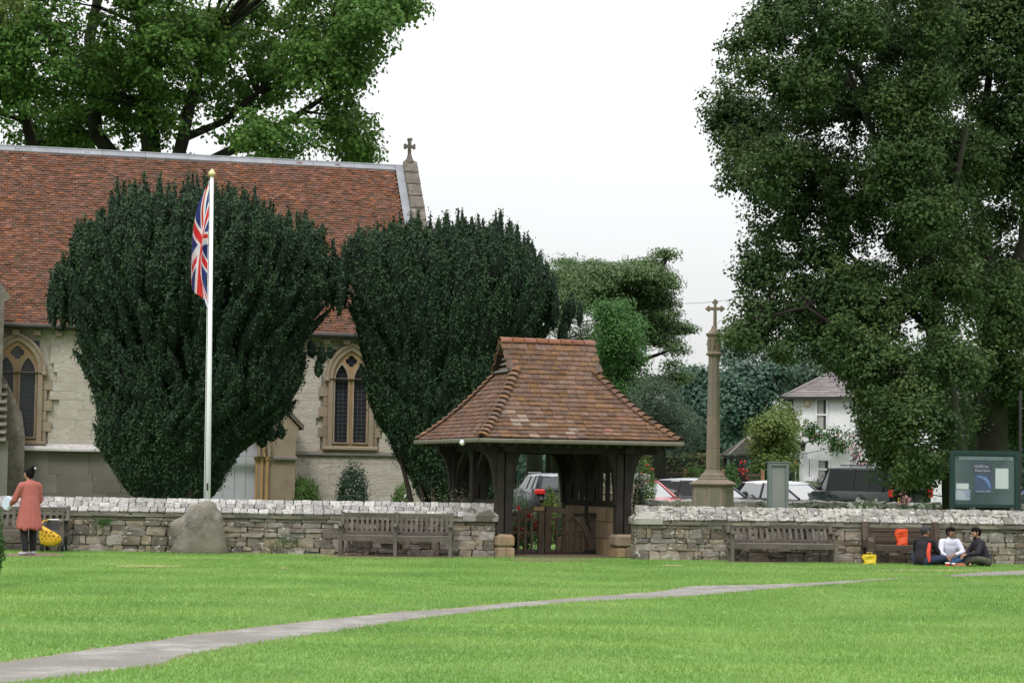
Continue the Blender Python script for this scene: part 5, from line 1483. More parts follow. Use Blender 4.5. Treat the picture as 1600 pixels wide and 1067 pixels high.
        if kind == 'estate': g = MB(); g.box((-hl + .06, s_ * (hw * .80), belt - .12), (.16, .34, .17), None, .03)
        elif kind == 'box': g = MB(); g.box((-hl - .01, s_ * (hw * .86), belt - .02), (.08, .17, .30), None, .02)
        else: g = MB(); g.box((-hl + .10, s_ * (hw * .84), belt - .10), (.18, .20, .26), None, .03)
        b_(g, 'tail_lamp', M_redl if kind != 'hatch' else M_amb)
        g = MB(); g.box((hl - .10, s_ * (hw * .68), belt - .30 if kind != 'box' else belt - .28), (.16, .30, .14), None, .04); b_(g, 'headlamp', M_clr)
    for a_, c_, s2 in ((-hl + .01, -.02, -1), (hl - .01, .02, 1)):
        g = MB(); g.box((a_ + c_, 0, gc + .20), (.12, Wd * .90, .22), None, .04); b_(g, 'bumper', M_trim if box else pm)
    g = MB(); g.box((-hl - .03 - (.045 if not box else .03), -.0 if not box else hw * .45, .60 if not box else 1.0), (.012, .52 if not box else .30, .11 if not box else .20)); b_(g, 'number_plate', M_plate_y)
    g = MB(); g.box((hl + .085, 0, gc + .22), (.012, .52, .11)); b_(g, 'number_plate', M_plate_w)
    if kind == 'estate':
        for s_ in (-1, 1): g = MB(); g.tube([(hi_x[0] + .1, s_ * wh_ * .92, zr + .09), (hi_x[1] - .1, s_ * wh_ * .92, zr + .09)], .02, 6); b_(g, 'roof_rail', M_rim)
    if box:
        for s_ in (-1, 1): g = MB(); g.tube([(hi_x[0] + .2, s_ * wh_ * .86, zr + .10), (hi_x[1] - .5, s_ * wh_ * .86, zr + .10)], .02, 6); b_(g, 'roof_rail', M_trim)
        g = MB(); g.tube([(-hl - .22, .05, 1.05), (-hl - .02, .05, 1.05)], .36, 18); b_(g, 'spare_wheel', M_tyre)
    return t
car(850, 70, R(103), 'black estate car with red tail lamps seen through the lychgate', paint('black', (.012, .013, .018)), L=4.6, Wd=1.8, H=1.62, kind='estate', roofm=paint('silver', (.32, .33, .36)))
car(1002, 61.5, R(-58), 'pinkish red hatchback half hidden beside the lychgate', paint('red', (.42, .06, .07)), L=3.9, H=1.50)
car(1108, 61.5, R(-52), 'dark hatchback parked behind the war memorial', paint('dark_silver', (.025, .027, .032)), L=4.1, H=1.54, roofm=paint('silver', (.32, .33, .36)))
car(1238, 61.0, R(-57), 'dark blue hatchback with bright windscreen beside the grey sign', paint('dark_blue', (.012, .014, .022)), L=4.1, H=1.50, roofm=paint('white', (.6, .61, .63)))
car(1336, 60.0, R(124), 'dark green off road car with yellow rear plate under the tree', paint('green', (.008, .016, .014)), L=4.5, Wd=1.80, H=1.95, kind='box', box=True)
car(1622, 64, R(120), 'blue car at the right edge beyond the notice board', paint('blue', (.02, .04, .30)), L=4.0, H=1.35)

# ================================================================== TREES
M_bark = mat('bark_dark', (0.017, 0.014, 0.011), 0.95, 0.4, 3.0, 1.0, 14.0, col2=(.020, .028, .012))
M_barky = mat('bark_yew', (0.035, 0.026, 0.020), 0.95, 0.3, 3.0, 0.9, 14.0)
L_plane = leafmat('leaf_plane', [(.032, .085, .018), (.058, .135, .028), (.095, .195, .04), (.15, .255, .06)], .42, .28, .5, .15)
L_oak = leafmat('leaf_oak', [(.019, .042, .016), (.034, .068, .023), (.058, .102, .032), (.105, .15, .045)], .28, .75, .6, .15, .2)
L_yew = leafmat('leaf_yew', [(.008, .023, .010), (.014, .037, .015), (.022, .054, .020), (.038, .080, .028)], .05, .9, .6)
L_pine = leafmat('leaf_pine', [(.030, .062, .022), (.052, .10, .034), (.085, .145, .048), (.125, .18, .065)], .12, .5)
L_laurel = leafmat('leaf_laurel', [(.025, .075, .018), (.04, .12, .025), (.07, .17, .035)], .3, .5)
L_grey = leafmat('leaf_greygreen', [(.035, .065, .038), (.055, .095, .055), (.085, .13, .075)], .2, .5)
L_far = leafmat('leaf_far_haze', [(.026, .062, .042), (.042, .092, .062), (.070, .13, .088)], .2, .25)  # blue haze of distance mixed into the leaf colours
L_far2 = leafmat('leaf_far_haze_pale', [(.06, .10, .075), (.09, .145, .105), (.13, .19, .14)], .2, .25)  # paler leaves, haze put into the colour as well
L_apple = leafmat('leaf_apple', [(.055, .10, .022), (.095, .15, .032), (.17, .21, .05)], .3, .6)
L_hedge = leafmat('leaf_hedge', [(.035, .07, .02), (.06, .10, .028), (.14, .085, .04)], .2, 1.1)
L_box = leafmat('leaf_box', [(.03, .085, .02), (.05, .12, .028), (.075, .15, .035)], .2, .8)
L_fresh = leafmat('leaf_fresh', [(.045, .11, .022), (.075, .16, .03), (.12, .22, .045)], .35, .8)
L_dark = leafmat('leaf_dark_shrub', [(.012, .035, .02), (.02, .055, .028), (.035, .08, .035)], .1, .8)
L_dry = leafmat('leaf_dry', [(.10, .11, .06), (.16, .16, .085), (.22, .21, .12)], .2, 1.5)
L_purple = leafmat('leaf_purple', [(.03, .022, .02), (.05, .035, .03), (.07, .055, .04)], .1, 1.)
L_red = leafmat('petal_red', [(.50, .03, .02), (.65, .05, .03), (.75, .09, .06)], .2, 2.)
L_pink = leafmat('petal_pink', [(.55, .22, .25), (.65, .32, .34), (.7, .42, .42)], .2, 2.)
L_white = leafmat('petal_white', [(.55, .55, .50), (.65, .65, .6), (.7, .7, .66)], .2, 2.)
L_yellow = leafmat('petal_yellow', [(.55, .38, .03), (.65, .48, .04), (.75, .55, .08)], .2, 2.)

def WP(px, py, Y, dy=0.0):
    p = W(px, py, Y + dy); return p
# --- great plane tree behind the church roof
YP = 84.0
def trunk_px(pts, Y):
    return [(W(x, y, Y + (d if len(o) > 0 else 0)), r) for (x, y, r, *o) in pts for d in [o[0] if o else 0]]
pb_l = [(60, 80, 130, 120), (-60, 120, 110, 130), (170, 150, 110, 95), (90, 215, 100, 55), (260, 60, 120, 100), (300, 190, 90, 70), (380, 90, 110, 110), (430, 210, 80, 50),
        (500, 110, 95, 85), (540, 190, 60, 60), (470, 20, 120, 80), (575, 40, 60, 60), (620, 5, 55, 35), (560, 235, 45, 25), (200, -60, 260, 90), (480, -70, 160, 70), (600, -60, 80, 50)]
bl = []
for i, (x, y, rx, ry) in enumerate(pb_l):
    bl.append(pxblob(x, y, rx * .92, ry * .92, YP + ((i * 37) % 7 - 3) * 1.1, 2.6))
bx = W(250, 600, YP).x
tr = [[(Vector((bx, YP, 0)), .70), (W(238, 260, YP), .42), (W(228, 120, YP), .34), (W(215, -40, YP), .24)],
      [(W(245, 330, YP), .45), (W(150, 210, YP + 1), .30), (W(140, 60, YP + 1), .24), (W(165, -60, YP + 1), .15)],
      [(W(250, 330, YP), .40), (W(282, 232, YP - 1), .26), (W(300, 150, YP - 1), .22), (W(330, 40, YP - 1), .15)],
      [(W(255, 320, YP), .36), (W(290, 215, YP + 1), .20), (W(350, 190, YP + 1), .15), (W(420, 130, YP + 1), .10)],
      [(W(258, 340, YP), .34), (W(330, 250, YP), .2), (W(450, 190, YP), .15), (W(540, 130, YP), .07)],
      [(W(240, 380, YP), .36), (W(60, 260, YP), .25), (W(20, 120, YP), .2), (W(-20, 0, YP), .1)],
      [(W(232, 170, YP), .3), (W(95, 120, YP + 1), .18), (W(60, 20, YP + 1), .1)]]
tree('plane_tree', 'huge broad leaved tree rising behind the church roof', (bx, YP, 0), tr, bl, 3400, 50, .50, .185, L_plane, M_bark, aspect=.8, flat=.6, shell=.25, gap=.86, gseed=3, gscale=.42, nbranch=170, brad=.10)
# bright sprig of another tree in the top left corner
bx2 = W(10, 500, 70).x
tree('young_tree', 'yellow green tree top showing in the top left corner', (bx2, 70, 0), [[(Vector((bx2 - 2.2, 70, 0)), .2), (W(-60, 200, 70), .1), (W(6, 20, 70), .03)]], [pxblob(0, 8, 42, 30, 70, 1.0), pxblob(-30, 30, 35, 40, 70, 1.0)], 60, 50, .35, .14, L_apple, M_bark, nbranch=0)

# --- two big trees on the right
YO = 47.0
bo = [(1180, 80, 60, 60), (1135, 170, 45, 55), (1180, 200, 75, 60), (1165, 270, 50, 50), (1210, 330, 50, 60), (1190, 420, 45, 60), (1185, 500, 55, 40), (1160, 525, 40, 26), (1210, 20, 55, 45),
      (1300, 40, 100, 70), (1290, 160, 90, 80), (1260, 280, 70, 80), (1330, 300, 90, 90), (1290, 420, 80, 80), (1350, 480, 90, 80), (1330, 545, 66, 50), (1400, 600, 75, 80), (1382, 655, 42, 50), (1440, 680, 60, 70), (1430, 740, 50, 36),
      (1400, 60, 90, 80), (1420, 180, 90, 90), (1440, 320, 90, 90), (1460, 450, 90, 80), (1490, 560, 70, 60), (1412, 745, 26, 20), (1300, -40, 110, 50), (1430, -40, 100, 50), (1480, 640, 45, 60), (1380, 610, 56, 56), (1374, 690, 36, 46), (1400, 700, 56, 56), (1250, 480, 70, 60), (1310, 500, 70, 70), (1240, 540, 50, 34), (1210, 260, 60, 60), (1250, 120, 70, 70), (1470, 300, 50, 60), (1480, 240, 44, 50), (1425, 380, 50, 50), (1318, 566, 36, 26), (1300, 562, 34, 26), (1322, 575, 20, 18), (1470, 60, 50, 60)]
bl = []
for i, (x, y, rx, ry) in enumerate(bo):
    dy = ((i * 53) % 9 - 4) * .42 - (.9 if y > 540 else 0)
    bl.append(pxblob(x, y, rx * .95, ry * .95, YO + dy, max(.7, rx * .014 * .9)))
for x_, y_, rx_, ry_ in ((1440, 230, 46, 56), (1447, 130, 44, 50), (1442, 330, 50, 60), (1450, 40, 44, 44), (1380, 150, 46, 46), (1385, 260, 50, 50)): bl.append(pxblob(x_, y_, rx_, ry_, YO - 1.5, .7))
bx = X(1497, YO)
tr = [[(Vector((bx, YO, 0)), .34), (W(1490, 700, YO), .30), (W(1468, 560, YO), .26), (W(1448, 400, YO), .21), (W(1440, 240, YO), .18), (W(1447, 110, YO), .15), (W(1455, -40, YO), .12)],
      [(W(1446, 330, YO), .14), (W(1380, 250, YO), .09), (W(1320, 95, YO), .05)],
      [(W(1442, 260, YO), .12), (W(1340, 110, YO - .5), .08), (W(1285, 70, YO - .5), .04)],
      [(W(1460, 520, YO), .10), (W(1350, 420, YO + .5), .05), (W(1230, 300, YO + .3), .03), (W(1150, 210, YO), .012)],
      [(W(1470, 560, YO), .12), (W(1380, 560, YO - 1), .07), (W(1260, 480, YO - 1), .04), (W(1175, 500, YO - 1), .02)],
      [(W(1450, 420, YO), .12), (W(1490, 300, YO), .08), (W(1510, 200, YO), .06)]]
tree('holm_oak', 'tall dark broadleaf tree with drooping outer branches in front of the white house', (bx, YO, 0), tr, bl, 7200, 44, .215, .100, L_oak, M_bark, aspect=.6, flat=.8, shell=.2, gap=.79, gseed=9, gscale=1.5, nbranch=420, brad=.022)
YO2 = 50.0
bo2 = [(1560, 60, 70, 80), (1600, 160, 70, 90), (1540, 180, 40, 60), (1580, 300, 70, 90), (1610, 420, 80, 90), (1560, 480, 50, 80), (1600, 560, 60, 80), (1560, 590, 40, 50), (1640, 640, 60, 60), (1590, 660, 30, 40), (1580, -40, 90, 70), (1500, 20, 60, 70), (1660, 250, 50, 160), (1530, 650, 24, 50), (1505, 110, 50, 60), (1515, 250, 50, 70), (1500, 380, 44, 60), (1520, 440, 40, 60)]
bl = [pxblob(x, y, rx * .95, ry * .95, YO2 + ((i * 31) % 5 - 2) * .5, 1.1) for i, (x, y, rx, ry) in enumerate(bo2)]
bx = X(1552, YO2)
tr = [[(Vector((bx, YO2, 0)), .44), (W(1550, 700, YO2), .40), (W(1552, 600, YO2), .36), (W(1558, 480, YO2), .28), (W(1520, 300, YO2), .13), (W(1535, 210, YO2), .11), (W(1550, 80, YO2), .08)],
      [(W(1558, 500, YO2), .2), (W(1600, 380, YO2), .15), (W(1610, 200, YO2), .1), (W(1590, 20, YO2), .07)],
      [(W(1553, 620, YO2), .16), (W(1530, 500, YO2), .1), (W(1515, 420, YO2), .07)]]
tree('oak_tree', 'thick trunked dark tree behind the notice board at the right edge', (bx, YO2, 0), tr, bl, 3200, 42, .25, .112, L_oak, M_bark, aspect=.6, flat=.8, shell=.2, gap=.78, gseed=19, gscale=1.2, nbranch=110, brad=.04)

# --- yews: many upright plumes over a dark heart
def yew(name, label, Y, left, right, top, base_px, seed, depth=.8, nplume=980, extra=()):
    """left / right: outline points (py -> px); top: silhouette points (px -> py)"""
    ly_ = np.array([p[1] for p in left]); lx_ = np.array([p[0] for p in left]); ry_ = np.array([p[1] for p in right]); rx_ = np.array([p[0] for p in right])
    tx_ = np.array([p[0] for p in top]); ty_ = np.array([p[1] for p in top])
    bp = W(base_px, 800, Y); t = thing(name, (X(base_px, Y), Y, 0), label, 'yew tree')
    s_ = Y / FPX; rg_ = np.random.default_rng(seed)
    plumes = []
    y0, y1 = min(ly_.min(), ry_.min()), max(ly_.max(), ry_.max())
    def lim(py): return np.interp(py, ly_, lx_), np.interp(py, ry_, rx_)
    # shell plumes
    tries = 0
    while len(plumes) < nplume and tries < 20000:
        tries += 1
        py = y0 + 8 + (y1 - y0 - 8) * rg_.uniform() ** .78; a_ = rg_.uniform(0, 2 * math.pi)
        if math.sin(a_) > 0 and rg_.uniform() < .55: a_ = -a_
        xl, xr = lim(py); w_ = (xr - xl) / 2; cx_ = (xl + xr) / 2
        k_ = rg_.uniform(.84, 1.0) if rg_.uniform() < .8 else rg_.uniform(.3, .8)
        px = cx_ + (w_ - 6) * k_ * math.cos(a_); dy = depth * w_ * s_ * k_ * math.sin(a_)
        tp = np.interp(px, tx_, ty_)
        hgt = rg_.uniform(58, 104) if py < (y0 * .45 + y1 * .55) else rg_.uniform(42, 74)
        base_y = py; tip_y = py - hgt
        if tip_y < tp + abs(math.sin(a_)) * 22: 
            tip_y = tp + rg_.uniform(-4, 10) + abs(dy) / s_ * .10; base_y = max(py, tip_y + rg_.uniform(55, 90))
            if tip_y > y1 - 45: continue
        kb = k_ * .80; tl, tr_ = lim(max(tip_y + 12, y0)); bl_, br_ = lim(min(base_y, y1)); wt, wb_ = (tr_ - tl) / 2 - 2, (br_ - bl_) / 2
        plumes.append(((tl + tr_) / 2 + wt * k_ * math.cos(a_), base_y, tip_y, depth * wt * s_ * k_ * math.sin(a_), rg_.uniform(10, 19), (bl_ + br_) / 2 + wb_ * kb * math.cos(a_), depth * wb_ * s_ * kb * math.sin(a_)))
    for k in range(110):       # the skirt that hangs to the ground
        by = rg_.uniform(690, 806); xl, xr = lim(min(by - 20, y1)); w_ = (xr - xl) / 2; u = rg_.uniform(-1, 1)
        plumes.append(((xl + xr) / 2 + (w_ - 5) * u, by, by - rg_.uniform(42, 78), -depth * w_ * s_ * math.sqrt(1 - u * u) * .98, rg_.uniform(9, 15), (xl + xr) / 2 + (w_ - 9) * u * .75, -depth * w_ * s_ * math.sqrt(1 - u * u) * .72))
    # skyline spires
    xs_ = tx_[0] + 4
    while xs_ < tx_[-1] - 4:
        for dy in (-.5, .5):
            tp = np.interp(xs_, tx_, ty_); plumes.append((xs_ + rg_.uniform(-4, 4), tp + rg_.uniform(70, 110), tp + rg_.uniform(-18, 8), dy * rg_.uniform(0, 1.2), rg_.uniform(8, 13)))
        xs_ += rg_.uniform(9, 17)
    for e in extra: plumes.append(e)
    C, N, UP = [], [], []
    core = MB()
    for (px, by, ty__, dy, rpx, *ld) in plumes:
        b_ = W(ld[0] if ld else px, by, Y + (ld[1] if ld else dy)); tp_ = W(px + rg_.uniform(-5, 5), ty__, Y + dy); L = (tp_ - b_).length; r_ = rpx * s_
        n = int(270 * (L / 1.2) * (r_ / .19)); n = max(90, min(n, 360)); nt_ = max(10, n // 16)
        ax = np.array(tp_ - b_)
        def surf(u, a_, k_):
            prof = np.where(u < .42, np.sqrt(np.clip(u, 0, 1) / .42 + .02), np.clip((1 - u) / .58, 0, 1) ** .75)
            rr = r_ * prof * k_
            return np.array(b_)[None] + u[:, None] * ax[None] + np.stack([rr * np.cos(a_), rr * np.sin(a_), 0 * a_], 1)
        tu = rg_.uniform(.0, 1, nt_) ** .9; ta = rg_.uniform(0, 2 * np.pi, nt_); tc = surf(tu, ta, rg_.uniform(.85, 1.12, nt_))
        ii = rg_.integers(0, nt_, n); loose_ = rg_.uniform(size=n) < .55
        u = np.where(loose_, rg_.uniform(0, 1, n), tu[ii]); a_ = np.where(loose_, rg_.uniform(0, 2 * np.pi, n), ta[ii])
        sg3 = np.array([.034, .034, .060]) * (.7 + r_ * 1.4)
        c = np.where(loose_[:, None], surf(u, a_, rg_.uniform(.62, 1.0, n)), tc[ii] + rg_.normal(size=(n, 3)) * sg3)
        C.append(c); nn = np.stack([np.cos(a_), np.sin(a_), .5 + 0 * a_], 1) + rg_.normal(size=(n, 3)) * .5
        N.append(nn); UP.append(np.stack([np.cos(a_) * .6, np.sin(a_) * .6, 1 + 0 * a_], 1))
        pts = [b_.lerp(tp_, q) for q in (0, .10, .25, .5, .75, .97)]
        core.tube(pts, [r_ * .05, r_ * .36, r_ * .60, r_ * .62, r_ * .40, r_ * .03], 8)
    C = np.concatenate(C); N = unit(np.concatenate(N)); UP = unit(np.concatenate(UP))
    npmesh('foliage', leaf_quads(C, N, .072, .5, UP), 4, L_yew, t)
    # dark heart: stacked rings added to block light, inner shade in their colour
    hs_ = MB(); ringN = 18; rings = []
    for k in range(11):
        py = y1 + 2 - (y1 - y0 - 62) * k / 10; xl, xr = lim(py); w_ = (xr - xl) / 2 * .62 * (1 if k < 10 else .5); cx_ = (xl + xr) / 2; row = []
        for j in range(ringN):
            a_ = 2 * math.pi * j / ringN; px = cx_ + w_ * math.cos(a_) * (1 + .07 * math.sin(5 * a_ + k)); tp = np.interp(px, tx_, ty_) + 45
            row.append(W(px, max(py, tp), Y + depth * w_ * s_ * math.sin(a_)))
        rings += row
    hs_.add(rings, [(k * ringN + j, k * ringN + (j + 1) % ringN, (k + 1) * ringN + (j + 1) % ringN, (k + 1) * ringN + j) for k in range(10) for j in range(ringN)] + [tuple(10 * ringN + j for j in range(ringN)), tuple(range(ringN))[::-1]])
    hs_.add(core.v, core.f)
    hs_.build('shade_core', mat('yew_shade_core', (.006, .015, .008), .95, .3, 3., .5, 10.), t, smooth=True)
    # stems fanning up from the bole
    st_ = MB(); b0 = Vector((X(base_px, Y), Y, 0))
    for k in range(5):
        a_ = -1.1 + 1.6 * k / 4; py = rg_.uniform(560, 640); xl, xr = lim(py); px = (xl + xr) / 2 + (xr - xl) / 2 * .85 * math.sin(a_)
        b_ = b0 + Vector((m_of(40, Y) * math.sin(a_) * 1.2, -.5 * math.cos(a_) - .2, 0))
        limb(st_, b_, W(px, py, Y - depth * .45 * math.cos(a_) * (xr - xl) / 2 * s_ * .9), .08, .03, .06, 7, 7)
    st_.tube([b0, b0 + Vector((0, 0, 1.2))], [.62, .50], 12)
    st_.build('trunk', M_barky, t, smooth=True)
    return t
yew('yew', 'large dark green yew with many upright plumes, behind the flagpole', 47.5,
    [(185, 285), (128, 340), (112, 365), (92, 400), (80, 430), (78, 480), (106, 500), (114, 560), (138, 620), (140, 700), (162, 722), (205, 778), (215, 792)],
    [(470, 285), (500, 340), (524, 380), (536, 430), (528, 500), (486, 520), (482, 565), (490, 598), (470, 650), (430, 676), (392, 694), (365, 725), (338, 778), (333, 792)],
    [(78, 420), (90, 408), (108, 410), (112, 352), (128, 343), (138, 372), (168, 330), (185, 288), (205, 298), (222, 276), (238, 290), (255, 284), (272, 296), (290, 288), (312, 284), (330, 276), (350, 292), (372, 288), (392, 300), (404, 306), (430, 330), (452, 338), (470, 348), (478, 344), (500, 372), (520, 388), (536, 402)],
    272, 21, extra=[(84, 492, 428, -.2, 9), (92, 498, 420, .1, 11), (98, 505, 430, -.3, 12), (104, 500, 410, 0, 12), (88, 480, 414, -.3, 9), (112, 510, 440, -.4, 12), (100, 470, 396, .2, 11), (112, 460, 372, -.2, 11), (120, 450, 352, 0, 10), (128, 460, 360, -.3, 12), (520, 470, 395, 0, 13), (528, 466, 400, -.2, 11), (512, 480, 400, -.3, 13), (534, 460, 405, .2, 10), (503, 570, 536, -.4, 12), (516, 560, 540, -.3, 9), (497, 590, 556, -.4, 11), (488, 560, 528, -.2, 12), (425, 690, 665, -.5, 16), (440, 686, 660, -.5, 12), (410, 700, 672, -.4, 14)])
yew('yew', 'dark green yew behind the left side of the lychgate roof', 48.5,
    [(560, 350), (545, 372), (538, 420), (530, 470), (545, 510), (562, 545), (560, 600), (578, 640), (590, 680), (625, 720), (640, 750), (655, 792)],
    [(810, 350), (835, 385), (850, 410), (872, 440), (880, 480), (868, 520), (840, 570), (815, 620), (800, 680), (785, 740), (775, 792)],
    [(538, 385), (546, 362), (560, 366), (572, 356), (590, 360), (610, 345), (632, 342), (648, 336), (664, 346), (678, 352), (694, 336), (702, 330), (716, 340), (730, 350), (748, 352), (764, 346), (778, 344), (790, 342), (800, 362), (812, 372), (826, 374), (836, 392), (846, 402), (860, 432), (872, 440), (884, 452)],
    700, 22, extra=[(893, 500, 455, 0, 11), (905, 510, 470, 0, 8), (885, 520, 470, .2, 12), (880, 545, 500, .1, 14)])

# --- trees beyond the churchyard
def bigtree(name, label, px, Y, blobs, ncl, nl, crad, leaf, lm, trunk_r=.3, **k):
    bx = X(px, Y); bl = [pxblob(x, y, rx, ry, Y + ((i * 29) % 5 - 2) * .5, None) for i, (x, y, rx, ry) in enumerate(blobs)]
    x0, y0 = blobs[0][0], blobs[0][1]
    tr = [[(Vector((bx, Y, 0)), trunk_r), (W(px, (740 + y0) / 2, Y), trunk_r * .7), (W(x0, y0, Y), trunk_r * .3)]]
    return tree(name, label, (bx, Y, 0), tr, bl, ncl, nl, crad, leaf, lm, M_bark, **k)
pine_b = [(960, 440, 110, 30), (905, 425, 50, 24), (1015, 412, 34, 10), (1042, 398, 16, 7), (1000, 452, 44, 14), (1030, 438, 24, 8), (950, 470, 85, 20), (1018, 474, 42, 13), (985, 500, 50, 16), (1000, 560, 40, 18), (1040, 492, 24, 7), (1040, 512, 42, 11), (1066, 514, 22, 6), (1010, 530, 60, 14), (1050, 545, 26, 10), (1040, 570, 34, 10), (1020, 600, 44, 14), (1000, 640, 55, 18), (1060, 590, 18, 7), (1030, 670, 45, 18)]
bl = [pxblob(x, y, rx, ry, 92 + ((i * 29) % 5 - 2) * .5, rx * 92 / FPX * .7) for i, (x, y, rx, ry) in enumerate(pine_b)]
bx = X(955, 92)
tree('cedar_tree', 'wide spreading conifer with flat layered branches behind the lychgate', (bx, 92, 0), [[(Vector((bx, 92, 0)), .5), (W(955, 560, 92), .35), (W(965, 430, 92), .15)], [(W(956, 540, 92), .2), (W(1000, 480, 92), .12), (W(1045, 400, 92), .05)],
     [(W(956, 560, 92), .18), (W(1010, 520, 92), .1), (W(1075, 513, 92), .03)], [(W(956, 600, 92), .18), (W(1010, 560, 92), .1), (W(1055, 545, 92), .03)]], bl, 1500, 60, .46, .20, L_pine, M_bark, aspect=.28, flat=.42, shell=.15, gap=.80, gseed=5, gscale=.5, nbranch=120, brad=.05)
bigtree('conifer_tree', 'soft grey green conifer between the yew and the cedar', 870, 88, [(880, 470, 50, 55), (860, 430, 35, 28), (900, 560, 60, 70), (870, 640, 50, 60), (930, 540, 40, 50)], 420, 60, .5, .15, L_pine, aspect=.3, shell=.2, nbranch=40)
bigtree('laurel_tree', 'bright green upright tree behind the lychgate ridge', 965, 76, [(965, 520, 34, 52), (990, 530, 20, 40), (950, 560, 34, 50), (985, 580, 26, 50), (965, 640, 40, 50), (942, 490, 14, 18), (975, 478, 12, 12)], 360, 55, .36, .12, L_laurel, shell=.3, nbranch=30)
bigtree('willow_tree', 'grey green weeping tree to the right of the lychgate roof', 1030, 72, [(1020, 620, 40, 36), (1040, 660, 48, 40), (1000, 660, 40, 40), (1065, 690, 38, 22), (1080, 670, 20, 20)], 380, 60, .36, .10, L_grey, aspect=.3, shell=.3, nbranch=30)
far = [(1085, 640, 40, 60), (1060, 660, 40, 50), (1100, 610, 35, 30), (1150, 640, 45, 60), (1180, 600, 40, 40), (1215, 620, 40, 55), (1195, 560, 40, 30), (1240, 560, 50, 40), (1285, 550, 45, 45), (1130, 585, 22, 24), (1262, 610, 40, 40)]
bigtree('far_tree', 'dark tree tinted with blue haze beyond the war memorial column', 1110, 135, [(1095, 650, 55, 70), (1120, 620, 45, 40), (1080, 600, 34, 24), (1060, 640, 40, 50)], 620, 56, .85, .24, L_far, aspect=.8, shell=.2, gap=.95, gscale=.2, nbranch=30)
bigtree('far_tree', 'dark tree tinted with blue haze left of the white house roof', 1180, 125, [(1180, 650, 50, 70), (1200, 600, 45, 40), (1160, 600, 30, 34), (1220, 660, 40, 60)], 620, 56, .85, .24, L_far, aspect=.8, shell=.2, gap=.95, gscale=.2, nbranch=30)
bigtree('far_tree', 'paler grey green tree top above the white house', 1250, 130, [(1240, 560, 56, 40), (1190, 555, 50, 30), (1290, 540, 50, 40), (1270, 600, 60, 50), (1150, 550, 30, 24)], 520, 56, .85, .22, L_far2, aspect=.7, shell=.2, gap=1.0, gscale=.22, nbranch=40)
bigtree('far_tree', 'dark tree beyond the house to its right', 1480, 120, [(1400, 640, 90, 80), (1500, 620, 90, 90), (1600, 650, 90, 90)], 420, 44, 1.1, .32, L_far, aspect=.8, shell=.2, nbranch=30)
bigtree('apple_tree', 'yellow green fruit tree beside the white house', 1205, 77, [(1205, 675, 32, 28), (1225, 655, 22, 24), (1204, 695, 26, 24), (1222, 690, 20, 28), (1196, 705, 16, 20), (1208, 725, 30, 22)], 300, 55, .34, .12, L_apple, trunk_r=.14, shell=.25, nbranch=30)
for (px, Y, rr, hh) in ((835, 84, .42, 600), (800, 96, .25, 600), (858, 98, .22, 600), (780, 92, .3, 620)):
    bigtree('shade_tree', {835: 'thick reddish brown trunk of a tree behind the lychgate opening', 800: 'dark tree trunk left behind the lychgate opening', 858: 'slim dark tree in the shade behind the estate car', 780: 'dark leafy tree behind the yew trunk'}[px], px, Y, [(px, 620, 60, 50), (px + 20, 660, 50, 30)], 130, 50, .6, .2, L_dark, trunk_r=rr, nbranch=10)
# shady wood behind everything, as one mass
wc = []
for i in range(900):
    px = rng.uniform(560, 1750); Y_ = rng.uniform(145, 175); top = 672 + 26 * mnoise.noise(Vector((px * .012, 3, 0))) + .0148 * (px - 800); 
    wc.append(W(px, rng.uniform(top, 752 + .0148 * (px - 800)), Y_))
wc = np.array(wc); n = 40; off = rng.normal(size=(len(wc), n, 3)) * np.array([1.2, .8, .8]); c = (wc[:, None] + off).reshape(-1, 3); c[:, 2] = np.maximum(c[:, 2], .1)
nn = unit(rng.normal(size=c.shape) * .6 + np.array([0, -.3, .8]))
o = npmesh('distant_wood', leaf_quads(c, nn, .6, .8), 4, L_far, None, loc=Vector((10, 150, 0))); tag(o, 'dark distant wood filling the gap behind the hedges', 'wood', kind='stuff')

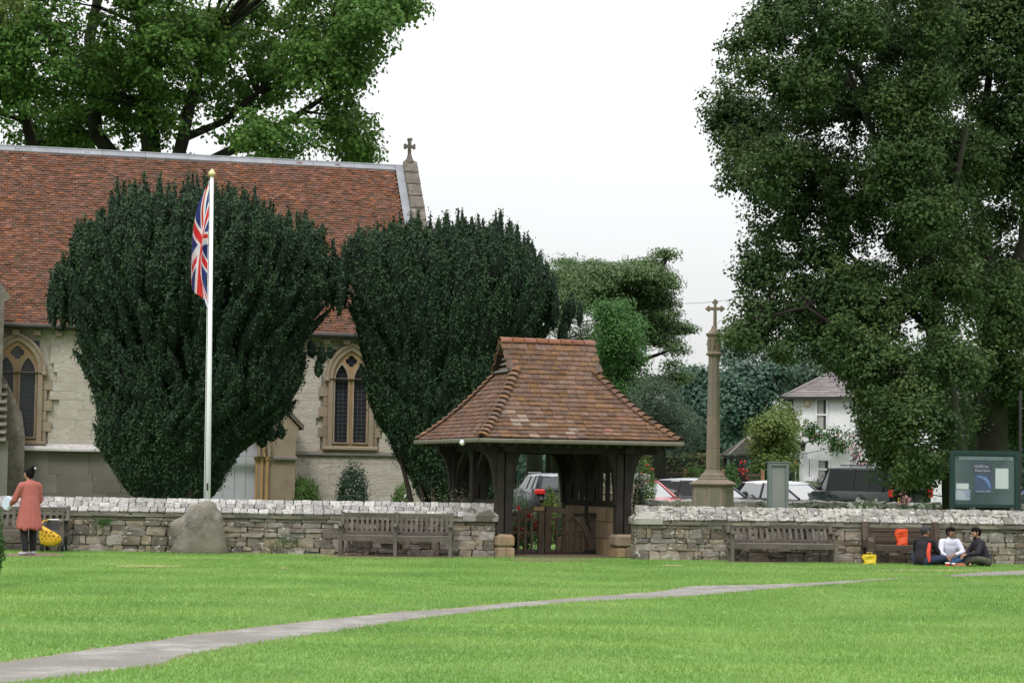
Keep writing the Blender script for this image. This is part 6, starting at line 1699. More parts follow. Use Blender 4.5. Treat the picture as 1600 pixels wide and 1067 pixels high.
# ================================================================== HEDGES AND SHRUBS
def shrub(name, label, px, pyb, w, h, Y, lm, cat='shrub', n=5200, leaf=.05, flowers=None, stems=5, loose=0.0, boxy=False, group=None, aspect=.55, pyt=None):
    """pixel centre, base row, width and height"""
    s_ = Y / FPX; zb_ = max(0, W(px, pyb, Y).z); zt_ = W(px, pyb - h, Y).z if pyt is None else W(px, pyt, Y).z
    x = X(px, Y); wd = w * s_; H_ = zt_
    t = thing(name, (x, Y, 0), label, cat, group)
    if boxy:
        c = rng.uniform(-1, 1, (n, 3)); ax = rng.integers(0, 3, n); c[np.arange(n), ax] = np.sign(c[np.arange(n), ax]) * rng.uniform(.86, 1.02, n); c[:, 2] = np.abs(c[:, 2]) if False else c[:, 2]
        nn = c * 0; nn[np.arange(n), ax] = np.sign(c[np.arange(n), ax])
    else:
        c = unit(rng.normal(size=(n, 3))); k_ = rng.uniform(.55, 1.0, n) ** .7
        lump = np.array([1 + .28 * mnoise.noise(Vector((v[0] * 2.3 + px, v[1] * 2.3, v[2] * 2.3))) + .16 * mnoise.noise(Vector((v[0] * 6 + px, v[1] * 6, v[2] * 6))) for v in c])
        nn = c.copy(); c = c * (k_ * lump)[:, None] * (1 + loose * rng.normal(size=(n, 1)) * .35)
    dpt = min(wd * .5, 1.4) if not boxy else min(wd * .5, .55)
    P_ = np.stack([x + c[:, 0] * wd / 2, Y + c[:, 1] * dpt, H_ * .5 + c[:, 2] * H_ * .5], 1); P_[:, 2] = np.maximum(P_[:, 2], .02)
    nn = unit(nn + rng.normal(size=(n, 3)) * .6 + np.array([0, 0, .3]))
    npmesh('foliage', leaf_quads(P_, nn, leaf, aspect), 4, lm, t)
    if not boxy:
        g = MB()
        for k in range(stems):
            a_ = random.uniform(0, 6.28); limb(g, (x + .05 * math.cos(a_), Y + .05 * math.sin(a_), 0), (x + wd * .33 * math.cos(a_), Y + dpt * .5 * math.sin(a_), H_ * random.uniform(.6, .9)), .022, .006, .1, 5, 4)
        g.build('stems', M_bark, t)
    else:
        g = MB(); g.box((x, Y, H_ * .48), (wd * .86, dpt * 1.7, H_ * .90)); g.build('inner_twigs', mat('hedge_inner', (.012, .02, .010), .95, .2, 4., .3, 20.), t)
    if flowers:
        fm_, nf, fs, zr0, zr1 = flowers
        a_ = rng.uniform(math.pi, 2 * math.pi, nf); zz = rng.uniform(zr0, zr1, nf) * H_
        fc = np.stack([x + wd * .5 * np.cos(a_) * rng.uniform(.3, 1, nf), Y + dpt * np.sin(a_) * .9, zz], 1)
        off = rng.normal(size=(nf, 9, 3)) * fs * .35; cc = (fc[:, None] + off).reshape(-1, 3)
        npmesh('blossoms', leaf_quads(cc, unit(rng.normal(size=cc.shape) + np.array([0, -.8, .4])), fs * .8, .9), 4, fm_, t)
    return t
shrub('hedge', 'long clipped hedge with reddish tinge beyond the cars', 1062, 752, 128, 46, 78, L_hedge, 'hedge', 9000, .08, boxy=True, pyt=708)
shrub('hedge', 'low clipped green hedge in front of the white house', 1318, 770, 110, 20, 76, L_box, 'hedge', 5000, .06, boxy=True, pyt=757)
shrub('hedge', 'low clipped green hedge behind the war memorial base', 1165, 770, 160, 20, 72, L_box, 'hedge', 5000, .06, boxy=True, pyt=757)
shrub('rounded_bush', 'clipped dome of box by the long hedge', 1028, 752, 36, 26, 73, L_box, 'bush', 3500, .05, pyt=736)
shrub('rounded_bush', 'smaller round bush right of the clipped dome', 1052, 756, 22, 20, 73, L_dark, 'bush', 2500, .05, pyt=742)
shrub('garden_shrub', 'bright leafy shrub in front of the long hedge', 1085, 752, 50, 34, 74, L_fresh, 'shrub', 3500, .07, pyt=723)
shrub('garden_shrub', 'leafy green shrub with a few red flowers beside the lychgate post', 1008, 765, 34, 60, 60, L_fresh, 'shrub', 3800, .06, flowers=(L_red, 6, .05, .6, .95), pyt=712)
shrub('climbing_rose', 'tall thin climbing plant on the wall end beside the lychgate', 998, 800, 22, 80, 43, L_dark, 'climber', 1500, .05, loose=.5, pyt=728)
shrub('garden_shrub', 'green shrub between the memorial and the garden shelter', 1142, 752, 30, 38, 73, L_laurel, 'shrub', 3000, .07, pyt=722)
shrub('garden_shrub', 'dark red leaved shrub in front of the garden shelter', 1158, 752, 22, 36, 74, L_purple, 'shrub', 1800, .07, flowers=(L_red, 12, .06, .6, .95), pyt=714)
shrub('garden_shrub', 'rounded dark green shrub beneath the fruit tree', 1196, 752, 52, 50, 76, L_laurel, 'shrub', 5000, .07, pyt=706)
shrub('garden_shrub', 'dark purple brown bush under the ground floor window of the white house', 1290, 765, 46, 30, 80, L_purple, 'shrub', 4500, .06, pyt=738)
shrub('climbing_rose', 'climbing rose trained up the corner of the white house', 1243, 765, 12, 120, 85.2, L_laurel, 'climber', 1300, .08, loose=.4, pyt=655, flowers=(L_red, 5, .06, .5, .95))
shrub('garden_shrub', 'purple leaved shrub with pale pink blossom by the right tree', 1345, 750, 36, 80, 70, L_purple, 'shrub', 3000, .07, pyt=668, flowers=(L_pink, 25, .06, .5, .95))
# rose sprays on the house wall
def wallrose(px, py, rx, ry, label, n=520):
    c0_ = W(px, py, 84.6); t = thing('climbing_rose', (c0_.x, c0_.y, 0), label, 'climber'); C_ = []
    for k in range(9):
        u = random.uniform(-1, 1); cc = np.array([c0_.x + m_of(rx, 85) * u, c0_.y, c0_.z + m_of(ry, 85) * (random.uniform(-.6, .8) - .5 * u * u)])
        C_.append(cc + rng.normal(size=(n // 9, 3)) * np.array([.17, .07, .13]))
    c = np.concatenate(C_); n = len(c)
    npmesh('foliage', leaf_quads(c, unit(rng.normal(size=(n, 3)) + np.array([0, -.7, .3])), .12, .6), 4, L_laurel, t)
    g = MB(); xs_ = X(1247, 85); limb(g, (xs_, 85.35, 0.02), (xs_ + .05, 85.2, c0_.z - .3), .022, .015, .02, 5, 8); limb(g, (xs_ + .05, 85.2, c0_.z - .3), (c0_.x, c0_.y + .1, c0_.z), .015, .01, .05, 5, 6); g.build('stem', M_bark, t)
    cc = c[::max(1, n // 14)]; m_ = len(cc) * 3; npmesh('blossoms', leaf_quads(np.repeat(cc, 3, 0) + rng.normal(size=(m_, 3)) * .04, unit(rng.normal(size=(m_, 3)) + np.array([0, -.8, .2])), .07, .9), 4, L_pink, t)
wallrose(1262, 677, 14, 14, 'small rose spray on the house wall above the lantern'); wallrose(1300, 682, 26, 16, 'wide rose spray with pink blooms below the upper window'); wallrose(1312, 700, 14, 8, 'lower trailing rose spray on the house wall', 270)
# churchyard planting behind the walls
shrub('churchyard_shrub', 'rounded green shrub beside the porch wall', 474, 792, 52, 60, 55.5, L_fresh, 'shrub', 5200, .06, pyt=742)
shrub('churchyard_shrub', 'tall dark shrub below the right church window', 550, 792, 52, 80, 55.5, L_dark, 'shrub', 6500, .06, pyt=724, loose=.25)
shrub('churchyard_shrub', 'small bright green shrub beside the right yew', 628, 792, 36, 44, 54, L_fresh, 'shrub', 3200, .06, pyt=752, flowers=(L_white, 5, .06, .5, .9))
shrub('churchyard_shrub', 'wispy straw coloured shrub above the end of the left wall', 706, 795, 84, 44, 41.0, L_dry, 'shrub', 1500, .035, pyt=764, loose=.6, stems=16)
shrub('rosemary_bush', 'spiky blue green bush seen through the lychgate', 808, 800, 42, 50, 46, L_grey, 'shrub', 5500, .055, pyt=760, aspect=.2, loose=.3)
shrub('rose_bush', 'leafy rose bush with yellowish leaves in front of the estate car', 858, 800, 20, 40, 47, L_apple, 'shrub', 1800, .045, pyt=756)
shrub('churchyard_shrub', 'broad low green shrub behind the gate', 872, 806, 72, 40, 48, L_hedge, 'shrub', 6000, .05, pyt=770)
shrub('rose_bush', 'rose bush with large red blooms behind the left leaf of the gate', 822, 868, 46, 80, 43.6, L_laurel, 'rose bush', 2400, .05, pyt=796, flowers=(L_red, 9, .11, .45, 1.0), loose=.3)
shrub('rose_bush', 'low rose bush with red flowers by the left gate post', 800, 868, 22, 40, 42.2, L_laurel, 'rose bush', 1200, .05, pyt=822, flowers=(L_red, 4, .10, .5, 1.0), loose=.3)
shrub('churchyard_shrub', 'dark clipped bush behind the right leaf of the gate', 882, 868, 28, 90, 45.5, L_dark, 'bush', 6000, .045, pyt=806)
shrub('garden_flowers', 'white flowering plants above the far wall below the off road car', 1350, 795, 60, 20, 52.6, L_fresh, 'flowers', 1400, .05, pyt=777, flowers=(L_white, 16, .07, .7, 1.0), loose=.4)
shrub('garden_flowers', 'pink rose standing above the wall beside the yellow plate', 1412, 795, 14, 24, 52.4, L_fresh, 'flowers', 500, .05, pyt=776, flowers=(L_pink, 3, .14, .9, 1.05), loose=.4)
shrub('garden_flowers', 'leafy plants with pale flowers above the wall under the big tree', 1445, 795, 50, 28, 52.2, L_laurel, 'flowers', 1800, .05, pyt=777, flowers=(L_white, 8, .05, .6, 1.0), loose=.4)
shrub('garden_shrub', 'sprawling pale plant left of the memorial base', 1060, 795, 50, 24, 52.6, L_dry, 'shrub', 1100, .05, pyt=774, loose=.4)
shrub('garden_flowers', 'yellow flowers behind the woman on the wall', 55, 790, 46, 20, 40.9, L_yellow, 'flowers', 420, .05, pyt=768, loose=.4)
shrub('edge_hedge', 'clipped green hedge end at the left edge of the lawn', -22, 925, 52, 135, 27.3, L_box, 'hedge', 9000, .04, pyt=790)
# ferns and weeds growing from the wall faces
for (px, py, Y, w_, lab) in ((162, 815, 39.52, .10, 'small fern tuft growing in the left wall'), (447, 848, 39.52, .16, 'green weed at the foot of the left wall')):
    p_ = W(px, py, Y); t = thing('wall_fern', p_, lab, 'fern'); n = 260
    c = np.array(p_) + rng.normal(size=(n, 3)) * np.array([w_, .03, w_ * .55]); npmesh('fronds', leaf_quads(c, unit(rng.normal(size=(n, 3)) + np.array([0, -1, .4])), .04, .4), 4, L_laurel, t)

# ================================================================== PEOPLE
def caps(mb, p0, p1, r0, r1, n=12, flat=(1, 1, 1)):
    """rounded tapered limb; flat squashes the section in x, y, z"""
    p0, p1 = Vector(p0), Vector(p1); d = p1 - p0; L = max(d.length, 1e-5); d.normalize()
    u = Vector((1, 0, 0)) if abs(d.x) < .8 else Vector((0, 1, 0)); u = (u - d * u.dot(d)).normalized(); w = d.cross(u)
    rows = []
    for k in range(5): a = -math.pi / 2 + math.pi / 2 * k / 4.5; rows.append((p0 + d * r0 * math.sin(a), r0 * math.cos(a)))
    rows.append((p0, r0)); rows.append((p0.lerp(p1, .5), (r0 + r1) / 2)); rows.append((p1, r1))
    for k in range(1, 6): a = math.pi / 2 * k / 5.4; rows.append((p1 + d * r1 * math.sin(a), r1 * math.cos(a)))
    vs = []
    for c, r in rows:
        for j in range(n):
            a = 2 * math.pi * j / n; o = (u * math.cos(a) + w * math.sin(a)) * r; vs.append(c + Vector((o.x * flat[0], o.y * flat[1], o.z * flat[2])))
    fs = [(i * n + j, i * n + (j + 1) % n, (i + 1) * n + (j + 1) % n, (i + 1) * n + j) for i in range(len(rows) - 1) for j in range(n)]
    fs += [tuple(range(n))[::-1], tuple((len(rows) - 1) * n + j for j in range(n))]
    return mb.add(vs, fs)
def fused(name, mb, m, parent, voxel=.009, ratio=.5, smooth_it=3):
    """one continuous skin over the limbs in mb"""
    me = mb.mesh(name, m); o = bpy.data.objects.new(name, me); COL.objects.link(o)
    r = o.modifiers.new('r', 'REMESH'); r.mode = 'VOXEL'; r.voxel_size = voxel
    sm = o.modifiers.new('s', 'SMOOTH'); sm.iterations = smooth_it; sm.factor = .5
    dc = o.modifiers.new('d', 'DECIMATE'); dc.ratio = ratio
    dg = bpy.context.evaluated_depsgraph_get(); me2 = bpy.data.meshes.new_from_object(o.evaluated_get(dg))
    bpy.data.objects.remove(o); bpy.data.meshes.remove(me)
    me2.polygons.foreach_set('use_smooth', [True] * len(me2.polygons)); me2.name = name
    if not me2.materials: me2.materials.append(m)
    q = bpy.data.objects.new(name, me2); COL.objects.link(q); q.parent = parent
    return q
def hand(mb, wrist, d, palmn, curl=.8, s=1.0, side=1):
    """palm and five bent fingers; d = pointing direction, palmn = palm normal, curl in radians per joint"""
    d = Vector(d).normalized(); n = Vector(palmn); n = (n - d * n.dot(d)).normalized(); x = d.cross(n) * side; w = Vector(wrist)
    caps(mb, w + d * .02 * s, w + d * .075 * s, .030 * s, .034 * s, 10)
    for k, (off, ln) in enumerate(((-.030, .070), (-.010, .080), (.011, .075), (.030, .058))):
        p = w + d * .092 * s + x * off * s; dd = d.copy(); seg = ln * s / 3 * 1.15; r = (.0105, .0105, .010, .0085)[k] * s
        q0 = w + d * .05 * s + x * off * .8 * s; caps(mb, q0, p, r * 1.1, r, 8)
        for j in range(3):
            dd = (Matrix.Rotation(curl * .55, 3, x * side) @ dd) if False else (dd * math.cos(curl * .5) + n * math.sin(curl * .5)).normalized()
            q = p + dd * seg; caps(mb, p, q, r, r * .9, 8); p = q
    p = w + d * .035 * s - x * .030 * s; dd = (d * .6 - x * .7 + n * .4).normalized()
    for j in range(2): q = p + dd * .034 * s; caps(mb, p, q, .0125 * s, .011 * s, 8); p = q; dd = (dd + n * .4 + d * .3).normalized()
def head(mb, c, f, up, s=1.0):
    """head shape with brow, nose, lips, chin, ears; c centre, f facing"""
    f = Vector(f).normalized(); up = Vector(up); up = (up - f * up.dot(f)).normalized(); r = f.cross(up); c = Vector(c)
    P = lambda a, b, z: c + r * a * s + f * b * s + up * z * s
    caps(mb, P(0, -.022, .030), P(0, .018, .026), .084 * s, .076 * s, 14)
    caps(mb, P(0, .035, -.01), P(0, .042, -.070), .060 * s, .040 * s, 12)
    caps(mb, P(0, .078, -.098), P(0, .066, -.098), .018 * s, .024 * s, 10)
    for k in (-1, 1):
        caps(mb, P(.045 * k, .040, -.02), P(.034 * k, .045, -.06), .036 * s, .030 * s, 10)
        caps(mb, P(.034 * k, .083, .022), P(.010 * k, .088, .020), .012 * s, .012 * s, 8)
        caps(mb, P(.083 * k, -.012, .010), P(.080 * k, -.006, -.022), .016 * s, .011 * s, 8)
    caps(mb, P(0, .090, .005), P(0, .108, -.026), .010 * s, .015 * s, 8)
    caps(mb, P(-.012, .100, -.030), P(.012, .100, -.030), .011 * s, .011 * s, 8)
    caps(mb, P(-.016, .090, -.062), P(.016, .090, -.062), .009 * s, .009 * s, 8)
    return P
def eyes(P, par, s=1.0):
    for k in (-1, 1):
        g = MB(); c = P(.031 * k, .089, .008); g.lathe(c - Vector((0, 0, .010)), [(.004, 0), (.011, .005), (.012, .010), (.011, .015), (.004, .020)], 10); g.build('eye', mat('eye_dark', (.02, .014, .012), .2, .02, 1., 0, 1.), par, local=True, smooth=True)
M_skin1 = mat('skin_tan', (.33, .185, .125), .6, .05, 5., .05, 60.); M_skin2 = mat('skin_brown', (.24, .125, .08), .6, .05, 5., .05, 60.)
M_hair = mat('hair_black', (.007, .006, .006), .9, .2, 60., .3, 120., spec=.1)
M_beard = mat('beard_black', (.03, .022, .018), .8, .2, 60., .3, 120.)

# --- woman in the salmon cardigan, seen from behind, turned to the left
gW = G(44, 867.5); Yw = gW.y
sW = (Yw / FPX) * 133 / 1.66
wo = thing('person', (gW.x, Yw, 0), 'woman in a long salmon cardigan and black trousers standing at the left bench', 'person', rz=R(38))
M_card = mat('salmon_knit', (.34, .105, .09), .9, .06, 5., .35, 160., bdist=.004); M_trou = mat('black_trousers', (.012, .012, .015), .85, .1, 6., .1, 60.); M_shoe = mat('shoe_pale', (.38, .38, .42), .6, .1, 6., .1, 30., col2=(.12, .11, .13))
S_ = lambda v: Vector(v) * sW
def C_(mb, a, b, r0, r1, n=12, flat=(1, 1, 1)): caps(mb, S_(a), S_(b), r0 * sW, r1 * sW, n, flat)
b = MB()          # body: faces +y (away), arms to the front
C_(b, (0, 0, .93), (0, -.01, 1.12), .135, .13, flat=(1.15, .85, 1)); C_(b, (0, -.01, 1.12), (0, .01, 1.32), .13, .12, flat=(1.25, .85, 1)); C_(b, (0, .02, 1.38), (0, .045, 1.48), .055, .05)
for k in (-1, 1):
    C_(b, (.085 * k, 0, .88), (.095 * k, .02, .48), .098, .062); C_(b, (.095 * k, .02, .48), (.10 * k, -.03 + .05 * k, .10), .060, .040)
    C_(b, (.10 * k, -.03 + .05 * k, .07), (.12 * k, .11 + .05 * k, .04), .04, .034)
C_(b, (-.18, .01, 1.32), (-.27, .10, 1.07), .055, .045); C_(b, (-.27, .10, 1.07), (-.25, .31, .99), .043, .032); hand(b, S_((-.25, .31, .99)), (.1, 1, .05), (1, 0, -.3), .7, sW * .92, side=-1)
C_(b, (.18, .01, 1.32), (.23, .05, 1.06), .055, .045); C_(b, (.23, .05, 1.06), (.16, .25, .90), .043, .030); hand(b, S_((.16, .25, .90)), (-.3, .9, -.5), (-1, 0, 0), .8, sW * .92)
Ph = head(b, S_((0, .075, 1.565)), (-.20, .93, -.34), (0, .2, 1), sW * .98)
fused('body', b, M_skin1, wo, .009, .45); eyes(Ph, wo)
b = MB()
for k in (-1, 1): C_(b, (.085 * k, 0, .90), (.095 * k, .02, .48), .115, .080); C_(b, (.095 * k, .02, .48), (.10 * k, -.03 + .05 * k, .12), .078, .060)
C_(b, (-.06, 0, .92), (.06, 0, .92), .12, .12)
fused('trousers', b, M_trou, wo, .013, .5)
b = MB()
C_(b, (0, -.01, 1.10), (0, .0, 1.33), .145, .135, flat=(1.28, .92, 1)); C_(b, (-.15, .0, 1.36), (.15, .0, 1.36), .068, .068)
C_(b, (0, -.01, .88), (0, -.01, 1.12), .155, .14, 14, flat=(1.22, .98, 1))
for k in range(9):
    a_ = -math.pi + math.pi * k / 8; C_(b, (.125 * math.cos(a_), .085 * math.sin(a_) - .01, 1.10), (.205 * math.cos(a_), .16 * math.sin(a_) - .02, .54 + .02 * math.sin(k * 2.3)), .06, .052, 8)
for k in (-1, 1): C_(b, (.12 * k, .04, 1.08), (.18 * k, .13, .55), .05, .04, 8)
C_(b, (-.18, .01, 1.33), (-.27, .10, 1.07), .075, .064); C_(b, (-.27, .10, 1.07), (-.25, .27, 1.0), .062, .045)
C_(b, (.18, .01, 1.33), (.23, .05, 1.06), .075, .064); C_(b, (.23, .05, 1.06), (.17, .22, .925), .062, .045)
fused('cardigan', b, M_card, wo, .011, .5, 5)
b = MB()
hc_ = S_((0, .06, 1.585)); caps(b, hc_ + Vector((0, -.035, .02)), hc_ + Vector((0, .02, .035)), .092 * sW, .082 * sW, 14); caps(b, hc_ + Vector((0, -.06, -.03)), hc_ + Vector((0, -.05, .02)), .068 * sW, .075 * sW)
caps(b, hc_ + Vector((0.02, -.085, .085)), hc_ + Vector((.02, -.10, .10)), .048 * sW, .045 * sW)
fused('hair', b, M_hair, wo, .009, .5)
g = MB(); g.box(hc_ + Vector((.05, -.135, .095)), (.045, .015, .03), Euler((.3, 0, .3)).to_matrix(), .006); g.build('hair_clip', M_wht, wo, local=True)
for k in (-1, 1):
    b = MB(); C_(b, (.10 * k, -.06 + .05 * k, .045), (.125 * k, .13 + .05 * k, .035), .048, .040, flat=(1, 1, .9)); fused('shoe', b, M_shoe, wo, .009, .5)
WM = Matrix.Translation(wo.location) @ Matrix.Rotation(R(38), 4, 'Z')
# the round white plate in her left hand
pc = WM @ (S_((-.26, .42, 1.0)))
dk = thing('round_tray', pc, 'round white plate held in the woman\'s left hand', 'plate')
g = MB(); g.tube([pc + Vector((-.02, -.03, 0)), pc + Vector((.0, .0, 0))], [.12, .13], 24); g.tube([pc + Vector((-.022, -.032, 0)), pc + Vector((-.02, -.03, 0))], [.09, .10], 24); g.build('disc', mat('plate_bluewhite', (.50, .56, .68), .4, .05, 3., 0, 5.), dk)

# folding pushchair with the spotted yellow bag
pcx = X(84, 38.9); pch = thing('pushchair', (pcx, 38.95, 0), 'small dark pushchair standing behind the woman beside the bench', 'pushchair')
def pj(mbx, nm, m, sm=False): return mbx.build(nm, m, pch, smooth=sm)
for dx, dy, r_ in ((-.20, -.16, .075), (.20, -.16, .075), (-.18, .22, .09), (.18, .22, .09)):
    g = MB(); g.tube([(pcx + dx - .02, 38.95 + dy, r_), (pcx + dx + .02, 38.95 + dy, r_)], r_, 16); w_ = pj(g, 'wheel', M_tyre)
    g = MB(); g.tube([(pcx + dx - .024, 38.95 + dy, r_), (pcx + dx + .024, 38.95 + dy, r_)], r_ * .5, 12); o = pj(g, 'hub', M_rim); o.parent = w_; o.location = (0, 0, 0)
for s_ in (-1, 1):
    g = MB(); g.tube([(pcx + .19 * s_, 38.79, .08), (pcx + .19 * s_, 39.0, .42), (pcx + .18 * s_, 39.12, .60)], .012, 6); g.tube([(pcx + .18 * s_, 39.17, .09), (pcx + .19 * s_, 38.98, .40)], .012, 6); pj(g, 'frame', M_iron)
g = MB(); g.box((pcx, 38.93, .30), (.34, .30, .05), None, .02); g.box((pcx, 39.08, .44), (.34, .05, .32), Euler((-.25, 0, 0)).to_matrix(), .02); pj(g, 'seat', M_iron)
g = MB(); g.tube([(pcx - .18, 39.12, .60), (pcx + .18, 39.12, .60)], .014, 6); pj(g, 'handle', M_wht)
ybg = thing('yellow_bag', (X(76, 38.6), 38.6, .2), 'yellow bag with brown dots hanging beside the woman', 'bag')
M_ybag = mat('bag_yellow', (.52, .33, .015), .5, .08, 6., .2, 20.)
Yb2 = 38.6; oi = [(62, 822), (66, 821), (76, 826), (88, 833), (95, 838), (96, 844), (93, 849), (84, 853), (74, 853), (64, 850), (61, 840)]
pts = [W(x, y, Yb2) for x, y in oi]; n = len(pts); cx_ = sum(p.x for p in pts) / n; cz_ = sum(p.z for p in pts) / n
g = MB(); rings = []
for dy, k_ in ((-.085, .55), (-.06, .85), (0, 1), (.06, .85), (.085, .5)): rings += [(cx_ + (p.x - cx_) * k_, Yb2 + dy, cz_ + (p.z - cz_) * k_) for p in pts]
g.add(rings, [(i * n + j, i * n + (j + 1) % n, (i + 1) * n + (j + 1) % n, (i + 1) * n + j) for i in range(4) for j in range(n)] + [tuple(range(n))[::-1], tuple(4 * n + j for j in range(n))]); g.build('bag', M_ybag, ybg)
M_dot = mat('bag_dot_brown', (.30, .13, .03), .6, .1, 6., 0, 20.)
for (x, y, r_) in ((66, 828, 2.2), (72, 831, 2.4), (65, 834, 1.7), (70, 837, 1.8), (77, 837, 1.9), (84, 837, 2.2), (66, 841, 1.5), (72, 842, 1.6), (80, 843, 1.5), (87, 842, 1.2), (68, 846, .9), (76, 846, .9), (91, 838, 1.2), (80, 831, 1.6)):
    p = W(x, y, Yb2 - .088); g = MB(); g.tube([p + Vector((0, .012 + .02 * (abs(x - 78) > 9 or abs(y - 838) > 7), 0)), p], r_ * Yb2 / FPX, 10); g.build('dot', M_dot, ybg)
g = MB(); p = W(63, 822, Yb2); g.tube([p, p + Vector((.03, .1, .10)), Vector((X(74, 39.0), 39.1, .60))], .012, 6); g.build('handle', M_ybag, ybg)

# --- three men sitting on the grass
def seated(px, py, head_py, rz, label, top_m, leg_m, skin, hair_kind, beard=False, face=(0, 1, -.35), lean=.16, armt=((-.10, .36, .24), (.10, .36, .24)), cap=False, spread=.36, stripe=None):
    Y = 38.5 + (.38 if px == 1481 else 0); g0 = Vector((X(px, Y), Y, 0))
    t = thing('person', g0, label, 'person', rz=rz)
    k_ = W(px, head_py, Y).z / .83        # scale of a seated figure 0.865 m high
    V = lambda v: Vector(v) * k_
    def c_(mb, a, b_, r0, r1, n=12, flat=(1, 1, 1)): caps(mb, V(a), V(b_), r0 * k_, r1 * k_, n, flat)
    hip, chest, neck, hd = (0, -.02, .12), (0, lean * .6, .40), (0, lean, .58), (0, lean + .05, .735)
    kn = [(-spread, .30, .17), (spread, .30, .17)]; ank = [(.10, .40, .06), (-.12, .34, .06)]
    sh = [(-.185, lean * .9, .53), (.185, lean * .9, .53)]
    el = [(-.27, lean + .12, .30), (.27, lean + .12, .30)]
    b = MB()
    c_(b, hip, (0, lean * .3, .25), .14, .13, flat=(1.15, .9, 1)); c_(b, (0, lean * .3, .25), chest, .13, .14, flat=(1.15, .85, 1)); c_(b, chest, (0, lean, .53), .14, .09, flat=(1.2, .8, 1)); c_(b, neck, (0, lean + .03, .68), .055, .052)
    for i in (0, 1):
        c_(b, (hip[0] + (-.09, .09)[i], .0, .11), kn[i], .085, .058); c_(b, kn[i], ank[i], .056, .038); c_(b, ank[i], (ank[i][0] + (.11, -.11)[i], ank[i][1] + .07, .045), .038, .03)
        c_(b, sh[i], el[i], .052, .042); c_(b, el[i], armt[i], .040, .028); hand(b, V(armt[i]), Vector(armt[i]) - Vector(el[i]), ((1, -1)[i] * .6, 0, -.8), .8, k_ * .95, side=(-1, 1)[i])
    Ph = head(b, V(hd), face, (0, 0, 1), k_)
    fused('body', b, skin, t, .009, .4); eyes(Ph, t)
    b = MB()
    c_(b, (-.07, -.02, .12), (.07, -.02, .12), .14, .14)
    for i in (0, 1): c_(b, ((-.09, .09)[i], .0, .12), kn[i], .105, .078); c_(b, kn[i], ank[i], .074, .055)
    fused('trousers', b, leg_m, t, .014, .5)
    b = MB()
    c_(b, (0, -.03, .14), (0, lean * .3, .27), .165, .155, flat=(1.18, .92, 1)); c_(b, (0, lean * .3, .27), chest, .155, .16, flat=(1.2, .88, 1)); c_(b, chest, (0, lean, .50), .155, .12, flat=(1.25, .85, 1)); c_(b, (sh[0][0] * .85, sh[0][1], .535), (sh[1][0] * .85, sh[1][1], .535), .066, .066); c_(b, neck, (0, lean + .01, .61), .066, .062)
    for i in (0, 1): c_(b, sh[i], el[i], .070, .060); c_(b, el[i], Vector(el[i]).lerp(Vector(armt[i]), .84), .058, .042)
    fused('top', b, top_m, t, .012, .5, 2)
    b = MB(); f_ = Vector(face).normalized(); f2 = Vector((f_.x, f_.y, 0)).normalized(); H = V(hd)
    caps(b, H - f2 * .035 * k_ + Vector((0, 0, .036 * k_)), H + f2 * .034 * k_ + Vector((0, 0, .058 * k_)), .092 * k_, .076 * k_, 14); caps(b, H - f2 * .058 * k_ - Vector((0, 0, .03 * k_)), H - f2 * .055 * k_ + Vector((0, 0, .02 * k_)), .05 * k_, .062 * k_)
    rt_ = Vector((f2.y, -f2.x, 0))
    for q in (-1, 1): caps(b, H + rt_ * q * .060 * k_ - f2 * .02 * k_ + Vector((0, 0, .045 * k_)), H + rt_ * q * .066 * k_ + f2 * .012 * k_ + Vector((0, 0, .0)), .034 * k_, .020 * k_)
    fused('hair' if not cap else 'cap', b, M_hair if not cap else mat('cap_dark_grey', (.03, .03, .036), .8, .1, 6., .1, 30.), t, .009, .5)
    if cap:
        b = MB(); caps(b, H + f2 * .07 * k_ + Vector((0, 0, .065 * k_)), H + f2 * .13 * k_ + Vector((0, 0, .055 * k_)), .05 * k_, .05 * k_, 12, flat=(1, 1, .2)); b.build('cap_peak', MATS['cap_dark_grey'], t, local=True, smooth=True)
    if beard:
        b = MB(); P = Ph; caps(b, P(-.04, .050, -.07), P(0, .074, -.10), .026 * k_, .030 * k_); caps(b, P(.04, .050, -.07), P(0, .074, -.10), .026 * k_, .030 * k_); caps(b, P(-.02, .093, -.047), P(.02, .093, -.047), .008 * k_, .008 * k_)
        for q in (-1, 1): caps(b, P(.058 * q, .025, -.035), P(.042 * q, .052, -.07), .018 * k_, .024 * k_)
        fused('beard', b, M_beard, t, .007, .6)
    if stripe:
        b = MB()
        for (a_, c2, r0, r1) in stripe: c_(b, a_, c2, r0, r1, 10)
        fused('side_stripe', b, M_rs, t, .011, .5)
    return t
M_jack = mat('jacket_black', (.014, .012, .016), .85, .1, 8., .15, 40.); M_jack2 = mat('jacket_dark', (.020, .016, .026), .85, .1, 8., .15, 40.)
M_sweat = mat('sweater_white', (.56, .56, .68), .85, .04, 8., .2, 40.); M_jean = mat('jeans_blue', (.035, .075, .15), .85, .2, 8., .15, 60.); M_jeand = mat('jeans_dark', (.022, .035, .07), .85, .15, 8., .15, 60.)
M_camo = mat('camouflage', (.07, .075, .05), .9, .2, 9., .1, 40., col2=(.035, .03, .022), spots=[((.14, .135, .10), .6, 10.)]); M_rs = mat('stripe_red', (.60, .06, .04), .7, .08, 6., .1, 30.)
seated(1441, 879.5, 824, R(-38), 'man in a black jacket with a red side stripe sitting with his back to us', M_jack, M_jeand, M_skin2, 'cap', cap=True, face=(.35, .9, -.3), lean=.10,
       stripe=[((.175, -.05, .12), (.170, -.045, .30), .050, .048), ((.170, -.045, .30), (.165, .02, .47), .048, .040)], armt=((-.12, .38, .26), (.16, .42, .26)))
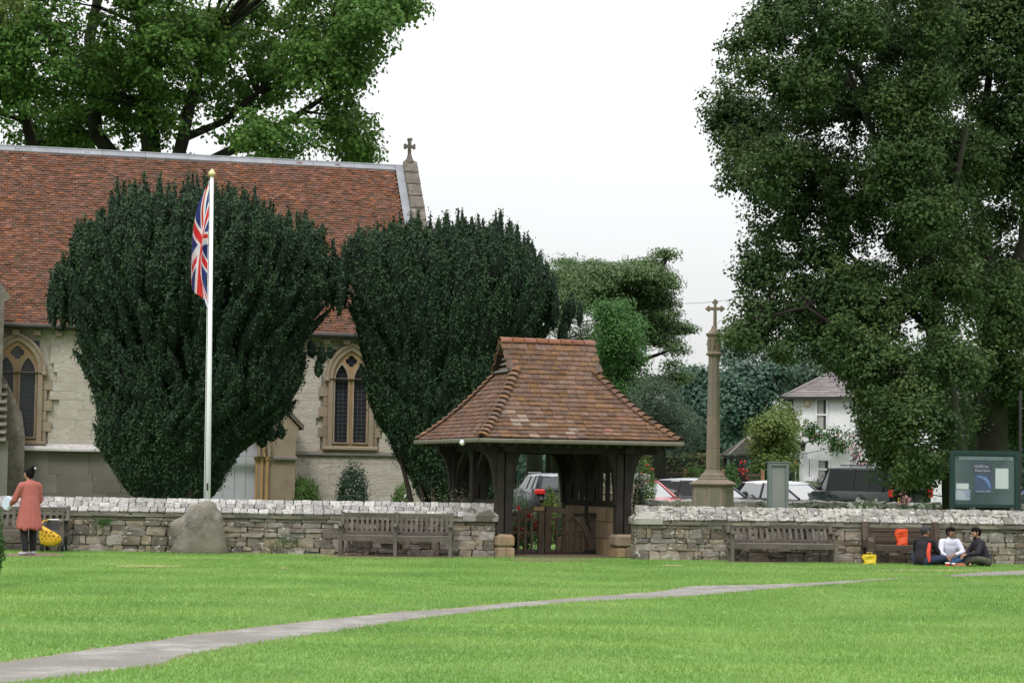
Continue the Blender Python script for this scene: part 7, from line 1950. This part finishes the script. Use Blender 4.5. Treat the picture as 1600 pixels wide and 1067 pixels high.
seated(1481, 877.5, 825, R(190), 'man in a white sweater and blue jeans sitting between the other two', M_sweat, M_jean, M_skin2, 'hair', face=(-.55, .8, -.35), lean=.12, armt=((-.02, .36, .25), (.20, .37, .22)))
seated(1537, 879.5, 826, R(100), 'bearded man in a dark jacket and camouflage trousers sitting at the right', M_jack2, M_camo, M_skin1, 'hair', beard=True, face=(.08, .95, -.28), lean=.13, armt=((-.04, .42, .26), (.12, .42, .24)))
# their picnic
def tub(px, py, r, h, m, label, nm='drink_cup', cat='cup'):
    p = Vector((X(px, 38.15), 38.15, 0)); t = thing(nm, (p.x, p.y, 0), label, cat); g = MB(); g.lathe((p.x, p.y, 0), [(r * .75, .012), (r, h), (r * .9, h), (r * .7, .03)], 14); g.build('cup', m, t, smooth=False)
    g = MB(); g.lathe((p.x, p.y, h - .012), [(r * 1.03, 0), (r * 1.03, .014), (r * .6, .02)], 14); g.build('lid', M_wht, t)
tub(1480.5, 879.5, .045, .075, M_rs, 'red cup on the grass nearest the man in the black jacket'); tub(1490, 879.8, .040, .065, M_rs, 'red cup on the grass between the two right hand men')
p = Vector((X(1500, 38.2), 38.2, 0)); fd_ = thing('food_tray', (p.x, p.y, 0), 'low brown tray of orange food on the grass before the bearded man', 'food')
g = MB(); g.box((p.x, p.y, .022), (.22, .16, .02), None, .004); g.build('tray', M_dress, fd_)
g = MB(); 
for k in range(9): a_ = k * 2.4; g.lathe((p.x + .07 * math.cos(a_) * (k % 3) / 2, p.y + .05 * math.sin(a_) * (k % 3) / 2, .032), [(.02, 0), (.028, .015), (.018, .035)], 7)
g.build('food', mat('food_orange', (.50, .13, .05), .6, .2, 20., .2, 40.), fd_)
# bags by the bench
def bag(px0, px1, py0, py1, Y, m, label, nm, dpt=.16, sag=.02, band=None):
    a_, c_ = W(px0, py1, Y), W(px1, py0, Y); x0, x1, z0, z1 = a_.x, c_.x, max(a_.z, 0.0) if py1 < 870 else 0.0, c_.z
    t = thing(nm, ((x0 + x1) / 2, Y, z0), label, 'bag'); g = MB(); n = 6; R_ = []
    for k in range(n + 1):
        u = k / n; w_ = (x1 - x0) / 2 * (1 - .05 * math.sin(u * 5 + x0)); z = z0 + (z1 - z0) * u; d_ = dpt / 2 * (1 - .35 * u); j = sag * math.sin(u * 7)
        R_ += [((x0 + x1) / 2 - w_ + j, Y - d_, z), ((x0 + x1) / 2 + j * .5, Y - d_ - .015 * math.sin(u * 9), z), ((x0 + x1) / 2 + w_, Y - d_, z), ((x0 + x1) / 2 + w_, Y + d_, z), ((x0 + x1) / 2, Y + d_, z), ((x0 + x1) / 2 - w_ + j, Y + d_, z)]
    g.add(R_, [(k * 6 + j, k * 6 + (j + 1) % 6, (k + 1) * 6 + (j + 1) % 6, (k + 1) * 6 + j) for k in range(n) for j in range(6)] + [tuple(range(6))[::-1]]); g.build('bag', m, t)
    g = MB(); xm = (x0 + x1) / 2
    for s_ in (-1, 1): g.tube([(xm - .05, Y + s_ * dpt * .3, z1 - .01), (xm - .04, Y + s_ * dpt * .25, z1 + .035), (xm + .04, Y + s_ * dpt * .25, z1 + .035), (xm + .05, Y + s_ * dpt * .3, z1 - .01)], .005, 5)
    g.build('handle', band or m, t)
    return t
M_obag = mat('bag_orange_red', (.56, .062, .014), .5, .05, 6., .15, 20.); M_ybag2 = mat('bag_yellow_bright', (.52, .38, .015), .5, .06, 6., .15, 20.)
bag(1400, 1417, 826, 853, 39.22, M_obag, 'orange red carrier bag standing on the slatted bench', 'orange_bag', band=M_lead)
bag(1348.5, 1368, 866, 880, 38.75, M_ybag2, 'small yellow bag on the grass at the end of the slatted bench', 'yellow_bag')
